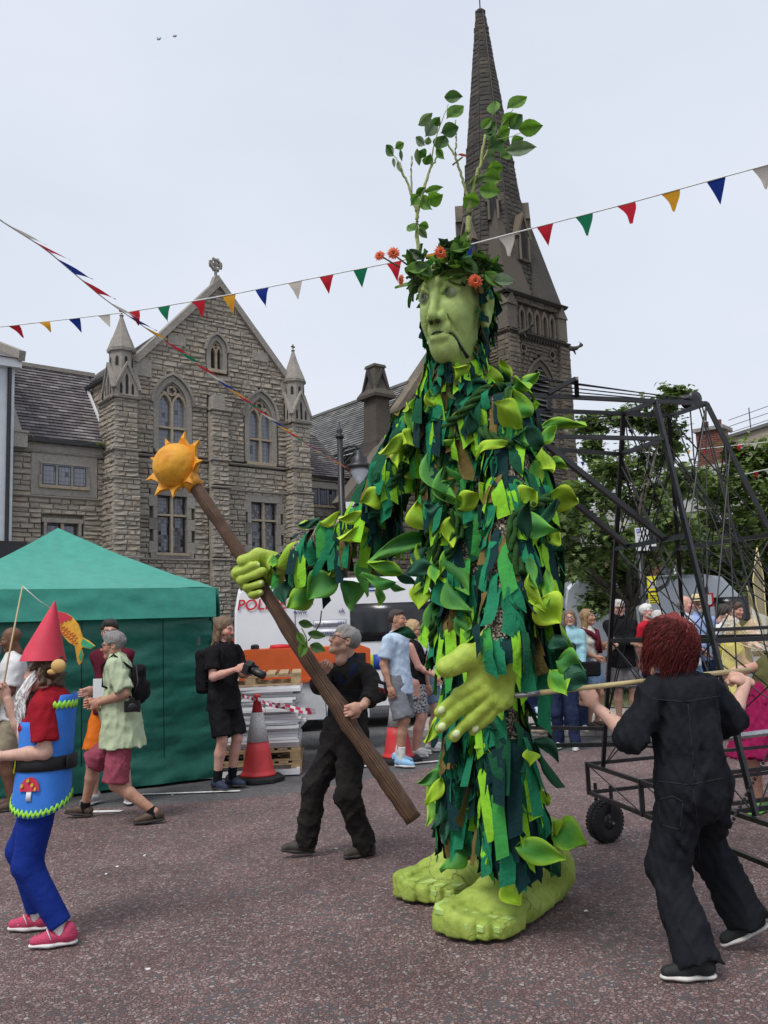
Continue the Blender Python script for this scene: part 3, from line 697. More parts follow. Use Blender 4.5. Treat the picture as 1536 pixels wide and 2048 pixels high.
# corner buttresses and turrets
def buttress(s0,s1,zt,seed,left_face=True):
 bm=MB();bm.box((s0+.06,-.3,0),(s1-.06,.8,zt),0,H);b=bm.build('buttress','mortar',hall)
 for a,z0,z1 in((.05,0,5.94),(.02,5.94,6.74),(0,6.74,zt)):
  ms=coursed(H,lambda s,z:True,s0-a,s1+a,z0+.05,z1-.03,.135,(.22,.42),t=-.4-a,depth=.13,seed=seed)
  Ls=frame(H(s0-a,0,0),-VV,U)
  ms+=coursed(Ls,lambda s,z:True,-.75,.4+a,z0+.05,z1-.03,.135,(.22,.42),t=0,depth=.13,seed=seed+1)
  lay(b,ms,'rock','stone_hall',40,seed=seed)
 for z in(5.94,6.74,zt,3.8):
  string_course(H,s0-.09,s1+.07,z,b,t=-.42);
  string_course(frame(H(s0,0,0),-VV,U),-.7,.47,z,b,t=-.02)
 c=((s0+s1)/2,-.05);hw=(s1-s0)/2
 tr=MB();tr.box((c[0]-hw*.98,c[1]-hw*.98-.02,zt+.04),(c[0]+hw*.98,c[1]+hw*.98,zt+.42),0,H);t_=tr.build('turret','ashlar_hall',hall)
 oc=MB();oc.lathe([(hw*1.02,zt+.3),(hw*1.02,zt+1.32),(hw*1.2,zt+1.36),(hw*1.22,zt+1.43)],8,(0,0,0),fr=lambda x,y,z:H(c[0]+x,c[1]+y,z),a0=PI/8);oc.build('octagon_shaft','ashlar_hall',t_)
 sp=MB();sp.lathe([(hw*1.18,zt+1.44),(hw*.80,zt+1.78),(hw*.76,zt+1.79),(hw*.42,zt+2.1),(hw*.40,zt+2.12),(.04,zt+2.42),(.07,zt+2.45),(.03,zt+2.5)],8,fr=lambda x,y,z:H(c[0]+x,c[1]+y,z),a0=PI/8);sp.build('spirelet','ashlar_hall',t_)
 fb=MB();fb.box((c[0]-.016,c[1]-.016,zt+2.5),(c[0]+.016,c[1]+.016,zt+2.66),0,H).box((c[0]-.07,c[1]-.018,zt+2.56),(c[0]+.07,c[1]+.018,zt+2.6),0,H);fb.build('finial','stone_spire',t_)
 for fr2 in(frame(H(c[0],c[1]-hw-.03,zt)),frame(H(c[0]-hw-.03,c[1],zt),-VV,U),frame(H(c[0]+hw+.03,c[1],zt),VV,-U)):
  g=MB();g.prism([(-hw,.05),(hw,.05),(hw*.96,.3),(0,.98),(-hw*.96,.3)],-.02,.12,fr=fr2);gg=g.build('gablet','ashlar_hall',t_)
  g=MB();g.ring([(-hw*1.1,.26),(0,1.03),(hw*1.1,.26)],[(-hw*.98,.22),(0,.93),(hw*.98,.22)],-.07,.1,fr=fr2);g.build('gablet_coping','ashlar_hall',t_)
  for k,w_,z1 in((-.5,.07,.42),(0,.08,.68),(.5,.07,.42)):quad_uv('blind_lancet',fr2,[(k*hw-w_/2,.1)]+parch(k*hw,w_,z1-.12,z1,3)+[(k*hw+w_/2,.1)],-.024,'louvre',t_)
 for k in range(8):
  a=PI/4*k;f3=frame(H(c[0]+math.cos(a)*hw*.955,c[1]+math.sin(a)*hw*.955,zt),-U*math.sin(a)+VV*math.cos(a),-(U*math.cos(a)+VV*math.sin(a)))
  quad_uv('blind_slit',f3,[(-.045,.92)]+parch(0,.09,1.12,1.2,3)+[(.045,.92)],-.004,'louvre',t_)
buttress(-.82,-.16,8.2,11);buttress(4.93,5.59,8.2,17)
# gable coping, kneelers, cross
mb=MB();mb.ring([(-.22,9.42),(2.62,12.5),(5.42,9.42)],[(-.02,9.36),(2.62,12.22),(5.22,9.36)],-.1,.45,fr=H);mb.build('gable_coping','ashlar_hall',hall)
for s in(.12,5.08):box_obj('kneeler',H,(s-.28,-.055,9.0),(s+.28,.1,9.5),'ashlar_hall',hall)
for s,z in((1.2,10.1),(4.05,10.1)):box_obj('ashlar_block',H,(s-.28,-.04,z),(s+.28,.1,z+.3),'ashlar_hall',hall)
cx=MB();cx.prism([(2.44,12.3),(2.8,12.3),(2.68,12.62),(2.56,12.62)],.05,.3,fr=H)
cx.box((2.585,.14,12.6),(2.655,.21,13.18),0,H)
ang=[2*PI*k/18 for k in range(18)];cc=(2.62,13.0)
cx.ring([(cc[0]+.19*math.cos(a),cc[1]+.19*math.sin(a))for a in ang],[(cc[0]+.13*math.cos(a),cc[1]+.13*math.sin(a))for a in ang],.13,.22,0,H,True)
cx.box((2.4,.135,12.965),(2.84,.215,13.035),0,H)
for k in range(8):
 a=PI/4*k+.39;cx.sphere(H(cc[0]+.2*math.cos(a),.175,cc[1]+.2*math.sin(a)),.045,6,4)
cx.build('cross_finial','ashlar_hall',hall)
# hall roof and flank
for sgn,s0 in((-1,-.55),(1,5.75)):
 up=nrm((2.62-s0)*U+0*VV+2.95*ZZ*1.0);P=H(s0,.45,9.05 if sgn<0 else 9.05)
 fr=slope_frame(P,VV,up);rb=MB();rb.box((0,0,0),(9,.05,4.25),0,fr);ro=rb.build('roof','mortar_dark',hall)
 if sgn<0:slate_roof(ro,fr,0,5.5,17,.25,.36,'slate_grey',21,60,None)
solo('flank_wall','mortar',hall,'box',(-.5,.5,0),(-.3,8.5,9.1),fr=H)
lay(hall,coursed(frame(H(-.62,0,0),-VV,U),lambda s,z:True,-3.2,-.7,6.6,8.95,.14,(.22,.42),depth=.13,seed=23),'rock','stone_hall',0,rest='flank_stone_courses')
solo('gutter','black_iron',hall,'bar',H(-.72,.45,8.98),H(-.72,4,8.98),.1,.1)
solo('downpipe','black_iron',hall,'tube',[H(-.72,.65,8.95),H(-.74,.66,6.7)],.045)
# ------------------------------------------------------------------ left wing
wing=thing('stone_wing','low two-storey stone wing with purple slate roof beside the gabled hall','building',H(-2,.4,0),TH)
ww=prism_obj('front_wall',H,[(-3.24,0),(-.8,0),(-.8,6.6),(-3.24,6.6)],.5,.8,'mortar',wing)
def wing_mask(s,z):
 if-2.78<s<-1.02 and 5.46<z<6.6:return False
 if-2.52<s<-1.4 and 3.2<z<4.96:return False
 return abs(z-5.42)>.04 and z<6.55
lay(ww,coursed(H,wing_mask,-3.28,-.82,0,6.55,.135,(.22,.55),t=.33,depth=.17,seed=31),'rock','stone_hall',160,seed=31)
solo('ashlar_panel','ashlar_hall',ww,'box',(-2.78,.315,5.46),(-1.02,.5,6.6),fr=H)
wn=rect_window(wing,H,-2.52,-1.3,5.72,6.3,3,None,t=.3,sur=.05,rec=.012,glass='lead_glass_big')
rect_window(wing,H,-2.36,-1.52,3.4,4.74,2,None,t=.33,sur=.12,glass='lead_glass_big')
string_course(H,-3.3,-.82,6.62,ww,t=.33,h=.1);string_course(H,-3.3,-1.0,5.42,ww,t=.33)
solo('eave_board','ashlar_hall',ww,'box',(-3.2,.32,6.66),(-.8,.6,6.86),fr=H)
solo('gutter','black_iron',wing,'bar',H(-3.2,.22,6.9),H(-.85,.22,6.9),.11,.1)
fr=slope_frame(H(-3.1,.28,6.9),U,nrm(2.22*VV+2.66*ZZ));rb=MB();rb.box((0,.02,0),(2.7,.08,3.46),0,fr);ro=rb.build('roof','mortar_dark',wing)
slate_roof(ro,fr,0,2.62,25,.139,.26,'slate_purple',33,230,None)
solo('ridge_tile','ashlar_hall',wing,'bar',H(-3.1,2.5,9.58),H(-.3,2.5,9.58),.2,.12)
sk=nrm(2.22*VV+2.66*ZZ)
mb=MB();mb.bar(H(-3.19,.2,6.95),H(-3.19,2.5,9.72),.24,.22);mb.box((-3.33,.0,6.62),(-2.98,.42,7.0),0,H);mb.box((-3.36,-.03,7.0),(-2.95,.45,7.06),0,H);mb.build('verge_coping','ashlar_hall',wing)
solo('lead_flashing','fascia_white',wing,'bar',H(-.7,.42,7.05),H(-.7,1.95,8.9),.06,.16)
for dx,sd in((-2.95,1),(-.95,2)):
 rr=random.Random(sd);gv=[];gf=[]
 for k in range(70):
  p=H(dx+rr.uniform(-.16,.16),.2+rr.uniform(-.05,.05),6.95);q=p+A(rr.uniform(-.15,.15),rr.uniform(-.1,.1),rr.uniform(-.2,.15));b=len(gv);gv+=[p-U*.012,p+U*.012,q];gf.append((b,b+1,b+2))
 mobj('gutter_weed',gv,gf,'grass',wing)
for s in(-3.3,):solo('downpipe','black_iron',wing,'tube',[H(-2.95,.15,6.86),H(-3.25,.15,6.72),H(-3.3,.2,6.5),H(-3.32,.2,0.5)],.04)
# ------------------------------------------------------------------ right wing
rw=thing('stone_annexe','low stone annexe with three-light window between hall turret and lamp post','building',H(6.7,.4,0),TH)
r1=prism_obj('front_wall',H,[(5.5,0),(7.72,0),(7.72,6.6),(5.5,6.6)],.5,.9,'mortar',rw)
def rw_mask(s,z):return not(5.95<s<7.3 and 5.5<z<6.5)and abs(z-5.38)>.04 and abs(z-4.75)>.04
lay(r1,coursed(H,rw_mask,5.6,7.72,0,6.5,.135,(.22,.5),t=.33,depth=.17,seed=41),'rock','stone_hall',60,seed=41)
solo('ashlar_panel','ashlar_hall',r1,'box',(5.95,.315,5.5),(7.3,.5,6.5),fr=H)
rect_window(rw,H,6.02,7.1,5.72,6.28,3,None,t=.3,sur=.05,rec=.012,glass='lead_glass_big')
for z in(6.55,5.38,4.75):string_course(H,5.6,7.78,z,r1,t=.33)
fr=slope_frame(H(5.3,.25,6.68),U,nrm(2.3*VV+2.0*ZZ));rb=MB();rb.box((0,.02,0),(2.5,.08,3.2),0,fr);ro=rb.build('roof','mortar_dark',rw)
slate_roof(ro,fr,0,2.5,22,.142,.27,'slate_purple',43,60,None)
# ------------------------------------------------------------------ white house at the left edge
wh=thing('white_house','white rendered house wall with black drainpipe cut by the photo edge','building',H(-4.5,.1,0),TH)
solo('wall','white_render',wh,'box',(-9,-.1,0),(-3.36,5,8.62),fr=H)
solo('eave_fascia','fascia_white',wh,'box',(-9,-.28,8.62),(-3.24,5,8.84),fr=H)
mb=MB();mb.prism([(-.35,8.842),(5.2,8.842),(2.4,9.95)],-9,-3.22,fr=lambda x,y,z:H(y,x,z));mb.build('roof','slate_purple',wh)
mb=MB();mb.bar(H(-3.27,-.4,8.9),H(-3.27,2.45,10.05),.16,.26);mb.build('verge_coping','ashlar_hall',wh)
solo('drainpipe','black_iron',wh,'tube',[H(-3.5,-.16,8.6),H(-3.5,-.16,.3)],.05)
solo('shop_fascia','black_iron',wh,'box',(-9,-.5,3.3),(-3.1,-.12,4.12),fr=H)
# ------------------------------------------------------------------ church nave
NO=at(793,827,30);NO[2]=0;N=frame(NO)
church=thing('church_nave','dark sandstone church nave with steep gable, pinnacle and grey slate roof','building',N(2,0,0),TH)
gp=[(-1.0,0),(5.2,0),(5.2,11.2),(3.0,12.75),(-.1,9.0),(-1.0,7.9)]
gw=prism_obj('gable_wall',N,gp,.17,.6,'mortar_dark',church)
def ng(s,z):return z<9.05+s*1.2 if s<3 else z<12.6-(s-3)*.6
lay(gw,coursed(N,ng,-.75,5.0,3.5,12.6,.17,(.25,.6),depth=.17,seed=51),'rock','stone_church',130,seed=51)
mb=MB();mb.ring([(-.2,9.1),(3.0,13.05),(5.4,11.4)],[(.0,8.95),(3.0,12.7),(5.2,11.0)],-.12,.5,fr=N);mb.build('gable_coping','stone_church',church)
# side wall and roof
solo('side_wall','mortar_dark',church,'box',(-1.1,.6,0),(-.9,13,7.8),fr=N)
lay(church,coursed(frame(N(-1.28,0,0),-VV,U),lambda s,z:True,-9,-.3,4.8,7.75,.17,(.25,.55),depth=.17,seed=53),'soft','stone_church',0,rest='side_stone_courses')
fr=slope_frame(N(-1.45,.35,7.8),VV,nrm(2.35*U+2.62*ZZ));rb=MB();rb.box((0,.02,0),(13,.09,3.5),0,fr);ro=rb.build('roof','mortar_dark',church)
slate_roof(ro,fr,0,13,22,.159,.3,'slate_grey',55,260,None)
solo('ridge_tile','slate_grey',church,'bar',N(.92,.3,10.46),N(.92,13,10.46),.2,.1)
solo('gutter','black_iron',church,'bar',N(-1.5,.5,7.75),N(-1.5,10,7.75),.12,.1)
# pinnacled buttress at the corner
mb=MB();mb.box((-1.42,-.6,0),(-.68,.55,7.9),0,N);pb=mb.build('buttress','mortar_dark',church)
lay(pb,coursed(frame(N(0,-.72,0)),lambda s,z:True,-1.5,-.62,3,7.5,.2,(.3,.6),depth=.12,seed=57)+coursed(frame(N(-1.54,0,0),-VV,U),lambda s,z:True,-.6,.66,3,7.5,.2,(.3,.6),depth=.12,seed=58),'soft','stone_church',60,seed=57)
mb=MB();mb.lathe([(.62,7.45),(.58,7.6),(.5,8.1),(.44,9.4),(.68,9.42),(.70,9.52),(.5,9.75),(.33,10.5),(.4,10.52),(.36,10.62)],4,fr=lambda x,y,z:N(-1.05+x*.95,-.2+y,z),a0=PI/4);pn=mb.build('pinnacle','stone_spire',church)
for k,fr2 in enumerate((frame(N(-1.05,-.56,9.5)),frame(N(-1.42,-.2,9.5),-VV,U))):
 g=MB();g.ring([(-.4,0),(0,.95),(.4,0)],[(-.3,0),(0,.78),(.3,0)],-.02,.2,fr=fr2);g.build('gablet_coping','stone_spire',pn)
 # porch gable leaning against the corner
PF=frame(N(-1.15,-1.0,0));
pw=prism_obj('porch_gable',PF,[(-1.95,3),(1.6,3),(1.6,6.0),(0,7.75),(-1.95,5.6)],.17,.5,'mortar_dark',church)
lay(pw,coursed(PF,lambda s,z:z<7.65-abs(s)*1.1 and not arch_in(s,z,-.75,1.0,3,5.4,6.4),-1.9,1.5,3.2,7.6,.19,(.25,.55),depth=.17,seed=59),'soft','stone_church',60,seed=59)
mb=MB();mb.ring([(-2.15,5.65),(0,8.0),(2.1,5.7)],[(-1.95,5.5),(0,7.66),(1.9,5.5)],-.15,.5,fr=PF);mb.build('porch_coping','stone_church',church)
arch_window(church,PF,-.75,.7,3.3,5.4,6.15,hood=True,smat='stone_church',mmat='stone_church',glass='louvre',tracery=False)
SW=frame(N(-1.28,0,0),-VV,U)
for s in(-1.9,-3.6):arch_window(church,SW,s,.8,4.6,6.2,6.9,t=-.02,smat='stone_church',mmat='stone_church',glass='louvre',hood=True,tracery=False)
# ------------------------------------------------------------------ tower and spire
TO=at(1018.6,691.8,32);TO[2]=0;T=frame(TO);TW=3.35
tower=thing('church_spire','tall dark stone church tower with tapering octagonal spire behind the green giant','tower',T(1.6,1.7,0),TH)
tb=MB();tb.box((.17,.17,0),(TW-.17,TW-.17,14.3),0,T);twl=tb.build('tower_wall','mortar_dark',tower)
def tmask(s,z):
 if arch_in(s,z,1.68,1.75,8.2,10.45,11.95):return False
 if z>12.78 and .62<s<2.85 and z<13.95:return False
 for c in(.79,2.49):
  if(s-c)**2+(z-12.14)**2<.045:return False
 return abs(z-12.7)>.07
TL=frame(T(0,0,0),-VV,U);TR=frame(T(TW,0,0),VV,-U)
ms=coursed(T,tmask,.05,TW-.05,5.0,14.2,.15,(.2,.5),depth=.17,seed=61)+coursed(TL,lambda s,z:abs(z-12.7)>.07,-TW+.05,-.03,7,14.2,.15,(.2,.5),depth=.17,seed=62)
lay(twl,ms,'rock','stone_church',300,seed=61)
for f_,a,b in((T,-.12,TW+.12),(TL,-TW-.1,.12)):
 string_course(f_,a,b,12.7,twl,'stone_spire',h=.2,d=.2);string_course(f_,a,b,14.27,twl,'stone_spire',h=.18,d=.2);string_course(f_,a,b,8.1,twl,'stone_church',h=.14,d=.12)
 s=a+.1
 while s<b-.05:solo('dentil','stone_spire',twl,'box',(s,-.11,12.5),(s+.07,.02,12.6),fr=f_);s+=.16
for s0,s1,t0,t1 in((-.1,.46,-.1,.46),(TW-.46,TW+.1,-.1,.46),(-.1,.46,TW-.46,TW+.1)):
 mb=MB();mb.box((s0+.04,t0+.04,0),(s1-.04,t1-.04,12.6),0,T);b_=mb.build('corner_buttress','mortar_dark',tower)
 ms=coursed(frame(T(0,t0-.04,0)),lambda s,z:True,s0-.02,s1,5,12.55,.2,(.28,.56),depth=.1,seed=63)+coursed(frame(T(s0-.04,0,0),-VV,U),lambda s,z:True,-t1,-t0,5,12.55,.2,(.28,.56),depth=.1,seed=64)
 lay(b_,ms,'soft','stone_church',60,seed=63)
 # gabled cap in the upper stage
 u_=MB();u_.box((s0+.02,t0+.02,12.82),(s1-.02,t1-.02,13.75),0,T);u_.prism([(s0-.02,13.74),(s1+.02,13.74),((s0+s1)/2,14.25)],t0-.03,t0+.3,fr=T);u_.prism([(-t1-.02,13.74),(-t0+.02,13.74),(-(t0+t1)/2,14.25)],s0-.03,s0+.3,fr=lambda x,y,z:T(y,-x,z));u_.build('corner_cap','stone_church',b_)
for k in range(5):
 c=.82+k*.445
 mb=MB();mb.ring([(c-.19,12.83)]+parch(c,.38,13.45,13.86,5)+[(c+.19,12.83)],[(c-.11,12.83)]+parch(c,.22,13.42,13.68,5)+[(c+.11,12.83)],-.03,.17,fr=T);aa=mb.build('arcade_arch','stone_church',tower)
 quad_uv('arcade_recess',T,[(c-.12,12.83)]+parch(c,.24,13.42,13.7,5)+[(c+.12,12.83)],.14,'mortar_dark',aa)
 solo('arcade_shaft','stone_spire',aa,'tube',[T(c,.06,12.86),T(c,.06,13.4)],.035)
arch_window(tower,T,1.68,1.3,8.3,10.45,11.55,hood=True,louvre=True,smat='stone_church',mmat='stone_church',tracery=False,sur=.2)
for c in(.79,2.49):
 mb=MB();ang=[2*PI*k/12 for k in range(12)];mb.ring([(c+.2*math.cos(a),12.14+.2*math.sin(a))for a in ang],[(c+.12*math.cos(a),12.14+.12*math.sin(a))for a in ang],-.03,.17,0,T,True);q=mb.build('quatrefoil','stone_church',tower)
 quad_uv('quatrefoil_recess',T,[(c+.13*math.cos(a),12.14+.13*math.sin(a))for a in ang],.12,'louvre',q)
for p,d in((T(TW+.1,-.1,12.55),nrm(U-VV*.3)),(T(TW+.12,.3,12.1),nrm(U+VV*.2)),(T(.45,-.12,12.6),nrm(-VV+.2*U))):
 sd=Sdf(.03,.05);sd.cone(p,p+d*.35+ZZ*.05,.11,.075).cone(p+d*.35+ZZ*.05,p+d*.55+ZZ*.16,.07,.05).ell(p+d*.6+ZZ*.2,(.085,.085,.07)).cone(p+d*.62+ZZ*.24,p+d*.5+ZZ*.36,.03,.015).cone(p+d*.2,p+d*.3-ZZ*.2,.05,.03)
 V_,F_,_=sd.mesh();mobj('gargoyle',V_,F_,'stone_spire',tower,True)
 # spire: octagon rising from the square
SCX,SCY,SZ0,SZ1=1.5,1.86,14.35,27.75
def spire_ap(z):return np.interp(z,[14.35,20.4,27.75],[1.62,.98,.17])
k8=math.tan(PI/8)
mb=MB();mb.lathe([(spire_ap(z)/math.cos(PI/8)-.1,z)for z in(14.35,17,20.4,24,27.6)],8,fr=lambda x,y,z:T(SCX+x,SCY+y,z),a0=PI/8);spo=mb.build('spire','mortar_dark',tower)
ms=[]
for f in range(8):
 a=PI/4*f;n=U*math.cos(a)+VV*math.sin(a)
 if n[1]>.75:continue
 tn=-U*math.sin(a)+VV*math.cos(a)
 z=14.4;row=0;rr=random.Random(70+f)
 while z<27.4:
  h=.21*rr.uniform(.8,1.2);a0,a1=spire_ap(z),spire_ap(z+h);w=2*a0*k8;cnt=max(1,int(round(w/rr.uniform(.32,.55))));
  up=ZZ*h+n*(a1-a0);base=T(SCX,SCY,z)+n*(a0+.02)
  cuts=[-.5+i/cnt+(rr.uniform(-.12,.12)/cnt if 0<i<cnt else 0)for i in range(cnt+1)]
  for i in range(cnt):
   M=np.zeros((3,4));M[:,0]=tn*(w*(cuts[i+1]-cuts[i])-.008);M[:,1]=-n*.12;M[:,2]=up*.96;M[:,3]=base+tn*(w*cuts[i]);ms.append(M)
  z+=h;row+=1
lay(spo,ms,'soft','stone_spire',300,seed=71)
for z,e,h in((20.55,.07,.12),(21.3,.06,.1),(26.9,.06,.12),(27.72,.05,.14)):
 mb=MB();r0=spire_ap(z)/math.cos(PI/8);mb.lathe([(r0+.01,z-h),(r0+e,z-h*.4),(r0+e,z),(r0-.02,z+h*.5)],8,fr=lambda x,y,zz:T(SCX+x,SCY+y,zz),a0=PI/8);mb.build('spire_band','stone_spire',spo)
for k in range(14):
 f_=(-3*PI/4,-PI/2,PI,-PI/4)[k%4];i=k//4
 n=U*math.cos(f_)+VV*math.sin(f_);tn=-U*math.sin(f_)+VV*math.cos(f_)
 p=T(SCX,SCY,20.92)+n*(spire_ap(20.92)+.02)+tn*(i-1.5)*.2;mb=MB();mb.add([p+tn*.055*math.cos(q)+ZZ*.055*math.sin(q)+n*.035 for q in ang],[tuple(range(12))]);mb.build('quatrefoil_hole','louvre',spo)
for s,t_ in((0.02,.02),(TW-.02,.02),(.02,TW-.02)):
 cxs,cyt=(SCX-s),(SCY-t_);p0=T(s,t_,14.36);zb=19.4;dg=nrm(A(s-SCX,t_-SCY,0));kk=spire_ap(zb)+.03
 ap=T(SCX+math.copysign(kk*.707,-cxs),SCY+math.copysign(kk*.707,-cyt),zb)
 e1=T(s+math.copysign(1.5,cxs),t_,14.36);e2=T(s,t_+math.copysign(1.5,cyt),14.36);c0=T(SCX,SCY,14.36)
 mb=MB();mb.add([p0,e1,e2,ap,c0],[(0,1,3),(0,3,2),(1,4,3),(2,3,4),(0,2,4,1)]);mb.build('broach','stone_spire',spo)
def lucarne(a,z,w,h):
 n=U*math.cos(a)+VV*math.sin(a);tn=-U*math.sin(a)+VV*math.cos(a);r0=spire_ap(z)+.14
 f3=frame(T(SCX,SCY,z)+n*r0,tn,-n);lu=MB();lu.prism([(-w/2,0),(w/2,0),(w/2,h*.6),(0,h),(-w/2,h*.6)],0,.9,fr=f3);l_=lu.build('lucarne','stone_spire',spo)
 mb=MB();mb.ring([(-w*.62,h*.52),(0,h*1.08),(w*.62,h*.52)],[(-w*.48,h*.5),(0,h*.97),(w*.48,h*.5)],-.08,.6,fr=f3);mb.build('lucarne_gable','stone_church',l_)
 quad_uv('lucarne_opening',f3,[(-w*.2,h*.08)]+parch(0,w*.4,h*.52,h*.72,4)+[(w*.2,h*.08)],-.012,'louvre',l_)
 for k in(-1,1):solo('lucarne_shaft','stone_church',l_,'tube',[f3(k*w*.36,-.05,0),f3(k*w*.36,-.05,h*.55)],.05)
lucarne(-PI/2,15.9,.72,1.9);lucarne(PI,15.9,.72,1.9);lucarne(-PI/4,17.3,.5,1.5);lucarne(-3*PI/4,17.6,.5,1.5);lucarne(3*PI/4,17.4,.5,1.5);lucarne(0,17.4,.5,1.5)
solo('weathervane_rod','black_iron',spo,'tube',[T(SCX,SCY,27.7),T(SCX,SCY,29.2)],.03)
solo('lightning_conductor','cable',spo,'tube',[T(SCX,SCY,z)+nrm(-U-VV*1.0)*0+(U*math.cos(-5*PI/8)+VV*math.sin(-5*PI/8))*(spire_ap(z)/math.cos(PI/8)+.06)for z in(27.6,24,20.4,17,14.5)],.018,n=4)
# ------------------------------------------------------------------ street lamp, vans, houses, trees, bunting
lp=at(684,1010,17.5);LX,LY=lp[0],lp[1]
lamp=thing('street_lamp','black cast iron street lamp with hanging lantern in front of the church','street lamp',(LX,LY,0))
zt_=at(680,872,17.5)[2]
mb=MB();mb.lathe([(.12,0),(.12,.8),(.085,.9),(.075,2.5),(.062,zt_)],10,(LX,LY,0));mb.build('post','black_iron',lamp,True)
mb=MB();mb.lathe([(.085,zt_-.04),(.09,zt_),(.04,zt_+.05),(.075,zt_+.11),(.02,zt_+.17),(.01,zt_+.3)],8,(LX,LY,0));mb.build('finial','black_iron',lamp,True)
ax_=at(714,893,17.5);lz=ax_[2]
mb=MB();mb.tube([(LX,LY,lz-.1),((LX+ax_[0])/2,LY,lz+.02),(ax_[0],LY,lz+.0),(ax_[0]+.02,LY,lz-.1)],.03,6);mb.tube([(LX,LY,lz-.6),(LX+.1,LY,lz-.33),(LX+.27,LY,lz-.14),(LX+.36,LY,lz-.02)],.02,5);mb.tube([(LX+.05+.06*math.cos(k),LY,lz-.2+.06*math.sin(k))for k in np.linspace(0,6.3,9)],.014,5);mb.build('arm','black_iron',lamp,True)
c=(ax_[0]+.03,LY,lz-.1);mb=MB();mb.lathe([(.03,.03),(.09,.0),(.1,-.09),(.17,-.14),(.175,-.25),(.29,-.30),(.30,-.36),(.13,-.37)],14,c);mb.build('lantern_hood','black_iron',lamp,True)
mb=MB();mb.lathe([(.19,-.36),(.18,-.44),(.1,-.6),(.03,-.68),(.005,-.69)],12,c);mb.build('lantern_glass','lamp_glass',lamp,True)
mb=MB();mb.box((LX+.08,LY-.1,2.9),(LX+.32,LY+.1,3.2));q=at(690,1020,17.5);mb.V=[(x,y,z-3.05+q[2])for x,y,z in mb.V];mb.build('alarm_box','fascia_white',lamp)
# ---- vans
def text_mesh(cu):
 o=bpy.data.objects.new('lettering',cu);COL.objects.link(o);bpy.context.view_layer.update()
 me=bpy.data.meshes.new_from_object(o.evaluated_get(bpy.context.evaluated_depsgraph_get()));bpy.data.objects.remove(o);return me
def van_shape(root,L,W_,Hh,paint,fr,glass_runs,z0=.32):
 "panel van along local x (0..L), near side at y=0, fr maps local to world"
 prof=[(0.02,.45),(.0,.9),(.02,Hh-.5),(.08,Hh-.16),(.22,Hh-.02),(L*.62,Hh),(L*.7,Hh-.07),(L*.83,Hh-.82),(L*.97,Hh-1.1),(L,Hh-1.35),(L,.45),(L-.1,.33),(.12,.33)]
 mb=MB();n=len(prof);ys=[(0,.78),(.03,.95),(.1,1.0),(W_-.1,1.0),(W_-.03,.95),(W_,.78)]
 cxm,czm=L/2,Hh*.45;V=[]
 for y,k in ys:
  for x,z in prof:
   kk=1-(1-k)*(.14 if z<Hh*.6 else .28);dz=(Hh-z)/Hh
   V.append(fr(cxm+(x-cxm)*(1-(1-k)*.06),y+(.10*(1-dz)**1.5 if y<W_/2 else-.10*(1-dz)**1.5),czm+(z-czm)*kk))
 F=[tuple(range(n))[::-1],tuple(range(5*n,6*n))]
 for j in range(5):F+=[(j*n+i,j*n+(i+1)%n,(j+1)*n+(i+1)%n,(j+1)*n+i)for i in range(n)]
 mb.add(V,F);body=mb.build('body',paint,root,False)
 for x in(L*.2,L*.82):
  w=MB();w.lathe([(.05,-.09),(.3,-.1),(.345,-.06),(.345,.12),(.3,.14)],20,fr=lambda a,b,c_:fr(x+a,.11+c_,.345+b));tw=w.build('wheel','rubber',root,True)
  w=MB();w.lathe([(.02,-.105),(.2,-.105),(.21,-.08)],14,fr=lambda a,b,c_:fr(x+a,.11+c_,.345+b));w.build('rim','steel',tw,True)
 return body
def side_y(z,Hh):dz=(Hh-z)/Hh;return .10*(1-dz)**1.5
simple('van_white',(0.74,0.75,0.77),0.3,0.04,2,spec=0.5);simple('van_silver',(0.42,0.45,0.49),0.3,0.05,2,spec=0.6,metal=0.3)
simple('police_blue',(0.02,0.06,0.35),0.5,0.1);simple('police_red',(0.55,0.02,0.03),0.5,0.1);simple('hivis_yellow',(0.62,0.72,0.05),0.5,0.1);simple('print_navy',(0.03,0.05,0.16),0.6)
simple('rubber_seal',(0.02,0.02,0.022),0.6)
VX=at(466,1240,14.6);va=R(7);vu=A(math.cos(va),math.sin(va),0);vv=A(-math.sin(va),math.cos(va),0)
PV=frame((VX[0],VX[1],0),vu,vv)
pvan=thing('police_van','white police van with red lettering and dark side windows behind the pallets','van',PV(2.5,1,0),va)
Hv=2.52;van_shape(pvan,5.4,2.0,Hv,'van_white',PV,None)
def side_panel(name,root,fr,Hh,x0,x1,z0,z1,m,e=.012,n=4):
 mb=MB();V=[]
 for i in range(n+1):
  z=z0+(z1-z0)*i/n;y=side_y(z,Hh)-e+.006
  V+=[fr(x0,y,z),fr(x1,y,z),fr(x0,y+.03,z),fr(x1,y+.03,z)]
 F=[]
 for i in range(n):b=4*i;F+=[(b,b+1,b+5,b+4),(b+1,b+3,b+7,b+5),(b+2,b,b+4,b+6)]
 F+=[(0,2,3,1),(4*n,4*n+1,4*n+3,4*n+2)]
 mb.add(V,F);return mb.build(name,m,root,True)
side_panel('side_window',pvan,PV,Hv,1.95,3.35,1.42,2.06,'dark_glass');side_panel('side_window',pvan,PV,Hv,3.42,4.3,1.42,2.06,'dark_glass')
side_panel('roof_stripe',pvan,PV,Hv,2.1,2.42,2.27,2.29,'police_blue',.014,1);side_panel('roof_stripe',pvan,PV,Hv,2.14,2.38,2.33,2.37,'police_blue',.014,1)
for k in range(14):side_panel('hivis_square',pvan,PV,Hv,.4+k*.32,.4+(k+1)*.32-.005,.95,1.2,'hivis_yellow' if k%2 else 'police_blue',.012,1)
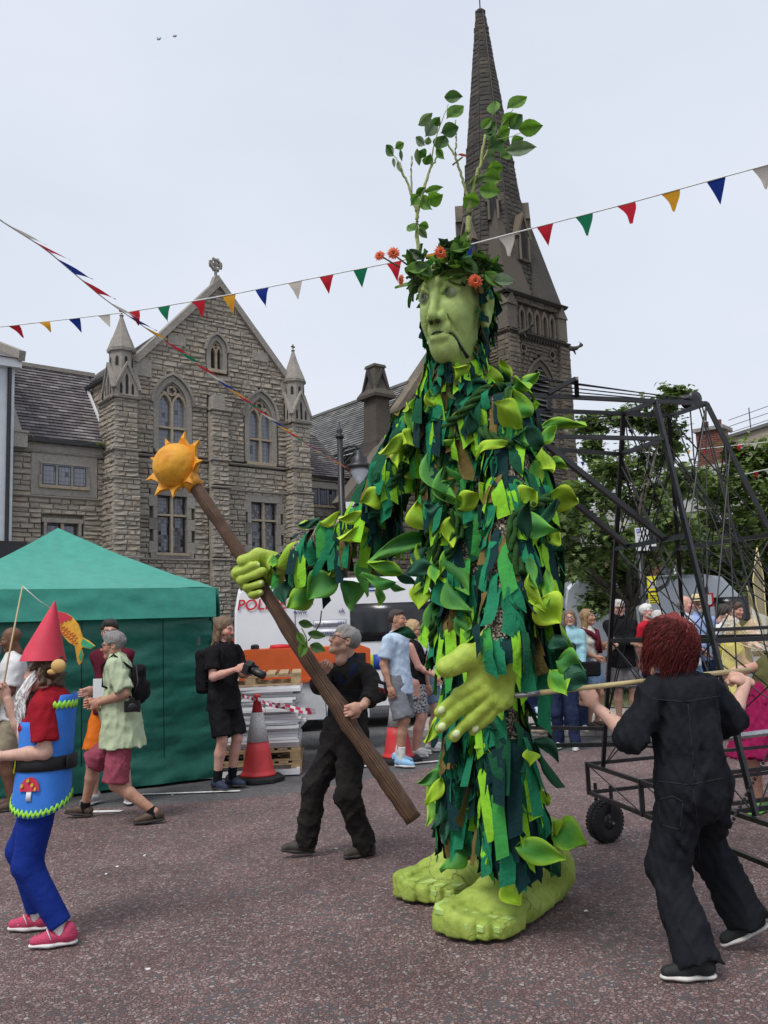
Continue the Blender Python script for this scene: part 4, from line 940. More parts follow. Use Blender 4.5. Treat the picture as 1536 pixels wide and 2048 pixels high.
side_panel('hivis_chevron',pvan,PV,Hv,.42,.62,1.2,1.36,'hivis_yellow',.013,1);side_panel('door_seam',pvan,PV,Hv,1.02,1.03,.6,2.2,'rubber_seal',.009);side_panel('door_seam',pvan,PV,Hv,3.38,3.39,.6,2.2,'rubber_seal',.009)
def lettering(name,text,fr,x,z,size,m,parent,Hh,shear=0.0,e=.02):
 cu=bpy.data.curves.new(name,'FONT');cu.body=text;cu.size=size;cu.extrude=.001;cu.shear=shear;cu.offset=.012*size;cu.materials.append(MAT[m])
 o=bpy.data.objects.new(name,text_mesh(cu));put(o,parent);y=side_y(z,Hh)-e;p=fr(x,y,z);q=fr(x,side_y(z+.2,Hh)-e,z+.2)-p;up=nrm(q);u_=fr.u;n=np.cross(u_,up)
 o.matrix_basis=Matrix([[u_[0],up[0],n[0],p[0]],[u_[1],up[1],n[1],p[1]],[u_[2],up[2],n[2],p[2]],[0,0,0,1]]);return o
lettering('lettering','POLICE',PV,.06,2.02,.25,'police_red',pvan,Hv,.15)
lettering('lettering','www',PV,1.0,1.92,.105,'print_navy',pvan,Hv);lettering('lettering','uk',PV,1.76,1.92,.105,'print_navy',pvan,Hv)
for k,(tx,num)in enumerate((('Non Emergency','101'),('Emergency','999'))):
 z=1.72-k*.145
 side_panel('notice',pvan,PV,Hv,1.33,1.88,z-.025,z+.085,'print_navy',.011,1);side_panel('notice_face',pvan,PV,Hv,1.336,1.874,z-.019,z+.079,'van_white',.0135,1)
 lettering('lettering',tx,PV,1.35,z,.062 if k==0 else .075,'print_navy',pvan,Hv,.1,.022);lettering('lettering',num,PV,1.74,z,.075,'print_navy',pvan,Hv,0,.022)
solo('rear_lamp','police_red',pvan,'box',(-.012,.12,1.2),(.03,.2,1.55),fr=PV);solo('roof_vent','rubber_seal',pvan,'box',(.12,.09,2.36),(.22,.11,2.41),fr=PV)
GX=at(1132,1250,18.0);ga=R(-4);gu=A(math.cos(ga),math.sin(ga),0);gvv=A(-math.sin(ga),math.cos(ga),0);GV=frame((GX[0],GX[1],0),gu,gvv)
gvan=thing('panel_van','silver-grey panel van parked behind the spectators under the tree','van',GV(1.5,1,0),ga)
van_shape(gvan,4.6,1.9,2.5,'van_silver',GV,None);side_panel('door_seam',gvan,GV,2.5,1.5,1.515,.6,2.2,'rubber_seal',.009);side_panel('door_window',gvan,GV,2.5,3.0,3.7,1.4,2.0,'dark_glass',.012);side_panel('side_strip',gvan,GV,2.5,.2,4.3,.8,.9,'rubber_seal',.012,1)
# ---- orange site machine behind the stack
simple('machine_orange',(0.62,0.105,0.02),0.45,0.12,5,spec=0.5);simple('machine_white',(0.6,0.62,0.64),0.5,0.1,5)
gx=at(478,1400,12.2);MF=frame((gx[0],gx[1],0),A(math.cos(R(3)),math.sin(R(3)),0),A(-math.sin(R(3)),math.cos(R(3)),0))
mach=thing('site_generator','orange and white wheeled generator behind the stacked panels','generator',MF(.9,.5,0),R(3))
mt=at(600,1296,12.2)[2]
mb=MB();mb.prism([(0,.95),(1.82,.95),(1.82,mt-.05),(1.7,mt),(.08,mt),(0,mt-.08)],0,1.0,fr=MF);mb.build('canopy','machine_orange',mach)
solo('body','machine_white',mach,'box',(.04,.02,.42),(1.78,.98,.948),fr=MF);solo('vent_panel','black_iron',mach,'box',(1.45,-.012,1.0),(1.75,.03,mt-.1),fr=MF);solo('canopy_ledge','machine_orange',mach,'box',(-.03,-.03,.93),(1.85,1.03,.975),fr=MF)
mb=MB();mb.tube([MF(.5,-.02,.86),MF(.5,-.08,.88),MF(.8,-.08,.88),MF(.8,-.02,.86)],.015,6);mb.build('handle','black_plastic',mach,True);solo('filler_cap','black_plastic',mach,'lathe',[(.06,0),(.06,.05),(.03,.07)],10,tuple(MF(.2,.3,mt)))
for x in(.35,1.45):
 w=MB();w.lathe([(.05,-.08),(.24,-.09),(.3,-.05),(.3,.08),(.24,.1)],18,fr=lambda a,b,c_:MF(x+a,.1+c_,.3+b));w.build('wheel','rubber',mach,True)
mb=MB();mb.lathe([(.0,.06),(.14,.05),(.16,.0)],14,tuple(MF(.55,.4,mt)));mb.build('rotating_lamp','police_red',mach,True)
# ---- parking sign post
simple('sign_white',(0.68,0.69,0.70),0.5,0.05);simple('sign_yellow',(0.75,0.68,0.02),0.5,0.08);simple('sign_ink',(0.03,0.03,0.035),0.6);simple('sign_blue',(0.02,0.09,0.42),0.5)
sp_=at(1296,1330,13.6);spost=thing('parking_sign','white parking plate and yellow notices on dark post before the tree','sign',(sp_[0],sp_[1],0.13))
zt2=at(1290,1058,13.6)[2];mb=MB();mb.tube([(sp_[0],sp_[1],.1),(sp_[0],sp_[1],zt2)],.045,10);mb.build('post','black_iron',spost,True)
def plate(px0,py0,px1,py1,Y,m,name,parent,th=.02,tilt=0.0):
 a=at(px0,py0,Y);b=at(px1,py1,Y);return solo(name,m,parent,'box',(a[0],Y-th,b[2]),(b[0],Y,a[2])),(a[0],b[0],b[2],a[2])
pl,(x0,x1,z0,z1)=plate(1269,1056,1299,1101,sp_[1]-.05,'sign_white','sign_plate',spost)
Yp=sp_[1]-.075
def ink(x0_,x1_,z0_,z1_,m='sign_ink',par=pl):return solo('printed_mark',m,par,'box',(x0_,Yp-.001,z0_),(x1_,Yp+.004,z1_))
w_=x1-x0;h_=z1-z0
ink(x0+.02,x0+.07,z1-.085,z1-.02,'sign_blue')
def flat_text(tx,x,y,z,size,m,parent):
 cu=bpy.data.curves.new('lettering','FONT');cu.body=tx;cu.size=size;cu.extrude=.0008;cu.materials.append(MAT[m]);o=bpy.data.objects.new('lettering',text_mesh(cu));put(o,parent);o.matrix_basis=Matrix.Translation((x,y,z))@Matrix.Rotation(PI/2,4,'X');return o
flat_text('P',x0+.028,Yp-.003,z1-.08,.07,'sign_white',pl);flat_text('8.00 am - 6.00 pm',x0+.08,Yp-.003,z1-.07,.017,'sign_ink',pl)
for i,tx in enumerate(('Permit holders','or','Pay & Display','No return','within 1 hour')):flat_text(tx,x0+.03,Yp-.003,z1-.13-i*.042,.028,'sign_ink',pl)
solo('ticket_box','black_iron',spost,'box',(x1+.012,sp_[1]-.08,z0+.0),(x1+.12,sp_[1]+.04,z1+.02));solo('ticket_window','sign_white',spost,'box',(x1+.025,sp_[1]-.09,z0+.06),(x1+.1,sp_[1]-.075,z0+.12))
p2,(a0,a1,b0,b1)=plate(1293,1153,1312,1181,sp_[1]-.05,'sign_yellow','notice',spost);solo('notice_sheet','sign_white',p2,'box',(a0+.03,Yp+.0,b0+.04),(a1-.02,Yp+.01,b1-.06))
for i in range(5):ink(a0+.035,a1-.03,b1-.09-i*.02,b1-.084-i*.02,par=p2)
p3,(a0,a1,b0,b1)=plate(1296,1186,1317,1207,sp_[1]-.05,'sign_yellow','notice',spost)
for i in range(4):ink(a0+.012,a1-.012-.02*(i%2),b1-.05-i*.035,b1-.038-i*.035,par=p3)
# small red-edged sign further back
rs=at(1415,1200,17);rsg=thing('road_sign','small red edged white sign by the white clapboard building','sign',(rs[0],rs[1],.13))
solo('post','black_iron',rsg,'tube',[(rs[0],rs[1],0.1),(rs[0],rs[1],rs[2]+.25)],.035);solo('sign_plate','police_red',rsg,'box',(rs[0]-.1,rs[1]-.06,rs[2]-.13),(rs[0]+.1,rs[1]-.045,rs[2]+.13));solo('sign_face','sign_white',rsg,'box',(rs[0]-.075,rs[1]-.07,rs[2]-.09),(rs[0]+.055,rs[1]-.058,rs[2]+.1))
# ---- houses on the right
def at2(x,y,Y):p=at(x,y,Y);return p
b0=at(1392,950,34);BT=frame((b0[0],b0[1],0),A(math.cos(R(-40)),math.sin(R(-40)),0),A(math.sin(R(40)),math.cos(R(40)),0))
bh=thing('rendered_house','beige rendered gable wall with red brick chimney stack beyond the trees','building',BT(3,2,0),R(-40))
zb=at(1440,880,33)[2];zc=at(1425,856,33.2)[2]
solo('wall','beige_render',bh,'prism',[(0,0),(9,0),(9,zb+1.2),(1.0,zb-.0),(0,zb-1.3)],0,5,fr=BT)
mb=MB();mb.bar(BT(.9,.0,zb+.05),BT(9.2,.0,zb+1.28),.25,.12);mb.build('wall_coping','slate_grey',bh)
ck=MB();ck.box((.35,-.45,zb-3.2),(1.25,.4,zc-.1),0,BT);cko=ck.build('chimney','mortar',bh)
ms=[]
for f_,s0,s1 in((frame(BT(0,-.5,0),BT.u,BT.v),.3,1.3),(frame(BT(.3,0,0),-BT.v,BT.u),-.4,.5)):ms+=coursed(f_,lambda s,z:True,s0,s1,zb-2.2,zc-.12,.085,(.23,.23),depth=.06,vary=0,seed=81,stagger=True,gap=.012)
lay(cko,ms,'ashlar','chimney_brick',200,'brick','brick_courses',81)
solo('chimney_cap','kerb',cko,'box',(.22,-.6,zc-.12),(1.4,.5,zc+.02),fr=BT)
for k in(.55,1.05):solo('chimney_pot','chimney_brick',cko,'lathe',[(.12,0),(.11,.3),(.13,.33)],10,tuple(BT(k,0,zc)))
for k in range(3):solo('wire','cable',bh,'tube',[BT(1.4,.1,zb+.3+k*.25),BT(9,.1,zb+1.55+k*.3)],.012,n=4)
for k in(2.2,3.6,5):solo('wire_post','cable',bh,'tube',[BT(k,.1,zb+(k-1)*.15),BT(k,.1,zb+.95+(k-1)*.16)],.02,n=5)
f0=at(1280,1045,27);FT=frame((f0[0],f0[1],0),A(math.cos(R(-38)),math.sin(R(-38)),0),A(math.sin(R(38)),math.cos(R(38)),0))
fh=thing('brick_house','brick house with white fascia and grey roof glimpsed through the tree','building',FT(2,2,0),R(-38));zf=f0[2]
solo('wall','chimney_brick',fh,'box',(0,0,0),(7,5,zf-.3),fr=FT);solo('fascia','fascia_white',fh,'box',(-.2,-.35,zf-.3),(7.2,5,zf+.1),fr=FT)
mb=MB();mb.prism([(-.45,zf+.102),(5.2,zf+.102),(2.4,zf+1.9)],-.25,7.3,fr=lambda x,y,z:FT(y,x,z));mb.build('roof','slate_grey',fh)
for k in(1.2,3.4,5.4):
 wn_=solo('window','fascia_white',fh,'box',(k-.5,-.04,zf-2.2),(k+.5,.1,zf-.8),fr=FT)
 for i in(-1,1):solo('pane','window_glass',wn_,'box',(k-.23+i*.24-.19,-.05,zf-2.1),(k-.01+i*.24,-.03,zf-.9),fr=FT)
c0=at(1424,1230,20);CF=frame((c0[0],c0[1],0),A(math.cos(R(-8)),math.sin(R(-8)),0),A(math.sin(R(8)),math.cos(R(8)),0))
cb=thing('clapboard_hut','white clapboard hut with small white window behind the spectators','building',CF(2,1,0),R(-8));zh=at(1430,1150,20)[2]
cw=solo('wall','clapboard',cb,'box',(0.02,.06,0),(4.5,2.5,zh+.3),fr=CF)
z=0.1
while z<zh+.2:
 mb=MB();mb.prism([(0,z),(0,z+.15),(.025,z+.15),(-.02,z)][::-1],0,4.5,fr=lambda x,y,zz:CF(y,.05+x,zz));mb.build('weatherboard','clapboard',cw);z+=.148
wz=at(1478,1204,20)[2];wx=(at(1478,1204,20)-CF.O)@CF.u
wf=solo('window','fascia_white',cb,'box',(wx-.2,-.03,wz-.2),(wx+.2,.08,wz+.2),fr=CF)
for i in range(3):
 for j in range(3):solo('pane','window_glass',wf,'box',(wx-.17+i*.118,-.038,wz-.17+j*.118),(wx-.17+i*.118+.1,-.02,wz-.17+j*.118+.1),fr=CF)
mb=MB();mb.prism([(-.4,zh+.25),(2.8,zh+.25),(1.2,zh+1.2)],-.2,4.8,fr=lambda x,y,zz:CF(y,x,zz));mb.build('roof','slate_grey',cb)
# far row closing the view at eye level
fr_=thing('terrace','low far terrace of stone houses glimpsed behind trees and vans','building',(10,45,0))
solo('wall','stone_church',fr_,'box',(-12,46,0),(40,52,5.5));mb=MB();mb.prism([(45.6,5.5),(52.4,5.5),(49,8)],-12.3,40.3,fr=lambda x,y,z:(y,x,z));mb.build('roof','slate_grey',fr_)
for k in range(14):solo('window','window_glass',fr_,'box',(-10+k*3.4,45.95,3.2),(-9+k*3.4,46.1,4.6))
# ---- trees
def leaf_poly(kind):
 if kind=='maple':return[(0,0),(.22,.02),(.5,.12),(.3,.3),(.42,.58),(.16,.56),(0,1),(-.16,.56),(-.42,.58),(-.3,.3),(-.5,.12),(-.22,.02)]
 return[(0,0),(.28,.3),(.2,.7),(0,1),(-.2,.7),(-.28,.3)]
def tree(name,label,base,zroot,Yc,clusters,leafm,lsz,seed,dens,trunk_r=.14,split=.45):
 r=random.Random(seed);root=thing(name,label,'tree',(base[0],base[1],zroot),0)
 cl=[(at(x,y,Yc+r.uniform(-1.3,1.3)),rad/FPX*Yc)for x,y,rad in clusters]
 top=np.mean([c for c,_ in cl],0);fork=A(base[0],base[1],zroot)*(1-split)+A(top[0],top[1],top[2])*split;fork[0]=base[0]*.7+top[0]*.3;fork[1]=base[1]*.7+top[1]*.3
 tr=MB();tr.tube([A(base[0],base[1],zroot-.05),lerp(A(base[0],base[1],zroot),fork,.5)+A(.03,0,0),fork],[trunk_r*1.15,trunk_r*.9,trunk_r*.75],10)
 for c,rad in cl:
  m=lerp(fork,c,.5)+A(r.uniform(-.2,.2),r.uniform(-.2,.2),-.15);tr.tube([fork,m,c],[trunk_r*.45,trunk_r*.25,trunk_r*.07],6)
 V=[];F=[];P0=np.array(leaf_poly('maple'))
 for c,rad in cl:
  nb=int(8+rad*16)
  for b in range(nb):
   d=nrm(A(r.gauss(0,1.15),r.gauss(0,1),r.gauss(0,.7)));tip=c+d*rad*r.uniform(.5,1.45);tr.tube([c,lerp(c,tip,.55)+A(0,0,.05),tip],[.012,.008,.004],3,cap=False)
   for k in range(int(dens*r.uniform(.6,1.4))):
    p=lerp(c,tip,r.uniform(.25,1.08))+A(r.gauss(0,.07),r.gauss(0,.07),r.gauss(0,.06))*(1+rad)
    s=lsz*r.uniform(.55,1.2);a=r.uniform(0,6.28);ti=r.uniform(-.25,1.1)
    e1=A(math.cos(a),math.sin(a),0);e2=A(-math.sin(a)*math.cos(ti),math.cos(a)*math.cos(ti),-math.sin(ti));n_=np.cross(e1,e2);b_=len(V)
    for i,(x,y)in enumerate(P0):V.append(p+s*(x*e1+y*e2+.18*abs(x)*n_))
    F.append(tuple(range(b_,b_+12)))
 tr.build('trunk','bark',root,True);o=mobj('crown',np.array(V),F,leafm,root);return root
ta=gnd(1272,1452)
tree('maple_tree','young maple tree with dark trunk behind the parking sign',at(1272,1400,16.5),.13,16.5,[(1340,790,24),(1310,835,34),(1250,835,32),(1185,852,24),(1335,885,36),(1290,930,36),(1225,940,40),(1190,985,45),(1260,1010,58),(1325,985,40),(1150,1045,40),(1220,1085,62),(1300,1080,60),(1135,1110,38),(1190,1150,48),(1260,1150,42),(1345,1040,44),(1372,955,30),(1195,1205,20),(1360,1100,48),(1150,985,25),(1108,1060,25),(1185,900,20)],'leaf_maple',.14,5,48)
tree('sycamore_tree','bushy green tree at the right edge before the beige house',at(1590,1300,19.5),.13,19.5,[(1480,935,42),(1530,915,48),(1440,985,44),(1500,1030,70),(1548,1000,70),(1415,1055,44),(1475,1105,62),(1540,1100,64),(1440,1150,44),(1500,1180,48),(1392,1100,42),(1550,1170,54),(1420,965,24),(1520,960,50),(1395,1150,30),(1470,1210,26)],'leaf_dark',.155,9,48,.2)
tree('dark_tree','dark tree mass between tower and silver van',at(1110,1300,26),.0,26,[(1085,1190,40),(1120,1150,40),(1140,1200,36),(1100,1120,30),(1060,1170,30)],'leaf_dark',.2,12,22,.18)
# ---- bunting
for n_,c_ in dict(flag_red=(0.48,0.02,0.035),flag_yellow=(0.62,0.30,0.025),flag_blue=(0.012,0.035,0.22),flag_cream=(0.55,0.50,0.44),flag_green=(0.01,0.16,0.075),flag_orange=(0.6,0.15,0.03)).items():
 t=cloth(n_,c_,bump=.2);tr=t.new('ShaderNodeBsdfTranslucent');tr.inputs[0].default_value=(*c_,1);ms_=t.new('ShaderNodeMixShader');ms_.inputs[0].default_value=.35;t.lk(t.b.outputs[0],ms_.inputs[1]);t.lk(tr.outputs[0],ms_.inputs[2]);t.lk(ms_.outputs[0],t.n['Material Output'].inputs[0])
simple('cord_white',(0.66,0.66,0.64),0.8)
def flag(a,b,tip,bow,m,parent):
 "pennant hung between a and b on the cord, pointing to tip, bellied by bow"
 V=[];F=[];n=6
 for i in range(n+1):
  t_=i/n
  for j in range(4):
   s_=j/3;e=lerp(a,b,s_);p=lerp(e,tip,t_);V.append(p+bow*math.sin(PI*t_)*(.6+.5*s_)*.5+bow*.35*math.sin(5*t_+2*s_)*t_)
 for i in range(n):
  for j in range(3):F.append((i*4+j,i*4+j+1,(i+1)*4+j+1,(i+1)*4+j))
 return mobj('flag',V,F,m,parent,True)
def bunting(label,pts,flags,hang,width,seed,cord=.008):
 "pts: (px, py, Y) along the cord; flags: (px, colour, drift)"
 r=random.Random(seed);xs=[p[0]for p in pts]
 def on(x):Y=1/np.interp(x,xs,[1/p[2]for p in pts]);return at(x,np.interp(x,xs,[p[1]for p in pts]),Y)
 root=thing('bunting',label,'bunting',on(xs[len(xs)//2]))
 X=np.linspace(xs[0],xs[-1],60);mb=MB();mb.tube([on(x)for x in X],cord,5);mb.build('cord','cord_white',root,True)
 for x,c_,dr in flags:
  a=on(x);d=nrm(on(x+3)-on(x-3));a=on(x)-d*width/2;b=on(x)+d*width/2
  tip=lerp(a,b,.5)+A(dr[0],dr[1],-hang*dr[2]);flag(a,b,tip,A(r.uniform(-.02,.05),r.uniform(-.07,.03),0),'flag_'+c_,root)
 return root
fl=[(-160,'red'),(-97,'green'),(-34,'red'),(1615,'red'),(1710,'green'),(27,'red'),(88,'yellow'),(148,'blue'),(208,'cream'),(266,'red'),(328,'green'),(395,'red'),(458,'yellow'),(524,'blue'),(590,'cream'),(653,'red'),(721,'green'),(788,'red'),(862,'yellow'),(930,'blue'),(1012,'cream'),(1090,'red'),(1168,'green'),(1252,'red'),(1341,'yellow'),(1432,'blue'),(1524,'cream')]
rr=random.Random(4)
bunting('long string of coloured pennants crossing the whole sky behind the giant head',[(-900,730,14),(-60,660,11.5),(0,654,11.3),(266,623,10.6),(458,590,10.2),(653,551,9.8),(790,524,9.5),(945,488,9.2),(1090,450,8.9),(1252,408,8.6),(1432,358,8.3),(1600,312,8.0),(2500,40,6.5)],[(x,c,(rr.uniform(.01,.05)+max(0,(500-x)/500)*.08,rr.uniform(-.05,.05),rr.uniform(.85,1.0)-max(0,(500-x)/500)*.35))for x,c in fl],.255,.185,1)
cy=['cream','red','blue','red','cream','blue','yellow','red','green','red','cream','blue','yellow','red','green','red','cream','blue','yellow','red','green','red','blue','yellow','green','red','yellow','red']
xs_=[35,85,132,180,232,268,300,340,368,398,420,442,462,480,496,512,527,548,562,576,590,604,618,630,642,654,666,676]
bunting('second string of pennants slanting down from the left edge to the street lamp',[(-700,-90,4.2),(-60,395,7.2),(0,440,7.8),(90,497,8.6),(205,595,9.8),(300,662,11.2),(370,712,11.9),(440,765,12.8),(530,832,14.4),(600,882,15.8),(692,936,17.4)],[(x,c,(.30,-.02,.55))for x,c in zip(xs_,cy)],.3,.38,2)
bunting('short string of small pennants from the lamp across the church wall',[(692,932,17.4),(720,933,18),(760,932,19),(830,930,20)],[(703,'orange',(.1,0,.6)),(717,'blue',(0,0,.9)),(737,'yellow',(0,0,.9)),(757,'red',(0,0,.9)),(780,'green',(0,0,.9))],.24,.22,3,.01)
bunting('upper short string of small pennants in front of the beige house',[(1150,925,20),(1340,905,19),(1420,896,18.6),(1536,884,18),(1600,876,18),(2300,800,15)],[(1165,'blue',(0,0,.9)),(1312,'cream',(0,0,.7)),(1376,'yellow',(0,0,.9)),(1409,'red',(0,0,.9)),(1476,'red',(0,0,.9)),(1508,'cream',(0,0,.95)),(1545,'green',(0,0,.9))],.13,.11,4)
bunting('lower short string of small pennants in front of the right-hand tree',[(1470,953,16.5),(1536,938,16),(1600,925,16),(2300,790,14)],[(1490,'green',(.02,0,.8)),(1510,'red',(.04,0,.9)),(1532,'cream',(.05,0,.9))],.12,.1,5)
# ---- two gulls
simple('gull',(0.3,0.3,0.32),0.8)
for lab,(x,y),sp in(('lower-flying of the two small gulls high in the sky',(318,79),1.0),('higher-flying of the two small gulls high in the sky',(350,73),.8)):
 c=at(x,y,60);sd=Sdf(.02,.03);w=.21*sp
 sd.cone(c+A(-.12,0,0),c+A(.12,0,.02),.05,.03).cone(c,c+A(-.1,0,.16)*sp,.04,.025,flat=(0,1,0),ff=.6).cone(c+A(-.1,0,.16)*sp,c+A(-w,0,.12)*sp,.025,.012).cone(c,c+A(.1,0,.14)*sp,.04,.025,flat=(0,1,0),ff=.6).cone(c+A(.1,0,.14)*sp,c+A(w,0,.1)*sp,.025,.012)
 V_,F_,_=sd.mesh();o=mobj('gull',V_-c,F_,'gull',None,True);o.location=c;tag(o,lab,'bird','gulls')
 # ------------------------------------------------------------------ green giant puppet
from mathutils.bvhtree import BVHTree
def painted(name,stops,scale=7,rough=.6,crack=None,bump=.35):
 t=NT(name);v=t.coord('Object');c=t.ramp(t.noise(v,scale,6,.62),stops)
 c=t.mix(.25,c,t.ramp(t.noise(v,scale*5,4,.6),[(.3,tuple(k*.6 for k in stops[0][1])),(.7,stops[-1][1])]))
 if crack:
  wob=t.noise(v,6,3,.6,1);vm=t.new('ShaderNodeVectorMath',operation='MULTIPLY_ADD');t.lk(wob,vm.inputs[0]);vm.inputs[1].default_value=(.12,)*3;t.lk(v,vm.inputs[2])
  w=t.new('ShaderNodeTexVoronoi');w.feature='DISTANCE_TO_EDGE';w.inputs['Scale'].default_value=crack[0];t.lk(vm.outputs[0],w.inputs['Vector'])
  msk=t.math('MULTIPLY',t.ramp(w.outputs['Distance'],[(.008,1.0),(.035,0.0)]),t.ramp(t.noise(v,2.5,2),[(.48,0.0),(.6,crack[1])]))
  c=t.mix(msk,c,crack[2])
 t.base(c).set(rough=rough,spec=.35);t.bump(t.math('ADD',t.noise(v,28,5,.65),t.math('MULTIPLY',t.noise(v,130,3),.4)),bump,.012);return t
painted('giant_face',[(.25,(.20,.29,.075)),(.45,(.30,.41,.11)),(.6,(.37,.49,.15)),(.8,(.46,.57,.19))],5.0)
painted('giant_hand',[(.25,(.21,.32,.03)),(.45,(.34,.46,.05)),(.62,(.42,.55,.075)),(.8,(.50,.61,.12))],5.0,crack=(5,.35,(.10,.22,.03)))
painted('giant_foot',[(.25,(.16,.25,.03)),(.42,(.29,.40,.055)),(.62,(.39,.50,.09)),(.8,(.48,.57,.15))],4.0,.75,crack=(7.5,.7,(.06,.045,.02)),bump=.6)
simple('giant_nail',(.60,.68,.36),.45,.15,12,.2,40);simple('giant_toenail',(.40,.56,.16),.45,.2,12,.2,40)
simple('crack_black',(.012,.014,.01),.7);simple('eye_white',(.27,.32,.17),.35,.12,20);simple('eye_iris',(.07,.11,.06),.3,.3,40);simple('eye_pupil',(.008,.01,.008),.2)
RIB={}
for n_,c_ in dict(rib_teal=(.008,.035,.036),rib_bottle=(.012,.085,.04),rib_emerald=(.018,.20,.095),rib_lime=(.26,.60,.035),rib_olive=(.17,.125,.04),rib_green=(.05,.30,.06)).items():cloth(n_,c_,rough=.8,bump=.5,var=.22,fold=30)
t=NT('camo');v=t.coord('Object');wb=t.noise(v,9,2,.5,1);vm=t.new('ShaderNodeVectorMath',operation='MULTIPLY_ADD');t.lk(wb,vm.inputs[0]);vm.inputs[1].default_value=(.05,)*3;t.lk(v,vm.inputs[2])
sn=t.new('ShaderNodeVectorMath',operation='SNAP');sn.inputs[1].default_value=(.0085,.0085,.0085);t.lk(vm.outputs[0],sn.inputs[0]);wn=t.new('ShaderNodeTexWhiteNoise');t.lk(sn.outputs[0],wn.inputs['Vector'])
f_=t.math('ADD',t.math('MULTIPLY',wn.outputs['Value'],.6),t.math('MULTIPLY',t.noise(v,22,2),.5));t.base(t.ramp(f_,[(0,(.012,.012,.01)),(.36,(.07,.055,.03)),(.46,(.24,.19,.12)),(.58,(.46,.40,.30)),(.72,(.02,.02,.018))],'CONSTANT')).set(rough=.85);t.bump(t.noise(v,18,3),.4,.02)
t=NT('foam');a=t.new('ShaderNodeVertexColor');a.layer_name='Col';v=t.coord('Object');t.base(t.mix(1.0,a.outputs['Color'],t.ramp(t.noise(v,9,5,.65),[(.3,(.78,.82,.7)),(.7,(1.12,1.08,1.1))]),'MULTIPLY')).set(rough=.62,spec=.3);t.bump(t.noise(v,300,2),.12,.004)
t=NT('silk_leaf');a=t.new('ShaderNodeVertexColor');a.layer_name='Col';v=t.coord('Object');c=t.mix(1.0,a.outputs['Color'],t.ramp(t.noise(v,30,4,.6),[(.3,.72),(.7,1.2)]),'MULTIPLY');t.base(c).set(rough=.5,spec=.35)
tr=t.new('ShaderNodeBsdfTranslucent');t.lk(t.mix(1.0,c,(1.3,1.5,.7),'MULTIPLY'),tr.inputs[0]);ms_=t.new('ShaderNodeMixShader');ms_.inputs[0].default_value=.4;t.lk(t.b.outputs[0],ms_.inputs[1]);t.lk(tr.outputs[0],ms_.inputs[2]);t.lk(ms_.outputs[0],t.n['Material Output'].inputs[0])
cloth('vine_cloth',(.03,.085,.022),bump=.5,var=.4,fold=60);simple('twig',(.20,.21,.10),.85,.35,40,.5,120);simple('wrap_tape',(.30,.34,.12),.7,.35,60,.5,90);simple('petal',(.62,.09,.02),.6,.35,60);simple('flower_eye',(.10,.035,.012),.8,.4,60)
GIANT=thing('green_giant_puppet','giant green leaf-covered walking puppet with crowned head, bare feet and outstretched arm','puppet',gnd(985,1840),R(-45))
# ---- core body of camouflage cloth
B=Sdf(.024,.12)
B.cone(at(925,800,4.95),at(955,1010,4.95),.21,.25).cone(at(955,1010,4.95),at(968,1250,4.92),.25,.22).cone(at(962,1250,4.92),at(965,1400,4.95),.21,.165)
B.cone(at(838,862,5.2),at(1008,846,4.62),.15,.16).cone(at(905,745,4.8),at(925,820,4.9),.13,.2)
B.cone(at(988,1400,4.82),at(1028,1690,4.84),.125,.135,k=.06).cone(at(932,1400,5.12),at(928,1680,5.26),.115,.10,k=.06)
B.cone(at(1022,866,4.55),at(1035,1070,4.36),.125,.12,k=.08).cone(at(1035,1070,4.36),at(1003,1290,4.14),.12,.098,k=.04)
B.cone(at(832,872,5.24),at(742,1035,5.58),.12,.115,k=.08).cone(at(742,1035,5.58),at(568,1128,6.0),.115,.08,k=.06)
B.disp=wrinkle(3,7,.02)
Vb,Fb,_=B.mesh();core=mobj('camouflage_body',Vb,Fb,'camo',GIANT,True)
BV=BVHTree.FromPolygons([tuple(map(float,p))for p in Vb],[tuple(map(int,f))for f in Fb])
def on_body(px,py,lift=.03,dflt=4.9):
 d=nrm(ray(px,py));h,n,i,dist=BV.ray_cast(Vector((0,0,CAMH)),Vector(d))
 if h is None:
 # nearest depth along the ray
  best=None
  for Y in np.linspace(4.0,6.2,45):
   p=at(px,py,Y);loc,nn,ix,ds=BV.find_nearest(Vector(p))
   if best is None or ds<best[0]:best=(ds,p)
  return best[1],nrm(CAMP-best[1])
 n=np.array(n);n=n if n@d<0 else-n
 return np.array(h)+n*lift,n
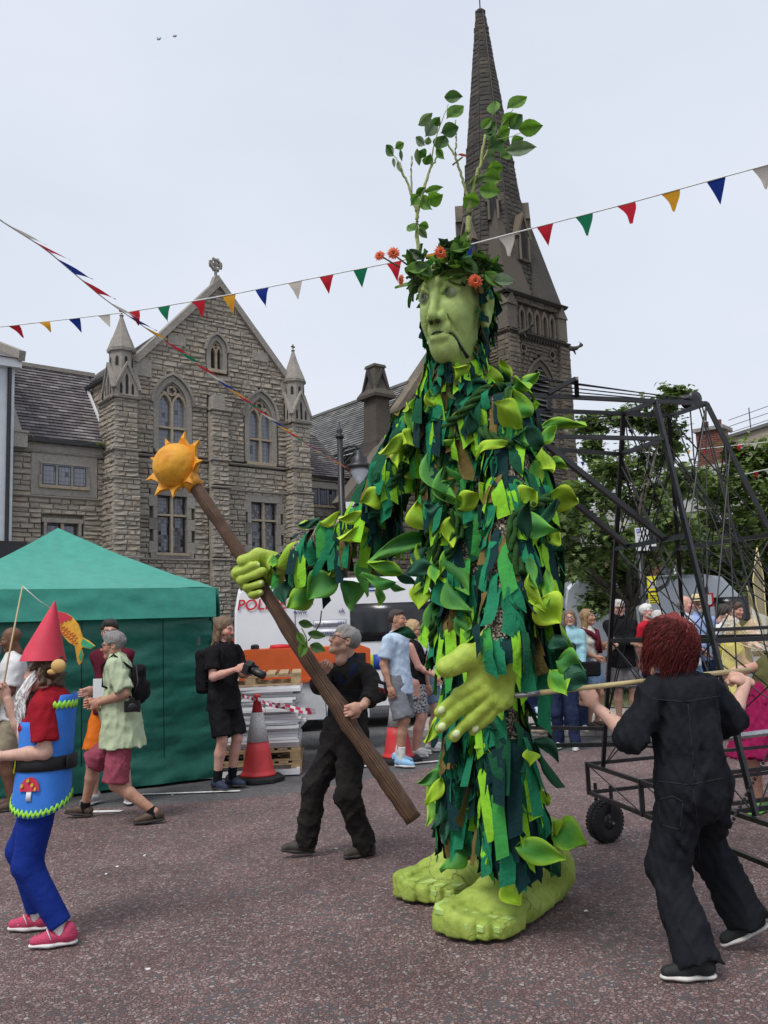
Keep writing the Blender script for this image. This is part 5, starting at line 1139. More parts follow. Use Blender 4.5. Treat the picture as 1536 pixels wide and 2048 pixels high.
 # ---- fabric strips draped over the body
def drape(p,n,L,w,seg,r,spread=.03):
 "ribbon path sliding down the body from p"
 pts=[np.array(p)];cur=np.array(p)+n*.015;drift=A(r.gauss(0,.16),r.gauss(0,.16),0);out=r.uniform(.01,.035)
 for i in range(seg):
  cur=cur+(A(0,0,-1)+drift+n*.12*(i==0))*(L/seg)
  loc,nn,ix,ds=BV.find_nearest(Vector(cur));loc=np.array(loc);nn=np.array(nn);side=(cur-loc)@nn
  if side<out:cur=loc+nn*out
  pts.append(cur.copy());out+=spread*r.uniform(-.1,.5)/seg*2
 return pts
def ribbon(pts,w,r,curl=.25):
 V=[];k=len(pts);tw0=r.uniform(-.35,.35);tw1=r.uniform(-.9,.9)*curl*3;base=None
 for i,p in enumerate(pts):
  d=nrm(pts[min(i+1,k-1)]-pts[max(0,i-1)]);loc,nn,ix,ds=BV.find_nearest(Vector(p));nn=np.array(nn)
  s=nrm(np.cross(d,nn));n2=np.cross(s,d);a=tw0+(tw1-tw0)*i/(k-1);s2=s*math.cos(a)+n2*math.sin(a);n3=np.cross(s2,d);ww=w*(.8 if i==0 else 1)
  V+=[p-s2*ww/2,p+n3*ww*.16*math.sin(i*1.3+tw0*9),p+s2*ww/2]
 F=[]
 for i in range(k-1):b=3*i;F+=[(b,b+1,b+4,b+3),(b+1,b+2,b+5,b+4)]
 sl=r.uniform(-.03,.03);V[-1]=V[-1]+A(0,0,sl);V[-3]=V[-3]-A(0,0,sl)
 return V,F
rg=random.Random(12);area=np.array([np.linalg.norm(np.cross(Vb[f[1]]-Vb[f[0]],Vb[f[3]]-Vb[f[0]]))for f in Fb]);prob=area/area.sum()
pick=RNG.choice(len(Fb),1750,p=prob);strips=[]
for fi in pick:
 q=Vb[Fb[fi]];p=q.mean(0);n=nrm(np.cross(q[1]-q[0],q[3]-q[0]));
 if p[2]<.45 or n[2]<-.5:continue
 px=768+FPX*((p-CAMP)@_rt)/((p-CAMP)@_fw);py=1024-FPX*((p-CAMP)@_up)/((p-CAMP)@_fw)
 face=n@nrm(CAMP-p)
 if px>930 and 1040<py<1300 and px<1075 and face>.2 and rg.random()<.45:continue
 if px<720 and face>.1 and rg.random()<.45:continue
 L=rg.uniform(.15,.33);w=rg.uniform(.042,.088)
 if py>1380:w=rg.uniform(.05,.085);L=rg.uniform(.22,.38)
 pts=drape(p,n,L,w,6,rg);
 if min(q_[2]for q_ in pts)<.26:continue
 c_=rg.choices(['rib_teal','rib_emerald','rib_bottle','rib_lime','rib_olive','rib_green'],[.25,.27,.16,.15,.10,.07])[0]
 if any(4.0<q_[1]<4.45 for q_ in pts)and any(850<768+FPX*((q_-CAMP)@_rt)/((q_-CAMP)@_fw)<1045 and 1305<1024-FPX*((q_-CAMP)@_up)/((q_-CAMP)@_fw)<1490 for q_ in pts):continue
 V,F=ribbon(pts,w,rg);strips.append((face>-.15,np.array(V),F,c_,face))
vis=[s for s in strips if s[0]];hid=[s for s in strips if not s[0]]
vis.sort(key=lambda s:-s[4]*np.ptp(s[1][:,2]))
for _,V,F,c_,_f in vis[:290]:mobj('fabric_strip',V,F,c_,GIANT,True)
for c_ in('rib_teal','rib_emerald','rib_bottle','rib_lime','rib_olive','rib_green'):
 Vs=[];Fs=[]
 for _,V,F,cc_,_f in vis[290:]+hid:
  if cc_==c_:b=sum(len(x)for x in Vs);Vs.append(V);Fs+=[tuple(i+b for i in f)for f in F]
 if Vs:o=mobj('fabric_fringe',np.concatenate(Vs),Fs,c_,GIANT,True);o['kind']='stuff'
 # ---- long dark strips hanging like a cape behind the near shoulder
for i in range(26):
 x0=1040+rg.uniform(-20,45);y0=rg.uniform(900,1180);p,n=on_body(min(x0,1060),y0,.02);p=p+A(rg.uniform(.0,.1),rg.uniform(.05,.25),0)
 L=rg.uniform(.35,.7);pts=[p+A(rg.gauss(0,.012)+.05*t_,.03*t_,-L*t_)for t_ in np.linspace(0,1,8)]
 V,F=ribbon(pts,rg.uniform(.06,.1),rg);mobj('cape_strip',V,F,rg.choice(['rib_teal','rib_emerald','rib_teal','rib_bottle','rib_emerald']),GIANT,True)
 # ---- foam leaves
PAINT={'L':((.22,.40,.02),(.50,.70,.045)),'M':((.06,.26,.035),(.32,.58,.04)),'G':((.04,.19,.04),(.13,.38,.055)),'D':((.012,.07,.04),(.02,.14,.075))}
def foam_leaf(p0,p1,w,kind,r,parent,view=None,name='foam_leaf',curl=None,cup=None):
 p0=np.asarray(p0);p1=np.asarray(p1);L=np.linalg.norm(p1-p0);d=(p1-p0)/L;vw=nrm(CAMP-p0)if view is None else view
 s=nrm(np.cross(d,vw));n=np.cross(s,d);a=r.uniform(-.6,.6);s,n=s*math.cos(a)+n*math.sin(a),n*math.cos(a)-s*math.sin(a)
 cup=r.choice((-1,1,1))*r.uniform(.25,.8);curl=r.uniform(-.6,1.0);sk=r.uniform(-.22,.22)
 V=[];C=[];nu,nv=10,7;c0,c1=np.array(PAINT[kind][0]),np.array(PAINT[kind][1]);th=.009
 for lay_ in(1,-1):
  for i in range(nu+1):
   t_=i/nu;ww=w*(math.sin(t_/.42*PI/2)**.7 if t_<.42 else max(0,math.cos((t_-.42)/.58*PI/2))**1.25)/2+.003
   for j in range(nv):
    u_=(j/(nv-1))*2-1
    p=p0+d*L*t_+s*(ww*u_+sk*L*math.sin(PI*t_))+n*(cup*ww*abs(u_)**1.6+.02*math.sin(5*t_+3*u_)+curl*L*(t_**2-t_*.35)*.6+lay_*th/2*(1-abs(u_)**4*.8))
    V.append(p);e=max(abs(u_)**2.5,(t_-.5)*1.8,(.1-t_)*4,0);e=min(1,e)if kind!='D' else .4*abs(u_);C.append(c0*(1-e)+c1*e)
 F=[];m=(nu+1)*nv
 for i in range(nu):
  for j in range(nv-1):
   a_=i*nv+j;F+=[(a_,a_+1,a_+nv+1,a_+nv),(m+a_,m+a_+nv,m+a_+nv+1,m+a_+1)]
  F+=[(i*nv,(i+1)*nv,m+(i+1)*nv,m+i*nv),(i*nv+nv-1,m+i*nv+nv-1,m+(i+1)*nv+nv-1,(i+1)*nv+nv-1)]
 return mobj(name,np.array(V),F,'foam',parent,True,cols=np.array(C))
z4=lambda u,v:(680+u/3.072,720+v/3.072);z3=lambda u,v:(260+u/3.339,840+v/3.339);z5=lambda u,v:(780+u/3.103,1260+v/3.103)
LV4=[(760,140,700,50,95,'L'),(950,165,830,15,85,'L'),(1050,110,985,0,60,'L'),(880,200,690,165,60,'D'),(1060,220,1185,145,90,'M'),(1110,130,1222,78,50,'M'),(1000,130,880,60,60,'D'),(660,370,800,240,75,'L'),(720,440,760,330,70,'M'),(820,455,800,320,65,'D'),(1090,455,945,268,125,'L'),(1130,370,1060,205,120,'M'),(515,450,488,215,70,'M'),(465,330,418,276,40,'L'),(470,440,368,525,100,'L'),(440,510,350,665,55,'L'),(740,595,745,485,125,'M'),(1030,560,845,605,60,'L'),(1180,545,1330,435,62,'M'),(1185,585,1302,690,90,'L'),(1280,630,1380,648,50,'M'),(265,770,122,870,105,'L'),(270,810,165,935,110,'D'),(430,635,445,745,90,'L'),(450,750,340,850,85,'L'),(580,600,640,880,115,'G'),(645,680,722,905,90,'G'),(665,675,920,800,62,'G'),(755,900,870,825,95,'L'),(600,1030,488,860,130,'L'),(650,905,525,895,70,'D'),(720,920,830,1010,120,'G'),(1100,900,1200,810,120,'L'),(1262,860,1458,890,150,'L'),(1110,960,1348,1062,100,'G'),(1220,1110,1345,1060,80,'L'),(1300,1090,1372,1165,65,'D'),(180,940,0,975,60,'L'),(180,1020,12,1105,70,'L'),(190,1180,180,1425,75,'G'),(530,1190,435,1435,80,'D'),(560,1250,585,1460,95,'L'),(680,1225,795,1430,110,'G'),(690,1340,790,1560,90,'G'),(500,1370,480,1530,95,'L'),(650,1480,620,1710,85,'G'),(1120,1330,1255,1530,65,'L'),(1200,1290,1272,1525,50,'M'),(1120,1520,1335,1600,170,'L'),(1180,1680,1418,1770,180,'M'),(1310,1690,1390,1770,90,'D'),(1210,1560,1300,1620,90,'L'),(930,760,1050,910,70,'L'),(1160,640,1230,850,70,'M'),(700,960,665,1140,80,'L'),(880,690,1000,620,60,'D'),(600,880,690,740,60,'G'),(560,330,640,240,50,'M'),(1190,560,1060,480,110,'D'),(480,1130,500,1320,60,'L'),(540,1150,470,1300,70,'D'),(640,1250,590,1390,60,'M'),(1130,1250,1215,1400,60,'G'),(620,300,560,200,50,'L')]
LV3=[(1020,965,1150,820,115,'L'),(1390,1060,1205,1195,150,'G'),(1230,1150,1050,1255,120,'M'),(1420,1070,1470,1265,135,'G'),(1450,960,1330,1030,75,'L'),(1536,745,1418,805,75,'L'),(1060,1070,1045,1240,80,'D'),(1000,930,950,990,60,'M'),(1290,720,1400,650,50,'L')]
LV5=[(880,40,1125,105,190,'M'),(1040,190,1195,250,120,'G'),(1000,250,1105,410,105,'M'),(1080,260,1210,330,130,'D'),(800,745,870,835,75,'L'),(265,905,220,1195,95,'M'),(440,1270,310,1460,90,'G'),(770,1310,1075,1400,110,'M'),(1000,1290,1210,1325,160,'M'),(730,1490,790,1695,100,'L'),(1010,1190,1075,1205,65,'L'),(980,1090,960,1005,35,'L'),(470,1160,545,1035,100,'G'),(310,150,330,55,55,'L'),(970,1320,1050,1520,90,'D'),(860,900,905,925,60,'G')]
for lst,zz_ in((LV4,z4),(LV3,z3),(LV5,z5)):
 sc={z4:3.072,z3:3.339,z5:3.103}[zz_]
 for u0,v0,u1,v1,w,kd in lst:
  a=zz_(u0,v0);b=zz_(u1,v1);p0,n=on_body(a[0],a[1],.06);Y0=p0[1];p1=at(b[0],b[1],Y0-rg.uniform(-.02,.08));foam_leaf(p0,p0+(p1-p0)*1.06,1.38*w/sc*Y0/FPX,kd,rg,GIANT)
for i in range(40):
 px,py=rg.choice([(rg.uniform(830,1080),rg.uniform(800,1350)),(rg.uniform(600,820),rg.uniform(1030,1180)),(rg.uniform(880,1060),rg.uniform(1350,1660))]);p0,n=on_body(px,py,.05);an=rg.uniform(0,6.28);L=rg.uniform(.12,.2)
 foam_leaf(p0,p0+(_rt*math.cos(an)+_up*math.sin(an))*L+n*.04,L*rg.uniform(.35,.5),rg.choice('GGMDLD'),rg,GIANT)
for i in range(24):
 fi=RNG.choice(len(Fb),p=prob);q=Vb[Fb[fi]];p=q.mean(0);n=nrm(np.cross(q[1]-q[0],q[3]-q[0]))
 if n@nrm(CAMP-p)>-.1 or p[2]<.7:continue
 foam_leaf(p+n*.05,p+n*.1+A(rg.gauss(0,.1),rg.gauss(0,.1),rg.uniform(-.25,.1)),.1,rg.choice('GMDL'),rg,GIANT,view=n)
 # ---- twisted cloth vines
def vine(path,rad=.022,zf=z4,lift=.055):
 P=[on_body(*zf(u,v),lift)[0]for u,v in path];Q=[]
 for i in range(len(P)-1):
  for k in range(8):Q.append(lerp(P[i],P[i+1],k/8))
 Q.append(P[-1]);Q=[np.mean(Q[max(0,i-3):i+4],0)for i in range(len(Q))];mb=MB()
 L=0
 for ph in(0,2*PI/3,4*PI/3):
  S=[];L=0
  for i,q in enumerate(Q):
   if i:L+=np.linalg.norm(Q[i]-Q[i-1])
   d=nrm(Q[min(i+1,len(Q)-1)]-Q[max(0,i-1)]);x=nrm(np.cross(d,A(.3,.2,1)));y=np.cross(d,x);a=ph+L*26;S.append(q+rad*.72*(math.cos(a)*x+math.sin(a)*y))
  mb.tube(S,rad*.66,6)
 return mb.build('twisted_vine','vine_cloth',GIANT,True)
for path in([(1010,190),(900,230),(820,300),(650,420),(620,560),(650,700),(660,880),(640,1010),(650,1200),(640,1440),(610,1500)],[(740,1040),(710,1180),(640,1300),(590,1420)],[(910,430),(980,520),(1070,570)],[(1250,850),(1130,920),(1050,1020),(1050,1200),(1090,1360)],[(480,430),(460,560),(370,690),(290,780),(200,950),(180,1150)],[(560,560),(580,700),(560,850)],[(760,420),(700,560),(720,660)],[(840,110),(780,160),(700,220)],[(600,1000),(620,1150),(560,1280)],[(1000,180),(1040,230),(1060,330)],[(700,900),(740,1000),(760,1120)]):vine(path)
vine([(1100,1060),(1180,1080),(1300,1000)],.014,z3);vine([(640,1600),(620,1700),(600,1790)],.02)
# ---- head
HH=R(-30);HC=at(908,624,4.68)
h_=Sdf(.0075,.03)
h_.ell((0,.05,.08),(.195,.24,.2),k=.05).ell((0,-.05,-.02),(.172,.19,.265),k=.05).ell((0,-.085,-.17),(.108,.125,.10),k=.05).ell((0,-.165,-.212),(.085,.065,.06),k=.05)
for s in(-1,1):
 h_.ell((s*.09,-.138,-.045),(.06,.07,.085),k=.05).cone((s*.03,-.222,.098),(s*.135,-.165,.092),.028,.02,k=.04)
 h_.ell((s*.088,-.218,.045),(.066,.04,.038),k=.03,op='-')
for s in(-1,1):
 h_.ell((s*.086,-.170,.043),(.056,.04,.04),k=.008)
 h_.cone((s*.036,-.210,.05),(s*.088,-.216,.079),.010,.011,k=.012).cone((s*.088,-.216,.079),(s*.146,-.17,.048),.011,.009,k=.012).cone((s*.042,-.206,.022),(s*.13,-.180,.016),.008,.008,k=.012)
h_.cone((0,-.205,.10),(0,-.238,.03),.022,.026,k=.03).cone((0,-.232,.03),(0,-.280,-.07),.019,.029,k=.025)
for s in(-1,1):
 h_.ell((s*.038,-.24,-.08),(.024,.032,.024),k=.02)
 h_.cone((s*.068,-.215,-.068),(s*.098,-.19,-.15),.007,.006,k=.02,op='-')
 h_.cone((s*.022,-.27,-.112),(s*.03,-.25,-.1),.013,.011,k=.006,op='-',col=1)
h_.cone((-.05,-.218,-.133),(.05,-.218,-.133),.022,.022,k=.025).ell((0,-.222,-.172),(.06,.03,.02),k=.02)
MP=[(-.08,-.19,-.165),(-.05,-.222,-.154),(-.015,-.242,-.148),(.015,-.242,-.148),(.05,-.222,-.152),(.085,-.19,-.158)]
for a,b in zip(MP,MP[1:]):h_.cone(a,b,.0062,.0062,k=.005,op='-',col=1)
h_.cone((.085,-.19,-.158),(.118,-.13,-.24),.008,.010,k=.005,op='-',col=1).cone((.118,-.13,-.24),(.124,-.10,-.262),.014,.014,k=.005,op='-',col=1).cone((-.08,-.19,-.165),(-.11,-.12,-.26),.007,.007,k=.005,op='-',col=1)
h_.cone((0,-.0,-.2),(0,.05,-.38),.13,.14,k=.04)
for s in(-1,1):
 h_.ell((s*.205,.055,.0),(.03,.052,.088),k=.02).ell((s*.21,.065,.035),(.042,.055,.052),k=.02).ell((s*.195,.03,-.085),(.024,.03,.03),k=.02)
 h_.ell((s*.245,.05,.01),(.032,.03,.054),k=.012,op='-')
 h_.cone((s*.225,.075,.08),(s*.23,.09,-.02),.009,.008,k=.01)
h_.disp=lambda P:wrinkle(5,14,.0012)(P)+wrinkle(6,60,.0005)(P)
Vh,Fh,Ch=h_.mesh()
ch_,sh_=math.cos(HH),math.sin(HH);RH=np.array([[ch_,-sh_,0],[sh_,ch_,0],[0,0,1]])
nod=R(4);RX=np.array([[1,0,0],[0,math.cos(nod),-math.sin(nod)],[0,math.sin(nod),math.cos(nod)]]);RH=RH@RX
HSC=A(.84,1.0,1.13);hw=lambda p:np.asarray(p,float)*HSC@RH.T+HC
head=mobj('head',hw(Vh),Fh,'giant_face',GIANT,True)
mb=MB();mb.tube([hw(A(*p)+A(0,-.009,0))for p in MP],[.003,.0045,.005,.005,.005,.005],8);mb.tube([hw(p)for p in((.085,-.189,-.158),(.1,-.163,-.197),(.118,-.129,-.24),(.124,-.1,-.262))],[.006,.007,.0085,.011],8);mb.tube([hw(p)for p in((-.08,-.189,-.165),(-.1,-.15,-.22),(-.11,-.12,-.26))],.005,8)
for s in(-1,1):mb.sphere(hw((s*.024,-.262,-.102)),.011,8,6)
mb.build('jaw_joint','crack_black',head,True)
for s in(-1,1):
 c=A(s*.086,-.1765,.043);mb=MB();mb.sphere((0,0,0),.0405,20,14);mb.V=[tuple(hw(c+A(*v)*A(1.28,1,.95)))for v in mb.V];e_=mb.build('eye','eye_white',head,True)
 for rad,m,ln in((.024,'eye_iris',.0400),(.0115,'eye_pupil',.0420)):
  mb=MB();dd=nrm(A(-.22,-1,.12));ex=nrm(np.cross(dd,A(0,0,1)));ey=np.cross(ex,dd);cc_=c+dd*ln
  mb.add([hw(cc_+dd*.003)]+[hw(cc_+rad*(math.cos(k*PI/8)*ex+math.sin(k*PI/8)*ey))for k in range(16)],[(0,k+1,(k+1)%16+1)for k in range(16)]);mb.build('iris' if m=='eye_iris' else 'pupil',m,head,True)
  # hair of hanging strips round the back and sides of the head
HB=BVHTree.FromPolygons([tuple(map(float,p))for p in hw(Vh)],[tuple(map(int,f))for f in Fh]);BV_body=BV;BV=HB
for i in range(330):
 a=rg.uniform(R(40),R(320));zz=rg.uniform(-.27,.17);rad=.23*math.sqrt(max(.1,1-(zz-.02)**2/.12));p=hw(A(math.sin(a)*rad*.92,-math.cos(a)*rad*1.05+.03,zz));loc,nn,ix,ds=BV.find_nearest(Vector(p))
 loc_l=(np.array(loc)-HC)@RH/HSC
 if loc_l[1]<-.055 and abs(loc_l[0])<.19 and loc_l[2]>-.28:continue
 if abs(loc_l[0])>.195 and abs(loc_l[2])<.1 and loc_l[1]<.12:continue
 pts=drape(np.array(loc)+np.array(nn)*.01,np.array(nn),rg.uniform(.07,.16),.05,4,rg,.03);V,F=ribbon(pts,rg.uniform(.03,.06),rg)
 mobj('hair_strip',V,F,rg.choices(['rib_teal','rib_emerald','rib_bottle','rib_lime','rib_olive','rib_green'],[.34,.2,.18,.12,.12,.04])[0],GIANT,True)
for i in range(34):
 a=R(rg.uniform(-75,75));p=hw(A(math.sin(a)*.16,-math.cos(a)*.16+.0,rg.uniform(-.36,-.27)));loc,nn,ix,ds=BV.find_nearest(Vector(p));pts=drape(np.array(loc),np.array(nn),rg.uniform(.06,.11),.05,4,rg,.02);V,F=ribbon(pts,rg.uniform(.03,.05),rg);mobj('beard_strip',V,F,rg.choice(['rib_teal','rib_emerald','rib_bottle','rib_lime','rib_teal','rib_olive']),GIANT,True)
BV=BV_body
# ---- crown of ivy, flowers and branches
def flat_leaf(p0,d,n,L,w,cols,parent,name,shape='ovate',r=rg,bend=.2):
 d=nrm(d);s=nrm(np.cross(d,n));n=np.cross(s,d);V=[];C=[];F=[]
 prof={'ovate':[(0,.06),(.12,.52),(.3,.92),(.48,1),(.68,.82),(.86,.42),(1,.02)],'ivy':[(0,.3),(.1,.9),(.25,1.1),(.38,.62),(.55,.85),(.68,.45),(1,.02)]}[shape]
 for t_,k in prof:
  for j,u_ in enumerate((-1,-.5,0,.5,1)):
   V.append(p0+d*L*t_+s*w/2*k*u_+n*(L*bend*(t_**2)*-.5+w*.12*abs(u_)+(.0 if j!=2 else-.006)))
   C.append(np.array(cols[0])*(1-abs(u_)*.5)+np.array(cols[1])*abs(u_)*.5 if j!=2 else np.array(cols[0])*.6)
 for i in range(len(prof)-1):
  for j in range(4):a=i*5+j;F.append((a,a+1,a+6,a+5))
 o=mobj(name,np.array(V),F,'silk_leaf',parent,True,cols=np.array(C));return o
mb=MB();wp=[]
for k in range(33):
 a=2*PI*k/32;wp.append(hw(A(.225*math.sin(a),-.235*math.cos(a)+.02,.165+.035*math.cos(a)*0+.012*math.sin(5*a))))
for e in range(3):mb.tube([p+A(rg.gauss(0,.012),rg.gauss(0,.012),rg.gauss(0,.015))for p in wp],.009,5)
crown=mb.build('crown_twigs','twig',GIANT,True)
for i in range(150):
 a=rg.uniform(0,2*PI);p=hw(A((.215+rg.uniform(0,.05))*math.sin(a),-(.225+rg.uniform(0,.05))*math.cos(a)+.02,.165+rg.gauss(.01,.04)));o_=nrm(p-HC)*A(1,1,.3);d=nrm(o_+A(rg.gauss(0,.6),rg.gauss(0,.6),rg.gauss(-.1,.6)));n=nrm(o_+A(rg.gauss(0,.4),rg.gauss(0,.4),.4))
 big=rg.random()<.22;c0=rg.choice([(.03,.07,.018),(.045,.095,.025),(.02,.045,.018),(.07,.13,.03),(.12,.24,.04)])
 flat_leaf(p,d,n,rg.uniform(.06,.09)if not big else rg.uniform(.1,.14),rg.uniform(.05,.075),(c0,tuple(k*1.5 for k in c0)),crown,'ivy_leaf','ivy' if not big else 'ovate')
for i in range(60):
 a=rg.uniform(0,2*PI);q=rg.uniform(0,.2);p=hw(A(q*math.sin(a),-q*math.cos(a)+.03,.25-q*.3));flat_leaf(p,A(rg.gauss(0,1),rg.gauss(0,1),rg.gauss(.2,.3)),A(rg.gauss(0,.4),rg.gauss(0,.4),1),.12,.08,((.03,.12,.05),(.06,.2,.06)),crown,'crown_scrap')
def gerbera(p,n,rad,parent):
 n=nrm(n);x=nrm(np.cross(n,A(.2,.1,1)));y=np.cross(n,x);mb=MB()
 for ring,(cnt,r1,lift)in enumerate(((18,1.0,.0),(16,.78,.12),(12,.55,.2))):
  for k in range(cnt):
   a=2*PI*(k+.5*ring)/cnt+rg.gauss(0,.05);d=math.cos(a)*x+math.sin(a)*y;s=-math.sin(a)*x+math.cos(a)*y;w=rad*.13;L=rad*r1*rg.uniform(.88,1.08);z_=n*rad*lift
   mb.add([p+z_+d*rad*.15-s*w*.5,p+z_+d*L*.65-s*w+n*rad*.12,p+z_+d*L+n*rad*rg.uniform(-.02,.1),p+z_+d*L*.65+s*w+n*rad*.12,p+z_+d*rad*.15+s*w*.5],[(0,1,2,3,4)])
 o=mb.build('flower','petal',parent,False);mb=MB();mb.V=[];mb.sphere((0,0,0),rad*.2,10,6);mb.V=[tuple(p+n*rad*.2+v[0]*x+v[1]*y+v[2]*n*.6)for v in mb.V];mb.build('flower_centre','flower_eye',o,True)
for x,y,Y,rad,dn in((760,512,4.5,.034,(-.4,-1,.1)),(787,507,4.48,.040,(-.1,-1,.0)),(880,505,4.36,.040,(.35,-1,.0)),(950,562,4.4,.042,(.1,-1,-.1)),(803,560,4.52,.034,(-.8,-.5,-.1)),(925,312,4.66,.036,(.2,-.35,.8))):gerbera(at(x,y,Y),A(*dn),rad,crown)
mb=MB()
for a,b in(((800,535),(762,512)),((815,530),(787,509)),((905,330),(925,314)),((880,520),(880,506)),((955,590),(950,565))):mb.tube([at(*a,4.55),at(*b,4.5)],.005,5)
mb.build('flower_stem','twig',crown,True)
c2z=lambda u,v:(600+u/2.56,v/2.56)
def branch(paths,Y,parent):
 mb=MB()
 for path in paths:
  P=[at(*c2z(u,v),Y+dy)for u,v,r_,dy in path];rr_=[r_/2.56*Y/FPX for _,_,r_,_ in path];Q=[];RR=[]
  for i in range(len(P)-1):
   for k in range(6):Q.append(lerp(P[i],P[i+1],k/6)+A(rg.gauss(0,.002),0,rg.gauss(0,.002)));RR.append((rr_[i]+(rr_[i+1]-rr_[i])*k/6)*rg.uniform(.9,1.12))
  Q.append(P[-1]);RR.append(rr_[-1]);mb.tube(Q,RR,8)
 return mb.build('branch','wrap_tape',parent,True)
brL=branch([[(608,1310,12,0),(598,1160,10,0),(600,1085,9,0),(640,950,8,0),(668,860,6,.0),(705,800,5,.02)],[(600,1085,9,0),(575,1020,8,0),(560,960,7,0),(520,870,6,-.02),(508,830,6,-.02)],[(575,1020,6,0),(570,900,5,.02),(572,800,5,.02)],[(668,860,4,0),(690,720,3,0),(735,600,2,0),(760,535,2,0)],[(505,830,3,-.02),(480,790,2,-.02),(470,760,2,-.02)]],4.62,GIANT)
brR=branch([[(862,1270,16,0),(862,1150,14,0),(868,1040,12,0),(895,920,10,0),(925,840,9,0),(948,690,6,0)],[(868,1040,9,0),(840,950,8,.0),(810,850,7,0),(795,800,6,0),(755,735,5,0)],[(798,800,5,0),(798,700,5,0),(797,615,4,0)],[(925,840,6,0),(960,780,4,0),(985,720,3,0),(1060,600,2,0),(1090,560,2,0)],[(985,720,2,0),(1075,700,2,0),(1130,680,2,0)]],4.72,GIANT)
SL=[(740,500,832,492,70,0),(750,605,842,535,75,1),(605,640,680,580,60,2),(640,700,705,605,80,2),(690,640,715,600,50,0),(720,680,815,650,80,0),(700,770,745,690,85,0),(640,745,590,700,50,2),(650,740,660,700,40,2),(610,770,645,800,55,0),(640,840,670,790,60,0),(600,760,610,850,40,2),(700,760,735,815,45,1),(480,800,440,740,55,0),(485,760,535,730,45,1),(515,765,520,825,22,2),(500,830,515,880,28,2),(478,810,483,855,20,2),(600,1000,570,1050,60,1),(620,1010,665,1070,70,1),(590,1000,640,960,50,0),(640,985,730,955,45,1),(650,1030,732,1000,90,1),(600,1180,545,1150,60,1),(605,1150,660,1165,55,1),(610,1170,650,1220,40,2)]
SR=[(985,590,1000,510,70,1),(1060,555,1165,490,75,1),(1035,640,1110,580,75,1),(1070,660,1140,585,80,0),(1120,660,1243,645,90,1),(1080,740,1145,705,60,1),(1055,770,1208,750,80,2),(930,660,980,605,55,1),(960,690,1000,620,70,0),(1010,700,1075,660,80,1),(960,760,1050,715,90,0),(1020,800,1085,780,70,1),(940,800,1000,790,90,2),(955,870,1040,860,90,1),(940,900,1030,920,90,1),(925,970,1022,985,85,1),(850,960,935,900,60,2),(835,1010,920,1040,100,1),(890,930,950,900,50,2),(990,730,960,650,60,0)]
LC=[((.05,.12,.03),(.09,.19,.045)),((.11,.24,.035),(.19,.34,.06)),((.14,.2,.13),(.22,.3,.19))]
for lst,Y,br in((SL,4.62,brL),(SR,4.72,brR)):
 for u0,v0,u1,v1,w,c_ in lst:
  a=at(*c2z(u0,v0),Y+rg.uniform(-.04,.04));b=at(*c2z(u1,v1),Y+rg.uniform(-.08,.08));d=b-a;n=nrm(CAMP-a);ax=nrm(d);tl=rg.uniform(-.5,.5);n=nrm(n*math.cos(tl)+np.cross(ax,n)*math.sin(tl));flat_leaf(a,d,n,np.linalg.norm(d),w*1.05/2.56*Y/FPX,LC[c_],br,'silk_leaf')
for lst,x,y in((1,970,545),(2,985,560),(0,920,520),(1,900,500),(0,830,525),(1,812,540)):
 p=at(x,y,4.42);flat_leaf(p,A(.3,0,rg.uniform(-.3,.2)),A(0,-1,.3),.12,.08,LC[lst],crown,'silk_leaf')
 # ---- staff hand (far) and open hand (near)
z7=lambda u,v:(380+u/3.0125,1080+v/3.0125)
STA,STB=at(385,965,6.2),at(826,1640,5.95)
def on_staff(py):t_=(py-965)/(1640-965);return 1/lerp(1/6.2,1/5.95,t_)
Yg=float(on_staff(1150));px2=lambda r_,sc,Y:r_/sc*Y/FPX
hs=Sdf(.008,.012)
for(a,b,r_,dy)in(((285,198),(400,150),27,-.075),((310,243),(440,190),29,-.08),((342,288),(425,262),26,-.08),((372,328),(424,318),23,-.075)):
 rr_=px2(r_,3.0125,Yg);p,q=at(*z7(*a),Yg+dy+.02),at(*z7(*b),Yg+dy-.005);hs.cone(p,q,rr_,rr_*.92,k=.004);bk=p+A(.02,.13,.01);hs.cone(p,bk,rr_,rr_,k=.01)
hs.cone(at(*z7(318,128),Yg-.06),at(*z7(405,92),Yg-.03),px2(36,3.0125,Yg),px2(40,3.0125,Yg),k=.01).cone(at(*z7(405,92),Yg-.03),at(*z7(500,120),Yg+.05),px2(42,3.0125,Yg),px2(52,3.0125,Yg),k=.02)
hs.cone(at(*z7(300,200),Yg+.08),at(*z7(390,320),Yg+.08),.06,.045,k=.02).cone(at(*z7(470,150),Yg+.06),at(*z7(520,200),Yg+.06),.085,.075,k=.03).cone(at(*z7(390,250),Yg+.1),at(*z7(510,190),Yg+.08),.08,.08,k=.03).cone(at(*z7(510,170),Yg+.05),at(568,1128,6.0),.075,.07,k=.03)
hs.disp=wrinkle(8,22,.003);Vx,Fx,_=hs.mesh();hand1=mobj('gripping_hand',Vx,Fx,'giant_hand',GIANT,True)
for(u,v,r_)in((415,147,20),(452,184,22),(434,258,20),(432,314,16)):
 mb=MB();mb.sphere(at(*z7(u-6,v+2),Yg-.102),px2(r_,3.0125,Yg),10,6,sc=(.6,.35,.6));mb.build('nail','giant_nail',hand1,True)
Yh=4.12;hs=Sdf(.008,.012);z5p=lambda u,v,dy=0:at(*z5(u,v),Yh+dy)
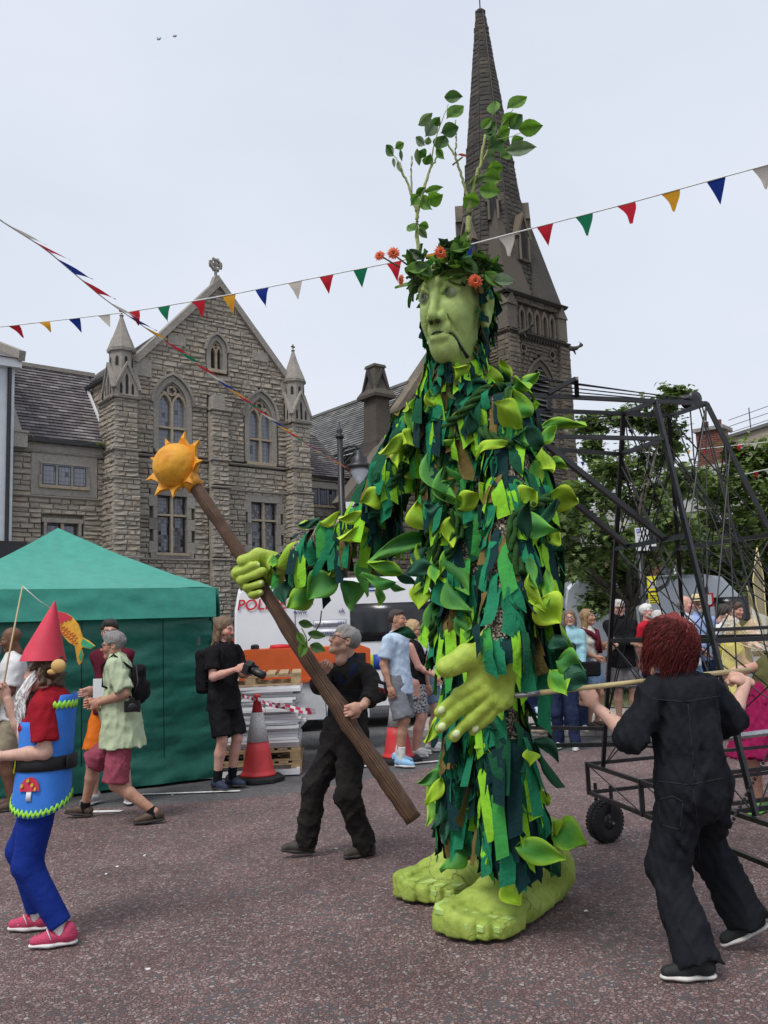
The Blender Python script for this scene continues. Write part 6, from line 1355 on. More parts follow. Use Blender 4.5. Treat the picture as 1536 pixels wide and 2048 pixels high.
for pts,r_ in(([(545,330),(430,400),(305,510)],41),([(600,370),(440,480),(305,612)],42),([(650,420),(510,550),(392,660)],40),([(710,430),(610,540),(512,632)],35)):
 P=[z5p(u,v,-.02+.03*i)for i,(u,v)in enumerate(pts)];rr_=px2(r_,3.103,Yh);hs.cone(P[0],P[1],rr_*1.02,rr_,k=.004).cone(P[1],P[2],rr_,rr_*.8,k=.012)
hs.cone(z5p(600,170),z5p(480,165,-.03),.075,.058,k=.025).cone(z5p(480,170,-.03),z5p(352,232,-.05),.062,.05,k=.02)
hs.cone(z5p(590,190),z5p(545,330),.075,.055,k=.02,flat=(0,1,0),ff=1.2).cone(z5p(640,200),z5p(605,370),.075,.055,k=.02,flat=(0,1,0),ff=1.2).cone(z5p(680,230,.01),z5p(660,410),.07,.052,k=.02,flat=(0,1,0),ff=1.2).cone(z5p(705,260,.015),z5p(710,430),.06,.046,k=.02,flat=(0,1,0),ff=1.2).cone(z5p(670,90,.02),z5p(650,240,.01),.095,.085,k=.03)
hs.disp=wrinkle(9,26,.0025);Vx,Fx,_=hs.mesh();hand2=mobj('open_hand',Vx,Fx,'giant_hand',GIANT,True)
for u,v,r_,dx,dv in((297,520,30,-.6,.75),(300,622,32,-.65,.7),(388,668,32,-.7,.7),(508,636,29,-.6,.7)):
 mb=MB();c=z5p(u+15,v-15,.006);mb.sphere((0,0,0),px2(r_,3.103,Yh),12,8);dxa=nrm(_rt*dx-_up*dv);sx=nrm(np.cross(dxa,A(0,1,0)))
 mb.V=[tuple(c-dxa*.008+sx*v_[0]*.72+dxa*v_[2]*.85+A(0,1,0)*v_[1]*.45)for v_ in mb.V];mb.build('nail','giant_nail',hand2,True)
 # ---- strips hanging over the wrist of the open hand
for x0,y0,x1,y1,w,c_ in((962,1268,985,1352,.06,'rib_emerald'),(988,1262,1004,1350,.055,'rib_emerald'),(1030,1258,1034,1348,.055,'rib_lime'),(1010,1262,1014,1330,.06,'rib_teal'),(950,1250,958,1310,.05,'rib_teal'),(1050,1262,1052,1350,.05,'rib_bottle'),(972,1255,975,1320,.05,'rib_green')):
 V,F=ribbon([lerp(at(x0,y0,4.06),at(x1,y1,4.0),k/6)+A(0,-.03*math.sin(PI*k/6),0)for k in range(7)],w,rg);mobj('cuff_strip',V,F,c_,GIANT,True)
 # ---- feet
def foot(toe_mid,heel,lab):
 toe_mid=A(*toe_mid[:2],0);heel=A(*heel[:2],0);d=nrm(toe_mid-heel);L=np.linalg.norm(toe_mid-heel);lt=A(-d[1],d[0],0)
 f=lambda x,y,z:heel+d*L*y+lt*x*.9+A(0,0,z)
 s=Sdf(.0115,.03)
 s.cone(f(.0,.10,.13),f(.0,.2,.14),.135,.14,k=.05).cone(f(0,.14,.2),f(.0,.24,.40),.15,.145,k=.06).cone(f(0,.25,.26),f(-.02,.62,.13),.145,.11,k=.06).cone(f(-.10,.62,.11),f(.1,.60,.09),.105,.085,k=.06).cone(f(-.11,.75,.10),f(.12,.7,.085),.1,.08,k=.05).cone(f(-.05,.2,.06),f(-.1,.6,.06),.07,.07,k=.05).cone(f(.07,.2,.06),f(.13,.6,.055),.06,.06,k=.05)
 toes=[(-.165,.93,.062,.075),(-.065,.965,.05,.062),(.022,.945,.046,.056),(.10,.91,.043,.05),(.17,.855,.042,.046)]
 for x,y,hw_,hz in toes:
  M=np.stack([lt,d,A(0,0,1)],1);s.box(f(x,y-.06,hz+.012),(hw_,.12,hz),.026,k=.003,M=M)
 s.cut(f(0,0,.02),(0,0,-1));s.cut(f(0,.2,.47),(0,0,1));s.disp=lambda P:wrinkle(11,16,.006)(P)+wrinkle(12,50,.002)(P)
 V_,F_,_=s.mesh();o=mobj('foot',V_,F_,'giant_foot',GIANT,True)
 for x,y,hw_,hz in toes:
  mb=MB();zt=2*hz+.0075
  V=[f(x-hw_*.72,y-.07,zt),f(x+hw_*.72,y-.07,zt),f(x+hw_*.8,y+.035,zt-.004),f(x+hw_*.5,y+.062,zt-.022),f(x-hw_*.5,y+.062,zt-.022),f(x-hw_*.8,y+.035,zt-.004)]
  mb.add([p+A(0,0,.004)for p in V]+[p-A(0,0,.02)for p in V],[(0,1,2,3,4,5)]+[(i,i+6,(i+1)%6+6,(i+1)%6)for i in range(6)]);mb.build('toenail','giant_toenail',o)
 return o
foot(gnd(925,1888),gnd(1122,1785),'near');
g2=gnd(838,1812);hd=gnd(1122,1785)-gnd(925,1888);foot(g2,g2+hd*.95,'far')
# ---- sun-topped staff
STAFF=thing('sun_staff','long carved wooden staff topped by an orange papier-mache sun','staff',STB)
def wood(name,c0,c1,c2):
 t=NT(name);v=t.coord('UV');mp=t.new('ShaderNodeMapping');mp.inputs['Scale'].default_value=(7,2.2,1);t.lk(v,mp.inputs[0])
 w=t.new('ShaderNodeTexWave');w.wave_type='BANDS';w.bands_direction='X';w.inputs['Scale'].default_value=1.0;w.inputs['Distortion'].default_value=7;w.inputs['Detail'].default_value=2;w.inputs['Detail Scale'].default_value=.8;t.lk(mp.outputs[0],w.inputs['Vector'])
 n=t.noise(t.coord('Object'),12,5,.6);c=t.mix(t.ramp(w.outputs['Fac'],[(.08,0.0),(.2,1.0)]),c0,t.ramp(n,[(.3,c1),(.7,c2)]));t.base(c).set(rough=.6,spec=.35);t.bump(t.math('ADD',t.ramp(w.outputs['Fac'],[(.05,0.0),(.25,1.0)]),t.math('MULTIPLY',n,.5)),.6,.008);return t
wood('carved_wood',(.015,.009,.006),(.075,.038,.023),(.16,.09,.053))
def uv_tube(name,pts,rad,n,m,parent,vs=1.0):
 mb=MB();mb.tube(pts,rad,n);me=mkmesh(name,mb.V,mb.F,m,None,True);uv=me.uv_layers.new(name='UVMap');k=len(pts);D=[0]
 for i in range(1,k):D.append(D[-1]+float(np.linalg.norm(pts[i]-pts[i-1])))
 L=[]
 for i in range(k-1):
  for j in range(n):L+=[(j/n,D[i]*vs),((j+1)/n,D[i]*vs),((j+1)/n,D[i+1]*vs),(j/n,D[i+1]*vs)]
 L+=[(0,0)]*(2*n);uv.data.foreach_set('uv',np.array(L,np.float32).ravel());return put(bpy.data.objects.new(name,me),parent)
sp_=[];sr=[];n_=60
for i in range(n_+1):
 t_=i/n_;py=965+675*t_;px=385+(826-385)*t_+2*math.sin(t_*7)+(3*math.sin((t_-.62)*40)*math.exp(-((t_-.68)/.06)**2));p=at(px,py,float(on_staff(py)));sp_.append(p);sr.append((.045+.014*t_)*(1+.05*math.sin(t_*31)+.06*rg.uniform(-1,1))*(1.12 if .66<t_<.72 else 1))
shaft=uv_tube('shaft',sp_,sr,14,'carved_wood',STAFF)
painted('sun_paint',[(.25,(.50,.16,.012)),(.45,(.72,.30,.02)),(.65,(.80,.40,.035)),(.85,(.85,.50,.07))],4,.6)
sc_=at(352,932,6.24);srad=46/FPX*6.24;s=Sdf(.009,.01);s.ell(sc_,(srad,srad,srad),k=.01);sdir=nrm(A(-.45,-.85,.25))
ax1=nrm(np.cross(sdir,A(0,0,1)));ax2=np.cross(ax1,sdir);s.disp=wrinkle(2,25,.0025);Vx,Fx,_=s.mesh();sunb=mobj('sun_ball',Vx,Fx,'sun_paint',STAFF,True)
for k in range(9):
 a=2*PI*k/9+.35;d=math.cos(a)*ax1+math.sin(a)*ax2;sd_=-math.sin(a)*ax1+math.cos(a)*ax2;b=sc_+d*srad*.93-sdir*.02;tip=sc_+d*srad*1.62+sdir*srad*.12;V=[]
 for off in(.014,-.014):V+=[b-sd_*srad*.42+sdir*off,b+sd_*srad*.42+sdir*off,lerp(b+sd_*srad*.36,tip,.5)-sd_*srad*.07+sdir*(off+.012),tip+sdir*off*.4,lerp(b-sd_*srad*.36,tip,.5)+sd_*srad*.07+sdir*(off+.012)]
 mb=MB();mb.add(V,[(0,1,2,3,4),(9,8,7,6,5)]+[(i,i+5,(i+1)%5+5,(i+1)%5)for i in range(5)]);mb.build('sun_ray','sun_paint',STAFF)
mb=MB();mb.tube([at(372,950,6.22),at(392,975,6.19)],[.066,.062],12);mb.build('collar','sun_paint',STAFF,True)
pz=lambda u,v:(460+u/3.491,1130+v/3.491);mb=MB();mb.tube([at(*pz(540,560),6.0),at(*pz(530,500),5.97),at(*pz(500,440),5.97)],.004,5);mb.tube([at(*pz(545,530),5.99),at(*pz(590,480),5.96),at(*pz(630,400),5.98),at(*pz(640,320),6.0)],.005,5);mb.build('stem','twig',STAFF,True)
for u0,v0,u1,v1,w,c_ in((480,400,583,425,60,0),(545,475,665,500,62,0),(560,560,665,600,75,0),(525,530,490,645,70,1),(470,470,525,560,55,1)):
 a=at(*pz(u0,v0),5.93);b=at(*pz(u1,v1),5.9);flat_leaf(a,b-a,nrm(CAMP-a),np.linalg.norm(b-a),w/3.491*5.9/FPX,LC[c_],STAFF,'silk_leaf')
 # ------------------------------------------------------------------ people
def capcone(s,a,b,ra,rb,k=None,capa=False,capb=False,flat=None,ff=1.0,col=0):
 a=np.asarray(a,float);b=np.asarray(b,float);ab=b-a;L=np.linalg.norm(ab);u=ab/L;fl=None if flat is None else nrm(flat)
 def fn(P):
  q=P-a;h=q@u;t=np.clip(h/L,0,1);v=q-(t*L)[...,None]*u
  if fl is not None:v=v+((v@fl)*(ff-1))[...,None]*fl
  d=np.sqrt((v*v).sum(-1))-(ra+(rb-ra)*t)
  if capb:d=np.maximum(d,h-L)
  if capa:d=np.maximum(d,-h)
  return d
 r=max(ra,rb)/min(1,ff);return s.raw(fn,np.minimum(a,b)-r,np.maximum(a,b)+r,k,'+',col)
def ik(root,tgt,l1,l2,hint):
 root=np.asarray(root,float);tgt=np.asarray(tgt,float);d=tgt-root;L=min(np.linalg.norm(d),(l1+l2)*.999);d=nrm(d);tgt=root+d*L
 a=(l1*l1-l2*l2+L*L)/(2*L);hgt=math.sqrt(max(l1*l1-a*a,0));h=np.asarray(hint,float);h=h-d*(h@d);h=nrm(h)if np.linalg.norm(h)>1e-6 else nrm(np.cross(d,A(1,.3,.2)))
 return root+d*a+h*hgt,tgt
def build_hand(s,w,d,n,side,curl=.35,k=1.0,spread=1.0,col=0):
 "hand at wrist w, pointing d, palm facing n; side +1 left hand, -1 right hand"
 d=nrm(d);n=nrm(n-d*(n@d));x=np.cross(d,n)*side
 kn=w+d*.09*k
 s.cone(w-d*.02,w+d*.05*k,.026*k,.036*k,k=.015,flat=n,ff=1.45,col=col).cone(w+d*.045*k+x*.018*k,kn+x*.026*k,.026*k,.018*k,k=.012,flat=n,ff=1.3,col=col).cone(w+d*.045*k-x*.018*k,kn-x*.026*k,.026*k,.018*k,k=.012,flat=n,ff=1.3,col=col)
 for i,(off,L)in enumerate(((.03,.072),(.01,.08),(-.011,.074),(-.031,.058))):
  p=kn+x*off*k;c=curl*(1+.12*i);dd=d*math.cos(c*1.0)+n*math.sin(c*1.0)+x*off*1.2*spread*(1-curl*.6);q=p+nrm(dd)*L*.5*k
  d2=d*math.cos(c*2.4)+n*math.sin(c*2.4);e=q+nrm(d2)*L*.32*k;d3=d*math.cos(c*3.4)+n*math.sin(c*3.4);f=e+nrm(d3)*L*.26*k
  s.cone(p,q,.0098*k,.009*k,k=.006,col=col).cone(q,e,.009*k,.008*k,k=.004,col=col).cone(e,f,.0082*k,.007*k,k=.004,col=col)
 t0=w+d*.03*k+x*.03*k;t1=t0+(x*.75+d*.6+n*(.25+curl*.5))*.036*k;t2=t1+nrm(x*(.45-curl*.7)+d*.9+n*(.2+curl*.55))*.045*k
 s.cone(t0,t1,.015*k,.0118*k,k=.012,col=col).cone(t1,t2,.0112*k,.0088*k,k=.006,col=col)
SKIN={'fair':(.56,.345,.265),'pink':(.60,.34,.275),'tan':(.44,.25,.17),'brown':(.16,.08,.05),'light':(.60,.39,.31)}
class Person:pass
def person(label,pos,h,Hm=1.75,sex='m',skin='fair',pose=None,hair=('short','hair_brown'),clothes=(),shoes=('m','black_plastic','sole_dark'),near=False,extra=None,build=1.0,belly=0.0,beard=None,group=None,brow=(.10,.06,.04),lipc=None,cat='person'):
 k=Hm/1.75;po=dict(pose or{});pos=A(pos[0],pos[1],pos[2]if len(pos)>2 else 0);hr=R(h);ca,sa=math.cos(hr),math.sin(hr);RZ=np.array([[ca,-sa,0],[sa,ca,0],[0,0,1.0]])
 W=lambda p:np.asarray(p,float)*k@RZ.T
 LOC=lambda P:(np.asarray(P,float)-pos)@RZ/k
 g=lambda key,d:np.asarray(LOC(po[key+'_w'])if key+'_w' in po else po.get(key,d),float)
 me=Person();me.k,me.W,me.pos,me.RZ=k,W,pos,RZ
 pel=g('pel',(0,0,.94));sh=g('sh',pel+A(0,.0,.49));sw=.178 if sex=='m' else .155;sw*=.5+.5*build;tw=R(po.get('twist',0));sx=A(math.cos(tw),math.sin(tw),0);sroll=po.get('sroll',0.0)
 spine=nrm(sh-pel);RS=sh-sx*sw-A(0,0,sroll);LS=sh+sx*sw+A(0,0,sroll)
 hx=R(po.get('htwist',0));hxv=A(math.cos(hx),math.sin(hx),0);RHp=pel-hxv*.085+A(0,0,-.02);LHp=pel+hxv*.085+A(0,0,-.02)
 RA=g('RA',(-.1,.01,.085));LA=g('LA',(.1,.01,.085))
 RK,RA=ik(RHp,RA,.43,.425,po.get('RKh',(-.1,-1,0)));LK,LA=ik(LHp,LA,.43,.425,po.get('LKh',(.1,-1,0)))
 RE,RW=ik(RS,g('RW',RS+A(-.07,-.02,-.54)),.295,.255,po.get('REh',(-.3,1,-.2)));LE,LW=ik(LS,g('LW',LS+A(.07,-.02,-.54)),.295,.255,po.get('LEh',(.3,1,-.2)))
 neck=sh+spine*.055+A(0,-.005,0);hc=g('head',neck+A(0,-.025,.155))
 me.J=dict(pel=pel,sh=sh,RS=RS,LS=LS,RE=RE,LE=LE,RW=RW,LW=LW,RK=RK,LK=LK,RA=RA,LA=LA,hc=hc,neck=neck)
 b_=build;vox=.0105 if near else .0155
 # -- skin body, local units
 s=Sdf(vox,.04);fy=A(0,1,0)
 tor=[(lerp(pel,sh,.05),lerp(pel,sh,.38),.118*b_,.118*b_,1.25),(lerp(pel,sh,.38),lerp(pel,sh,.80),.118*b_,.14*b_,1.35)]
 for a,b,ra,rb,f in tor:s.cone(a,b,ra,rb,flat=fy,ff=f)
 s.cone(RS*.72+LS*.28-spine*.03,LS*.72+RS*.28-spine*.03,.07,.07)
 s.cone(pel-hxv*.055,pel+hxv*.055,.112*b_,.112*b_,flat=fy,ff=1.1)
 s.cone(neck-A(0,0,.05),lerp(neck,hc,.6),.058,.05,k=.03)
 for S_,E_,W_ in((RS,RE,RW),(LS,LE,LW)):s.cone(S_-spine*.01,E_,.046*b_,.041*b_,k=.03).cone(E_,lerp(E_,W_,.35),.043,.042,k=.02).cone(lerp(E_,W_,.35),W_,.042,.027,k=.02)
 for H_,K_,A_ in((RHp,RK,RA),(LHp,LK,LA)):
  s.cone(H_,K_,.088*b_,.056,k=.03).cone(K_,lerp(K_,A_,.33)+A(0,.012,0),.054,.056,k=.02).cone(lerp(K_,A_,.33)+A(0,.012,0),A_,.056,.036,k=.02).cone(A_,A_-A(0,0,.05),.036,.034,k=.01)
 s.ell(hc+A(0,.01,.02),(.06,.075,.08),k=.02)
 Vb_,Fb_,_=s.mesh();sk=np.array(SKIN[skin]);Cb=np.tile(sk,(len(Vb_),1))
 parts=[(Vb_,Fb_,Cb)]
 # -- hands
 for sd,key,E_,W_ in((-1,'R',RE,RW),(1,'L',LE,LW)):
  d=nrm(np.asarray(po[key+'hdw'],float)@RZ)if(key+'hdw')in po else(nrm(po[key+'hd'])if(key+'hd')in po else nrm(W_-E_));n=np.asarray(po[key+'hnw'],float)@RZ if(key+'hnw')in po else po.get(key+'hn',A(-sd*1.0,.2,0));hs_=Sdf(.0042 if near else .0065,.008);build_hand(hs_,np.zeros(3),d,np.asarray(n,float),sd,po.get(key+'c',.35),1.0);v_,f_,_=hs_.mesh();parts.append((v_+W_,f_,np.tile(sk*(1.02,.96,.95),(len(v_),1))))
  # -- head (own frame then turned)
 hd=Sdf(.0050 if near else .0075,.018);fem=sex=='f'
 hd.ell((0,.018,.035),(.074,.092,.082),k=.03).ell((0,-.018,-.022),(.060,.068,.084),k=.03).cone((-.045,.005,-.055),(-.012,-.062,-.095),.024,.018,k=.03).cone((.045,.005,-.055),(.012,-.062,-.095),.024,.018,k=.03).ell((0,-.068,-.093),(.022,.018,.018),k=.02)
 for q in(-1,1):
  hd.cone((q*.012,-.083,.022),(q*.05,-.068,.024),.010,.008,k=.015).ell((q*.04,-.055,-.025),(.028,.03,.03),k=.02)
 for q in(-1,1):hd.ell((q*.031,-.094,.006),(.018,.014,.009),k=.010,op='-')
 for q in(-1,1):hd.ell((q*.031,-.0745,.006),(.0145,.0125,.0105),k=.003)
 hd.cone((0,-.084,.02),(0,-.105,-.026),.0085,.0125,k=.012).ell((.012,-.092,-.029),(.010,.012,.009),k=.008).ell((-.012,-.092,-.029),(.010,.012,.009),k=.008)
 hd.cone((-.016,-.083,-.054),(.016,-.083,-.054),.0075,.0075,k=.01).cone((-.013,-.082,-.064),(.013,-.082,-.064),.008,.008,k=.01).cone((-.022,-.094,-.0585),(.022,-.094,-.0585),.0028,.0028,k=.004,op='-')
 for q in(-1,1):hd.ell((q*.076,.012,-.005),(.010,.02,.031),k=.008).ell((q*.085,.008,-.002),(.008,.011,.018),k=.005,op='-')
 hd.cone((0,.015,-.06),(0,.03,-.14),.052,.05,k=.02)
 Vh_,Fh_,_=hd.mesh();Ch=np.tile(sk,(len(Vh_),1));x,y,z=Vh_.T
 def tint(m,c,a):Ch[m]=Ch[m]*(1-a)+np.array(c)*a
 tint((y<-.03)&(((np.abs(x)-.04)**2+(z+.022)**2)<.0009),sk*(1.1,.78,.76),.55);tint((y<-.09)&(z<-.0)&(z>-.04),sk*(1.08,.8,.78),.4)
 tint((np.abs(x)<.022)&(z<-.048)&(z>-.071)&(y<-.07),lipc or(sk*(.92,.55,.55)),.75);tint((np.abs(x)<.023)&(np.abs(z+.0585)<.0045)&(y<-.07),(.12,.04,.035),.8)
 ex_=np.abs(x)-.031;tint((ex_**2/.015**2+(z-.006)**2/.0078**2<1)&(y<-.06),(.62,.6,.57),.9);tint((ex_**2+(z-.006)**2<.0068**2)&(y<-.06),(.035,.025,.02),1);tint((np.abs(ex_)<.017)&(np.abs(z-.0145)<.0035)&(y<-.06),(.08,.05,.04),.7)
 tint((np.abs(np.abs(x)-.034)<.019)&(np.abs(z-.029)<.0055)&(y<-.055),brow,.8)
 if beard=='stubble':tint((z<-.035)&(y<.0)&(z>-.12),np.array(brow)+.04,.35)
 hy,hp,hl=(R(a)for a in po.get('look',(0,0,0)))
 Ry=np.array([[math.cos(hy),-math.sin(hy),0],[math.sin(hy),math.cos(hy),0],[0,0,1]]);Rp=np.array([[1,0,0],[0,math.cos(-hp),-math.sin(-hp)],[0,math.sin(-hp),math.cos(-hp)]]);Rr=np.array([[math.cos(hl),0,math.sin(hl)],[0,1,0],[-math.sin(hl),0,math.cos(hl)]])
 RHd=Ry@Rp@Rr;HW=lambda p:np.asarray(p,float)@RHd.T+hc;me.HW=HW;me.HL=lambda p:W(HW(p))
 parts.append((HW(Vh_),Fh_,Ch));Va,Fa,Ca=join(parts)
 root=mobj('person',W(Va),Fa,'skin',None,True,cols=Ca);root.location=pos;tag(root,label,cat,group);me.root=root
 def child(name,V,F,m,par=None,sm=True,cols=None):return mobj(name,V,F,m,par or root,sm,cols=cols,world=False)
 me.child=child;seed=int(abs(pos[0]*97+pos[1]*31))+5
 # -- clothes
 for ci,c in enumerate(clothes):
  ty=c['t'];th=c.get('th',.018);sC=Sdf(c.get('vox',vox*.95),c.get('k',.045));fy=A(0,1,0)
  if ty in('top','suit'):
   hem=c.get('hem',.86 if ty=='top' else .9);hemp=pel+A(0,0,hem-.94);wst=c.get('waist',1.0)
   m1=lerp(pel,sh,.42);capcone(sC,lerp(pel,sh,.8),m1,.142*b_+th,(.122*b_+th+belly*.3)*wst,flat=fy,ff=1.28)
   capcone(sC,m1,hemp,(.122*b_+th+belly*.35)*wst,.128*b_+th+c.get('flare',.034 if hem<.87 else .012),capb=(ty=='top'),flat=fy,ff=1.12)
   sC.cone(RS*.74+LS*.26-spine*.03,LS*.74+RS*.26-spine*.03,.077+th*.4,.077+th*.4)
   sC.cone(sh+A(0,.01,.0),neck+A(0,.0,c.get('collar',-.02)),.085,.062+th*.5,k=.03)
   if belly:sC.ell(lerp(pel,sh,.3)+A(0,-.06-belly*.3,0),(.12+belly,.1+belly,.15),k=.05)
   if fem and c.get('bust',True):
    for q in(-1,1):sC.ell(lerp(pel,sh,.68)+A(q*.068,-.09,0),(.058+th*.5,.05+th*.5,.06),k=.035)
   sl=c.get('sleeve',.6);loose=c.get('loose',0.0)
   if sl>0:
    for S_,E_,W_ in((RS,RE,RW),(LS,LE,LW)):
     if sl<=1:capcone(sC,lerp(S_,E_,.05)-spine*.012,lerp(S_,E_,sl),.056*b_+th*.5,.049*b_+th*.6+loose*.8,capb=True,k=.035)
     else:
      sC.cone(lerp(S_,E_,.04)-spine*.01,E_,.054*b_+th*.5,.046*b_+th*.6+loose*.6,k=.035);capcone(sC,E_,lerp(E_,W_,min(sl-1,.97)),.046*b_+th*.6+loose*.6,.034+th*.6+loose*.5,capb=True,k=.03)
  if ty in('bottom','suit'):
   lg=c.get('leg',2.0);fl=c.get('flare_leg',.0);lt_=c.get('leg_th',th);crot=c.get('crotch',0)
   sC.cone(pel-hxv*.055+A(0,0,.01),pel+hxv*.055+A(0,0,.01),.116*b_+min(th,.016 if ty=='bottom' else 1),.116*b_+min(th,.016 if ty=='bottom' else 1),flat=fy,ff=1.06)
   if ty=='bottom':capcone(sC,pel,pel+A(0,0,c.get('top',1.0)-.94),.122*b_+min(th,.01),.12*b_+min(th,.01),capb=True,flat=fy,ff=1.15)
   for H_,K_,A_ in((RHp,RK,RA),(LHp,LK,LA)):
    if lg<=1:capcone(sC,H_,lerp(H_,K_,lg),.09*b_+min(lt_,.012),(.092+(.062-.092)*lg)*b_+lt_+fl,capb=True)
    else:
     sC.cone(H_,K_,.092*b_+lt_,.064*b_+lt_+fl*.3,k=.03);e_=lerp(K_,A_,min(lg-1,1.0))-(A(0,0,.03)if lg>=2 else 0);capcone(sC,K_,e_,.064*b_+lt_+fl*.3,.046+lt_+fl,capb=True,k=.03)
  if ty=='skirt':
   hem=c['hem'];capcone(sC,pel+A(0,0,.06),pel+A(0,0,hem-.94),.125*b_+th,c.get('r',.2),capb=True,flat=fy,ff=1.12)
  sC.disp=(lambda w1,w2:(lambda P:w1(P)+w2(P)))(folds(seed+ci*7,c.get('freq',13)*1.25,c.get('amp',.008)*1.5,c.get('aniso',(1,1,.75))),wrinkle(seed+ci*7+3,34,c.get('amp',.008)*.35))
  V_,F_,_=sC.mesh();ob=child(c['name'],W(V_),F_,c['m'])
  # -- shoes
 if shoes:
  ty,um,sm_=shoes[:3]
  for A_,key,sd in((RA,'R',-1),(LA,'L',1)):
   yw=R(po.get(key+'f',sd*8));pt=R(po.get(key+'p',0));fd=A(math.sin(yw),-math.cos(yw),0);lt=A(math.cos(yw),math.sin(yw),0);fdp=fd*math.cos(pt)+A(0,0,math.sin(pt));upv=np.cross(lt,fdp)*-1;upv=upv if upv[2]>0 else-upv
   o_=A_-A(0,0,.085)*(1 if abs(pt)<.05 else 0)-(upv*.085 if abs(pt)>=.05 else 0)
   f=lambda x_,y_,z_:o_+lt*x_+fdp*y_+upv*z_
   u=Sdf(.006 if near else .009,.02)
   u.cone(f(0,-.045,.05),f(0,-.03,.06),.036,.036,k=.02).cone(f(0,-.01,.06),f(0,.07,.05),.042,.038,k=.03).cone(f(0,.07,.045),f(0,.155,.036),.040,.030,k=.03)
   if ty in('m','boot'):u.cone(f(0,-.02,.06),f(0,-.025,.115 if ty=='boot' else .085),.046,.043,k=.02)
   u.cut(f(0,0,.018),-upv);V_,F_,_=u.mesh();so=child('shoe',W(V_),F_,um)
   u=Sdf(.006 if near else .009,.01)
   def slab(P,f=f):return None
   u.cone(f(0,-.045,.014),f(.0,.075,.014),.039,.043,k=.03,flat=upv,ff=2.6).cone(f(0,.075,.014),f(0,.16,.016),.045,.033,k=.03,flat=upv,ff=2.6);V_,F_,_=u.mesh();child('sole',W(V_),F_,sm_,so)
   if len(shoes)>3:
    u=Sdf(.008,.02);capcone(u,A_+A(0,0,-.03),A_+nrm((RK if key=='R' else LK)-A_)*shoes[4],.043,.047,capb=True);u.disp=wrinkle(seed,40,.002);V_,F_,_=u.mesh();child('sock',W(V_),F_,shoes[3])
    # -- hair
 if hair:
  st,hm=hair[:2];hs_=Sdf(.0065 if near else .0085,.02);nz=wrinkle(seed+1,60,.004,(1,1,.35));nz2=wrinkle(seed+2,22,.006)
  if st in('short','crop'):
   t_=.010 if st=='short' else .005;hs_.ell((0,.022,.04),(.076+t_,.092+t_,.083+t_),k=.02).ell((0,-.03,.085),(.055,.05,.03+t_),k=.02);hs_.ell((0,-.085,-.035),(.085,.085,.088),k=.012,op='-').ell((0,.02,-.09),(.12,.075,.075),k=.01,op='-')
   for q in(-1,1):hs_.ell((q*.08,.0,-.012),(.03,.03,.036),k=.008,op='-')
  elif st=='bald':
   hs_.ell((0,.03,.02),(.080,.088,.072),k=.02);hs_.ell((0,-.02,.09),(.075,.1,.075),k=.012,op='-').ell((0,-.085,-.01),(.09,.09,.1),k=.012,op='-').ell((0,.02,-.1),(.12,.08,.075),k=.01,op='-')
  elif st in('long','bob','curly','bun','pony'):
   hs_.ell((0,.025,.042),(.088,.105,.092),k=.02);dn={'long':-.24,'bob':-.10,'curly':-.06,'bun':-.02,'pony':-.02}[st]
   for q in(-1,1):hs_.cone((q*.072,.015,.0),(q*.078,.02,dn),.03,.026,k=.03)
   hs_.cone((0,.075,.02),(0,.085,dn-.02),.06,.05,k=.04,flat=(0,1,0),ff=1.4)
   if st=='pony':hs_.cone((0,.10,.045),(0,.15,.05),.02,.026,k=.02).cone((0,.15,.05),(0,.165,-.1),.032,.014,k=.02)
   if st=='bun':hs_.ell((0,.11,.07),(.04,.035,.04),k=.02)
   hs_.ell((0,-.095,-.05),(.058,.085,.105),k=.015,op='-').ell((0,-.13,.02),(.062,.06,.075),k=.015,op='-')
   if st=='curly':nz=wrinkle(seed+1,75,.009)
  hs_.disp=lambda P:nz(P)+nz2(P)*.6;V_,F_,_=hs_.mesh();me.hair=child('hair',W(HW(V_)),F_,hm)
 if beard and beard!='stubble':
  bs=Sdf(.006 if near else .008,.02);ln=.03 if beard[0]=='short' else .075;bs.cone((-.05,-.02,-.05),(-.012,-.072,-.095),.022,.02,k=.02).cone((.05,-.02,-.05),(.012,-.072,-.095),.022,.02,k=.02).cone((0,-.075,-.085),(0,-.078,-.085-ln),.026,.012,k=.02).cone((-.022,-.088,-.046),(.022,-.088,-.046),.007,.007,k=.01)
  bs.disp=wrinkle(seed,70,.004,(1,1,.4));V_,F_,_=bs.mesh();child('beard',W(HW(V_)),F_,beard[1])
 for e in(extra or()):
  if e[0]=='glasses':
   mb=MB();dark=e[1]=='dark'
   for q in(-1,1):
    ring=[HW((q*.033+.02*math.cos(a),-.1+abs(math.cos(a))*.002,.004+.0145*math.sin(a)))for a in np.linspace(0,2*PI,13)];mb.tube([W(p)for p in ring],.0022*(1.3 if near else 1.6),5);mb.tube([W(HW((q*.053,-.098,.008))),W(HW((q*.076,-.05,.008))),W(HW((q*.078,.01,.004)))],.002*1.4,5)
   mb.tube([W(HW((-.013,-.1,.006))),W(HW((0,-.104,.009))),W(HW((.013,-.1,.006)))],.003,5);go=mb.build('glasses','black_plastic',root,True,False)
   for q in(-1,1):
    mb=MB();mb.add([W(HW((q*.033+.019*math.cos(a),-.1,.004+.0138*math.sin(a))))for a in np.linspace(0,2*PI,12,endpoint=False)],[tuple(range(12))]);mb.build('lens','lens_glass' if dark else 'clear_lens',go,False,False)
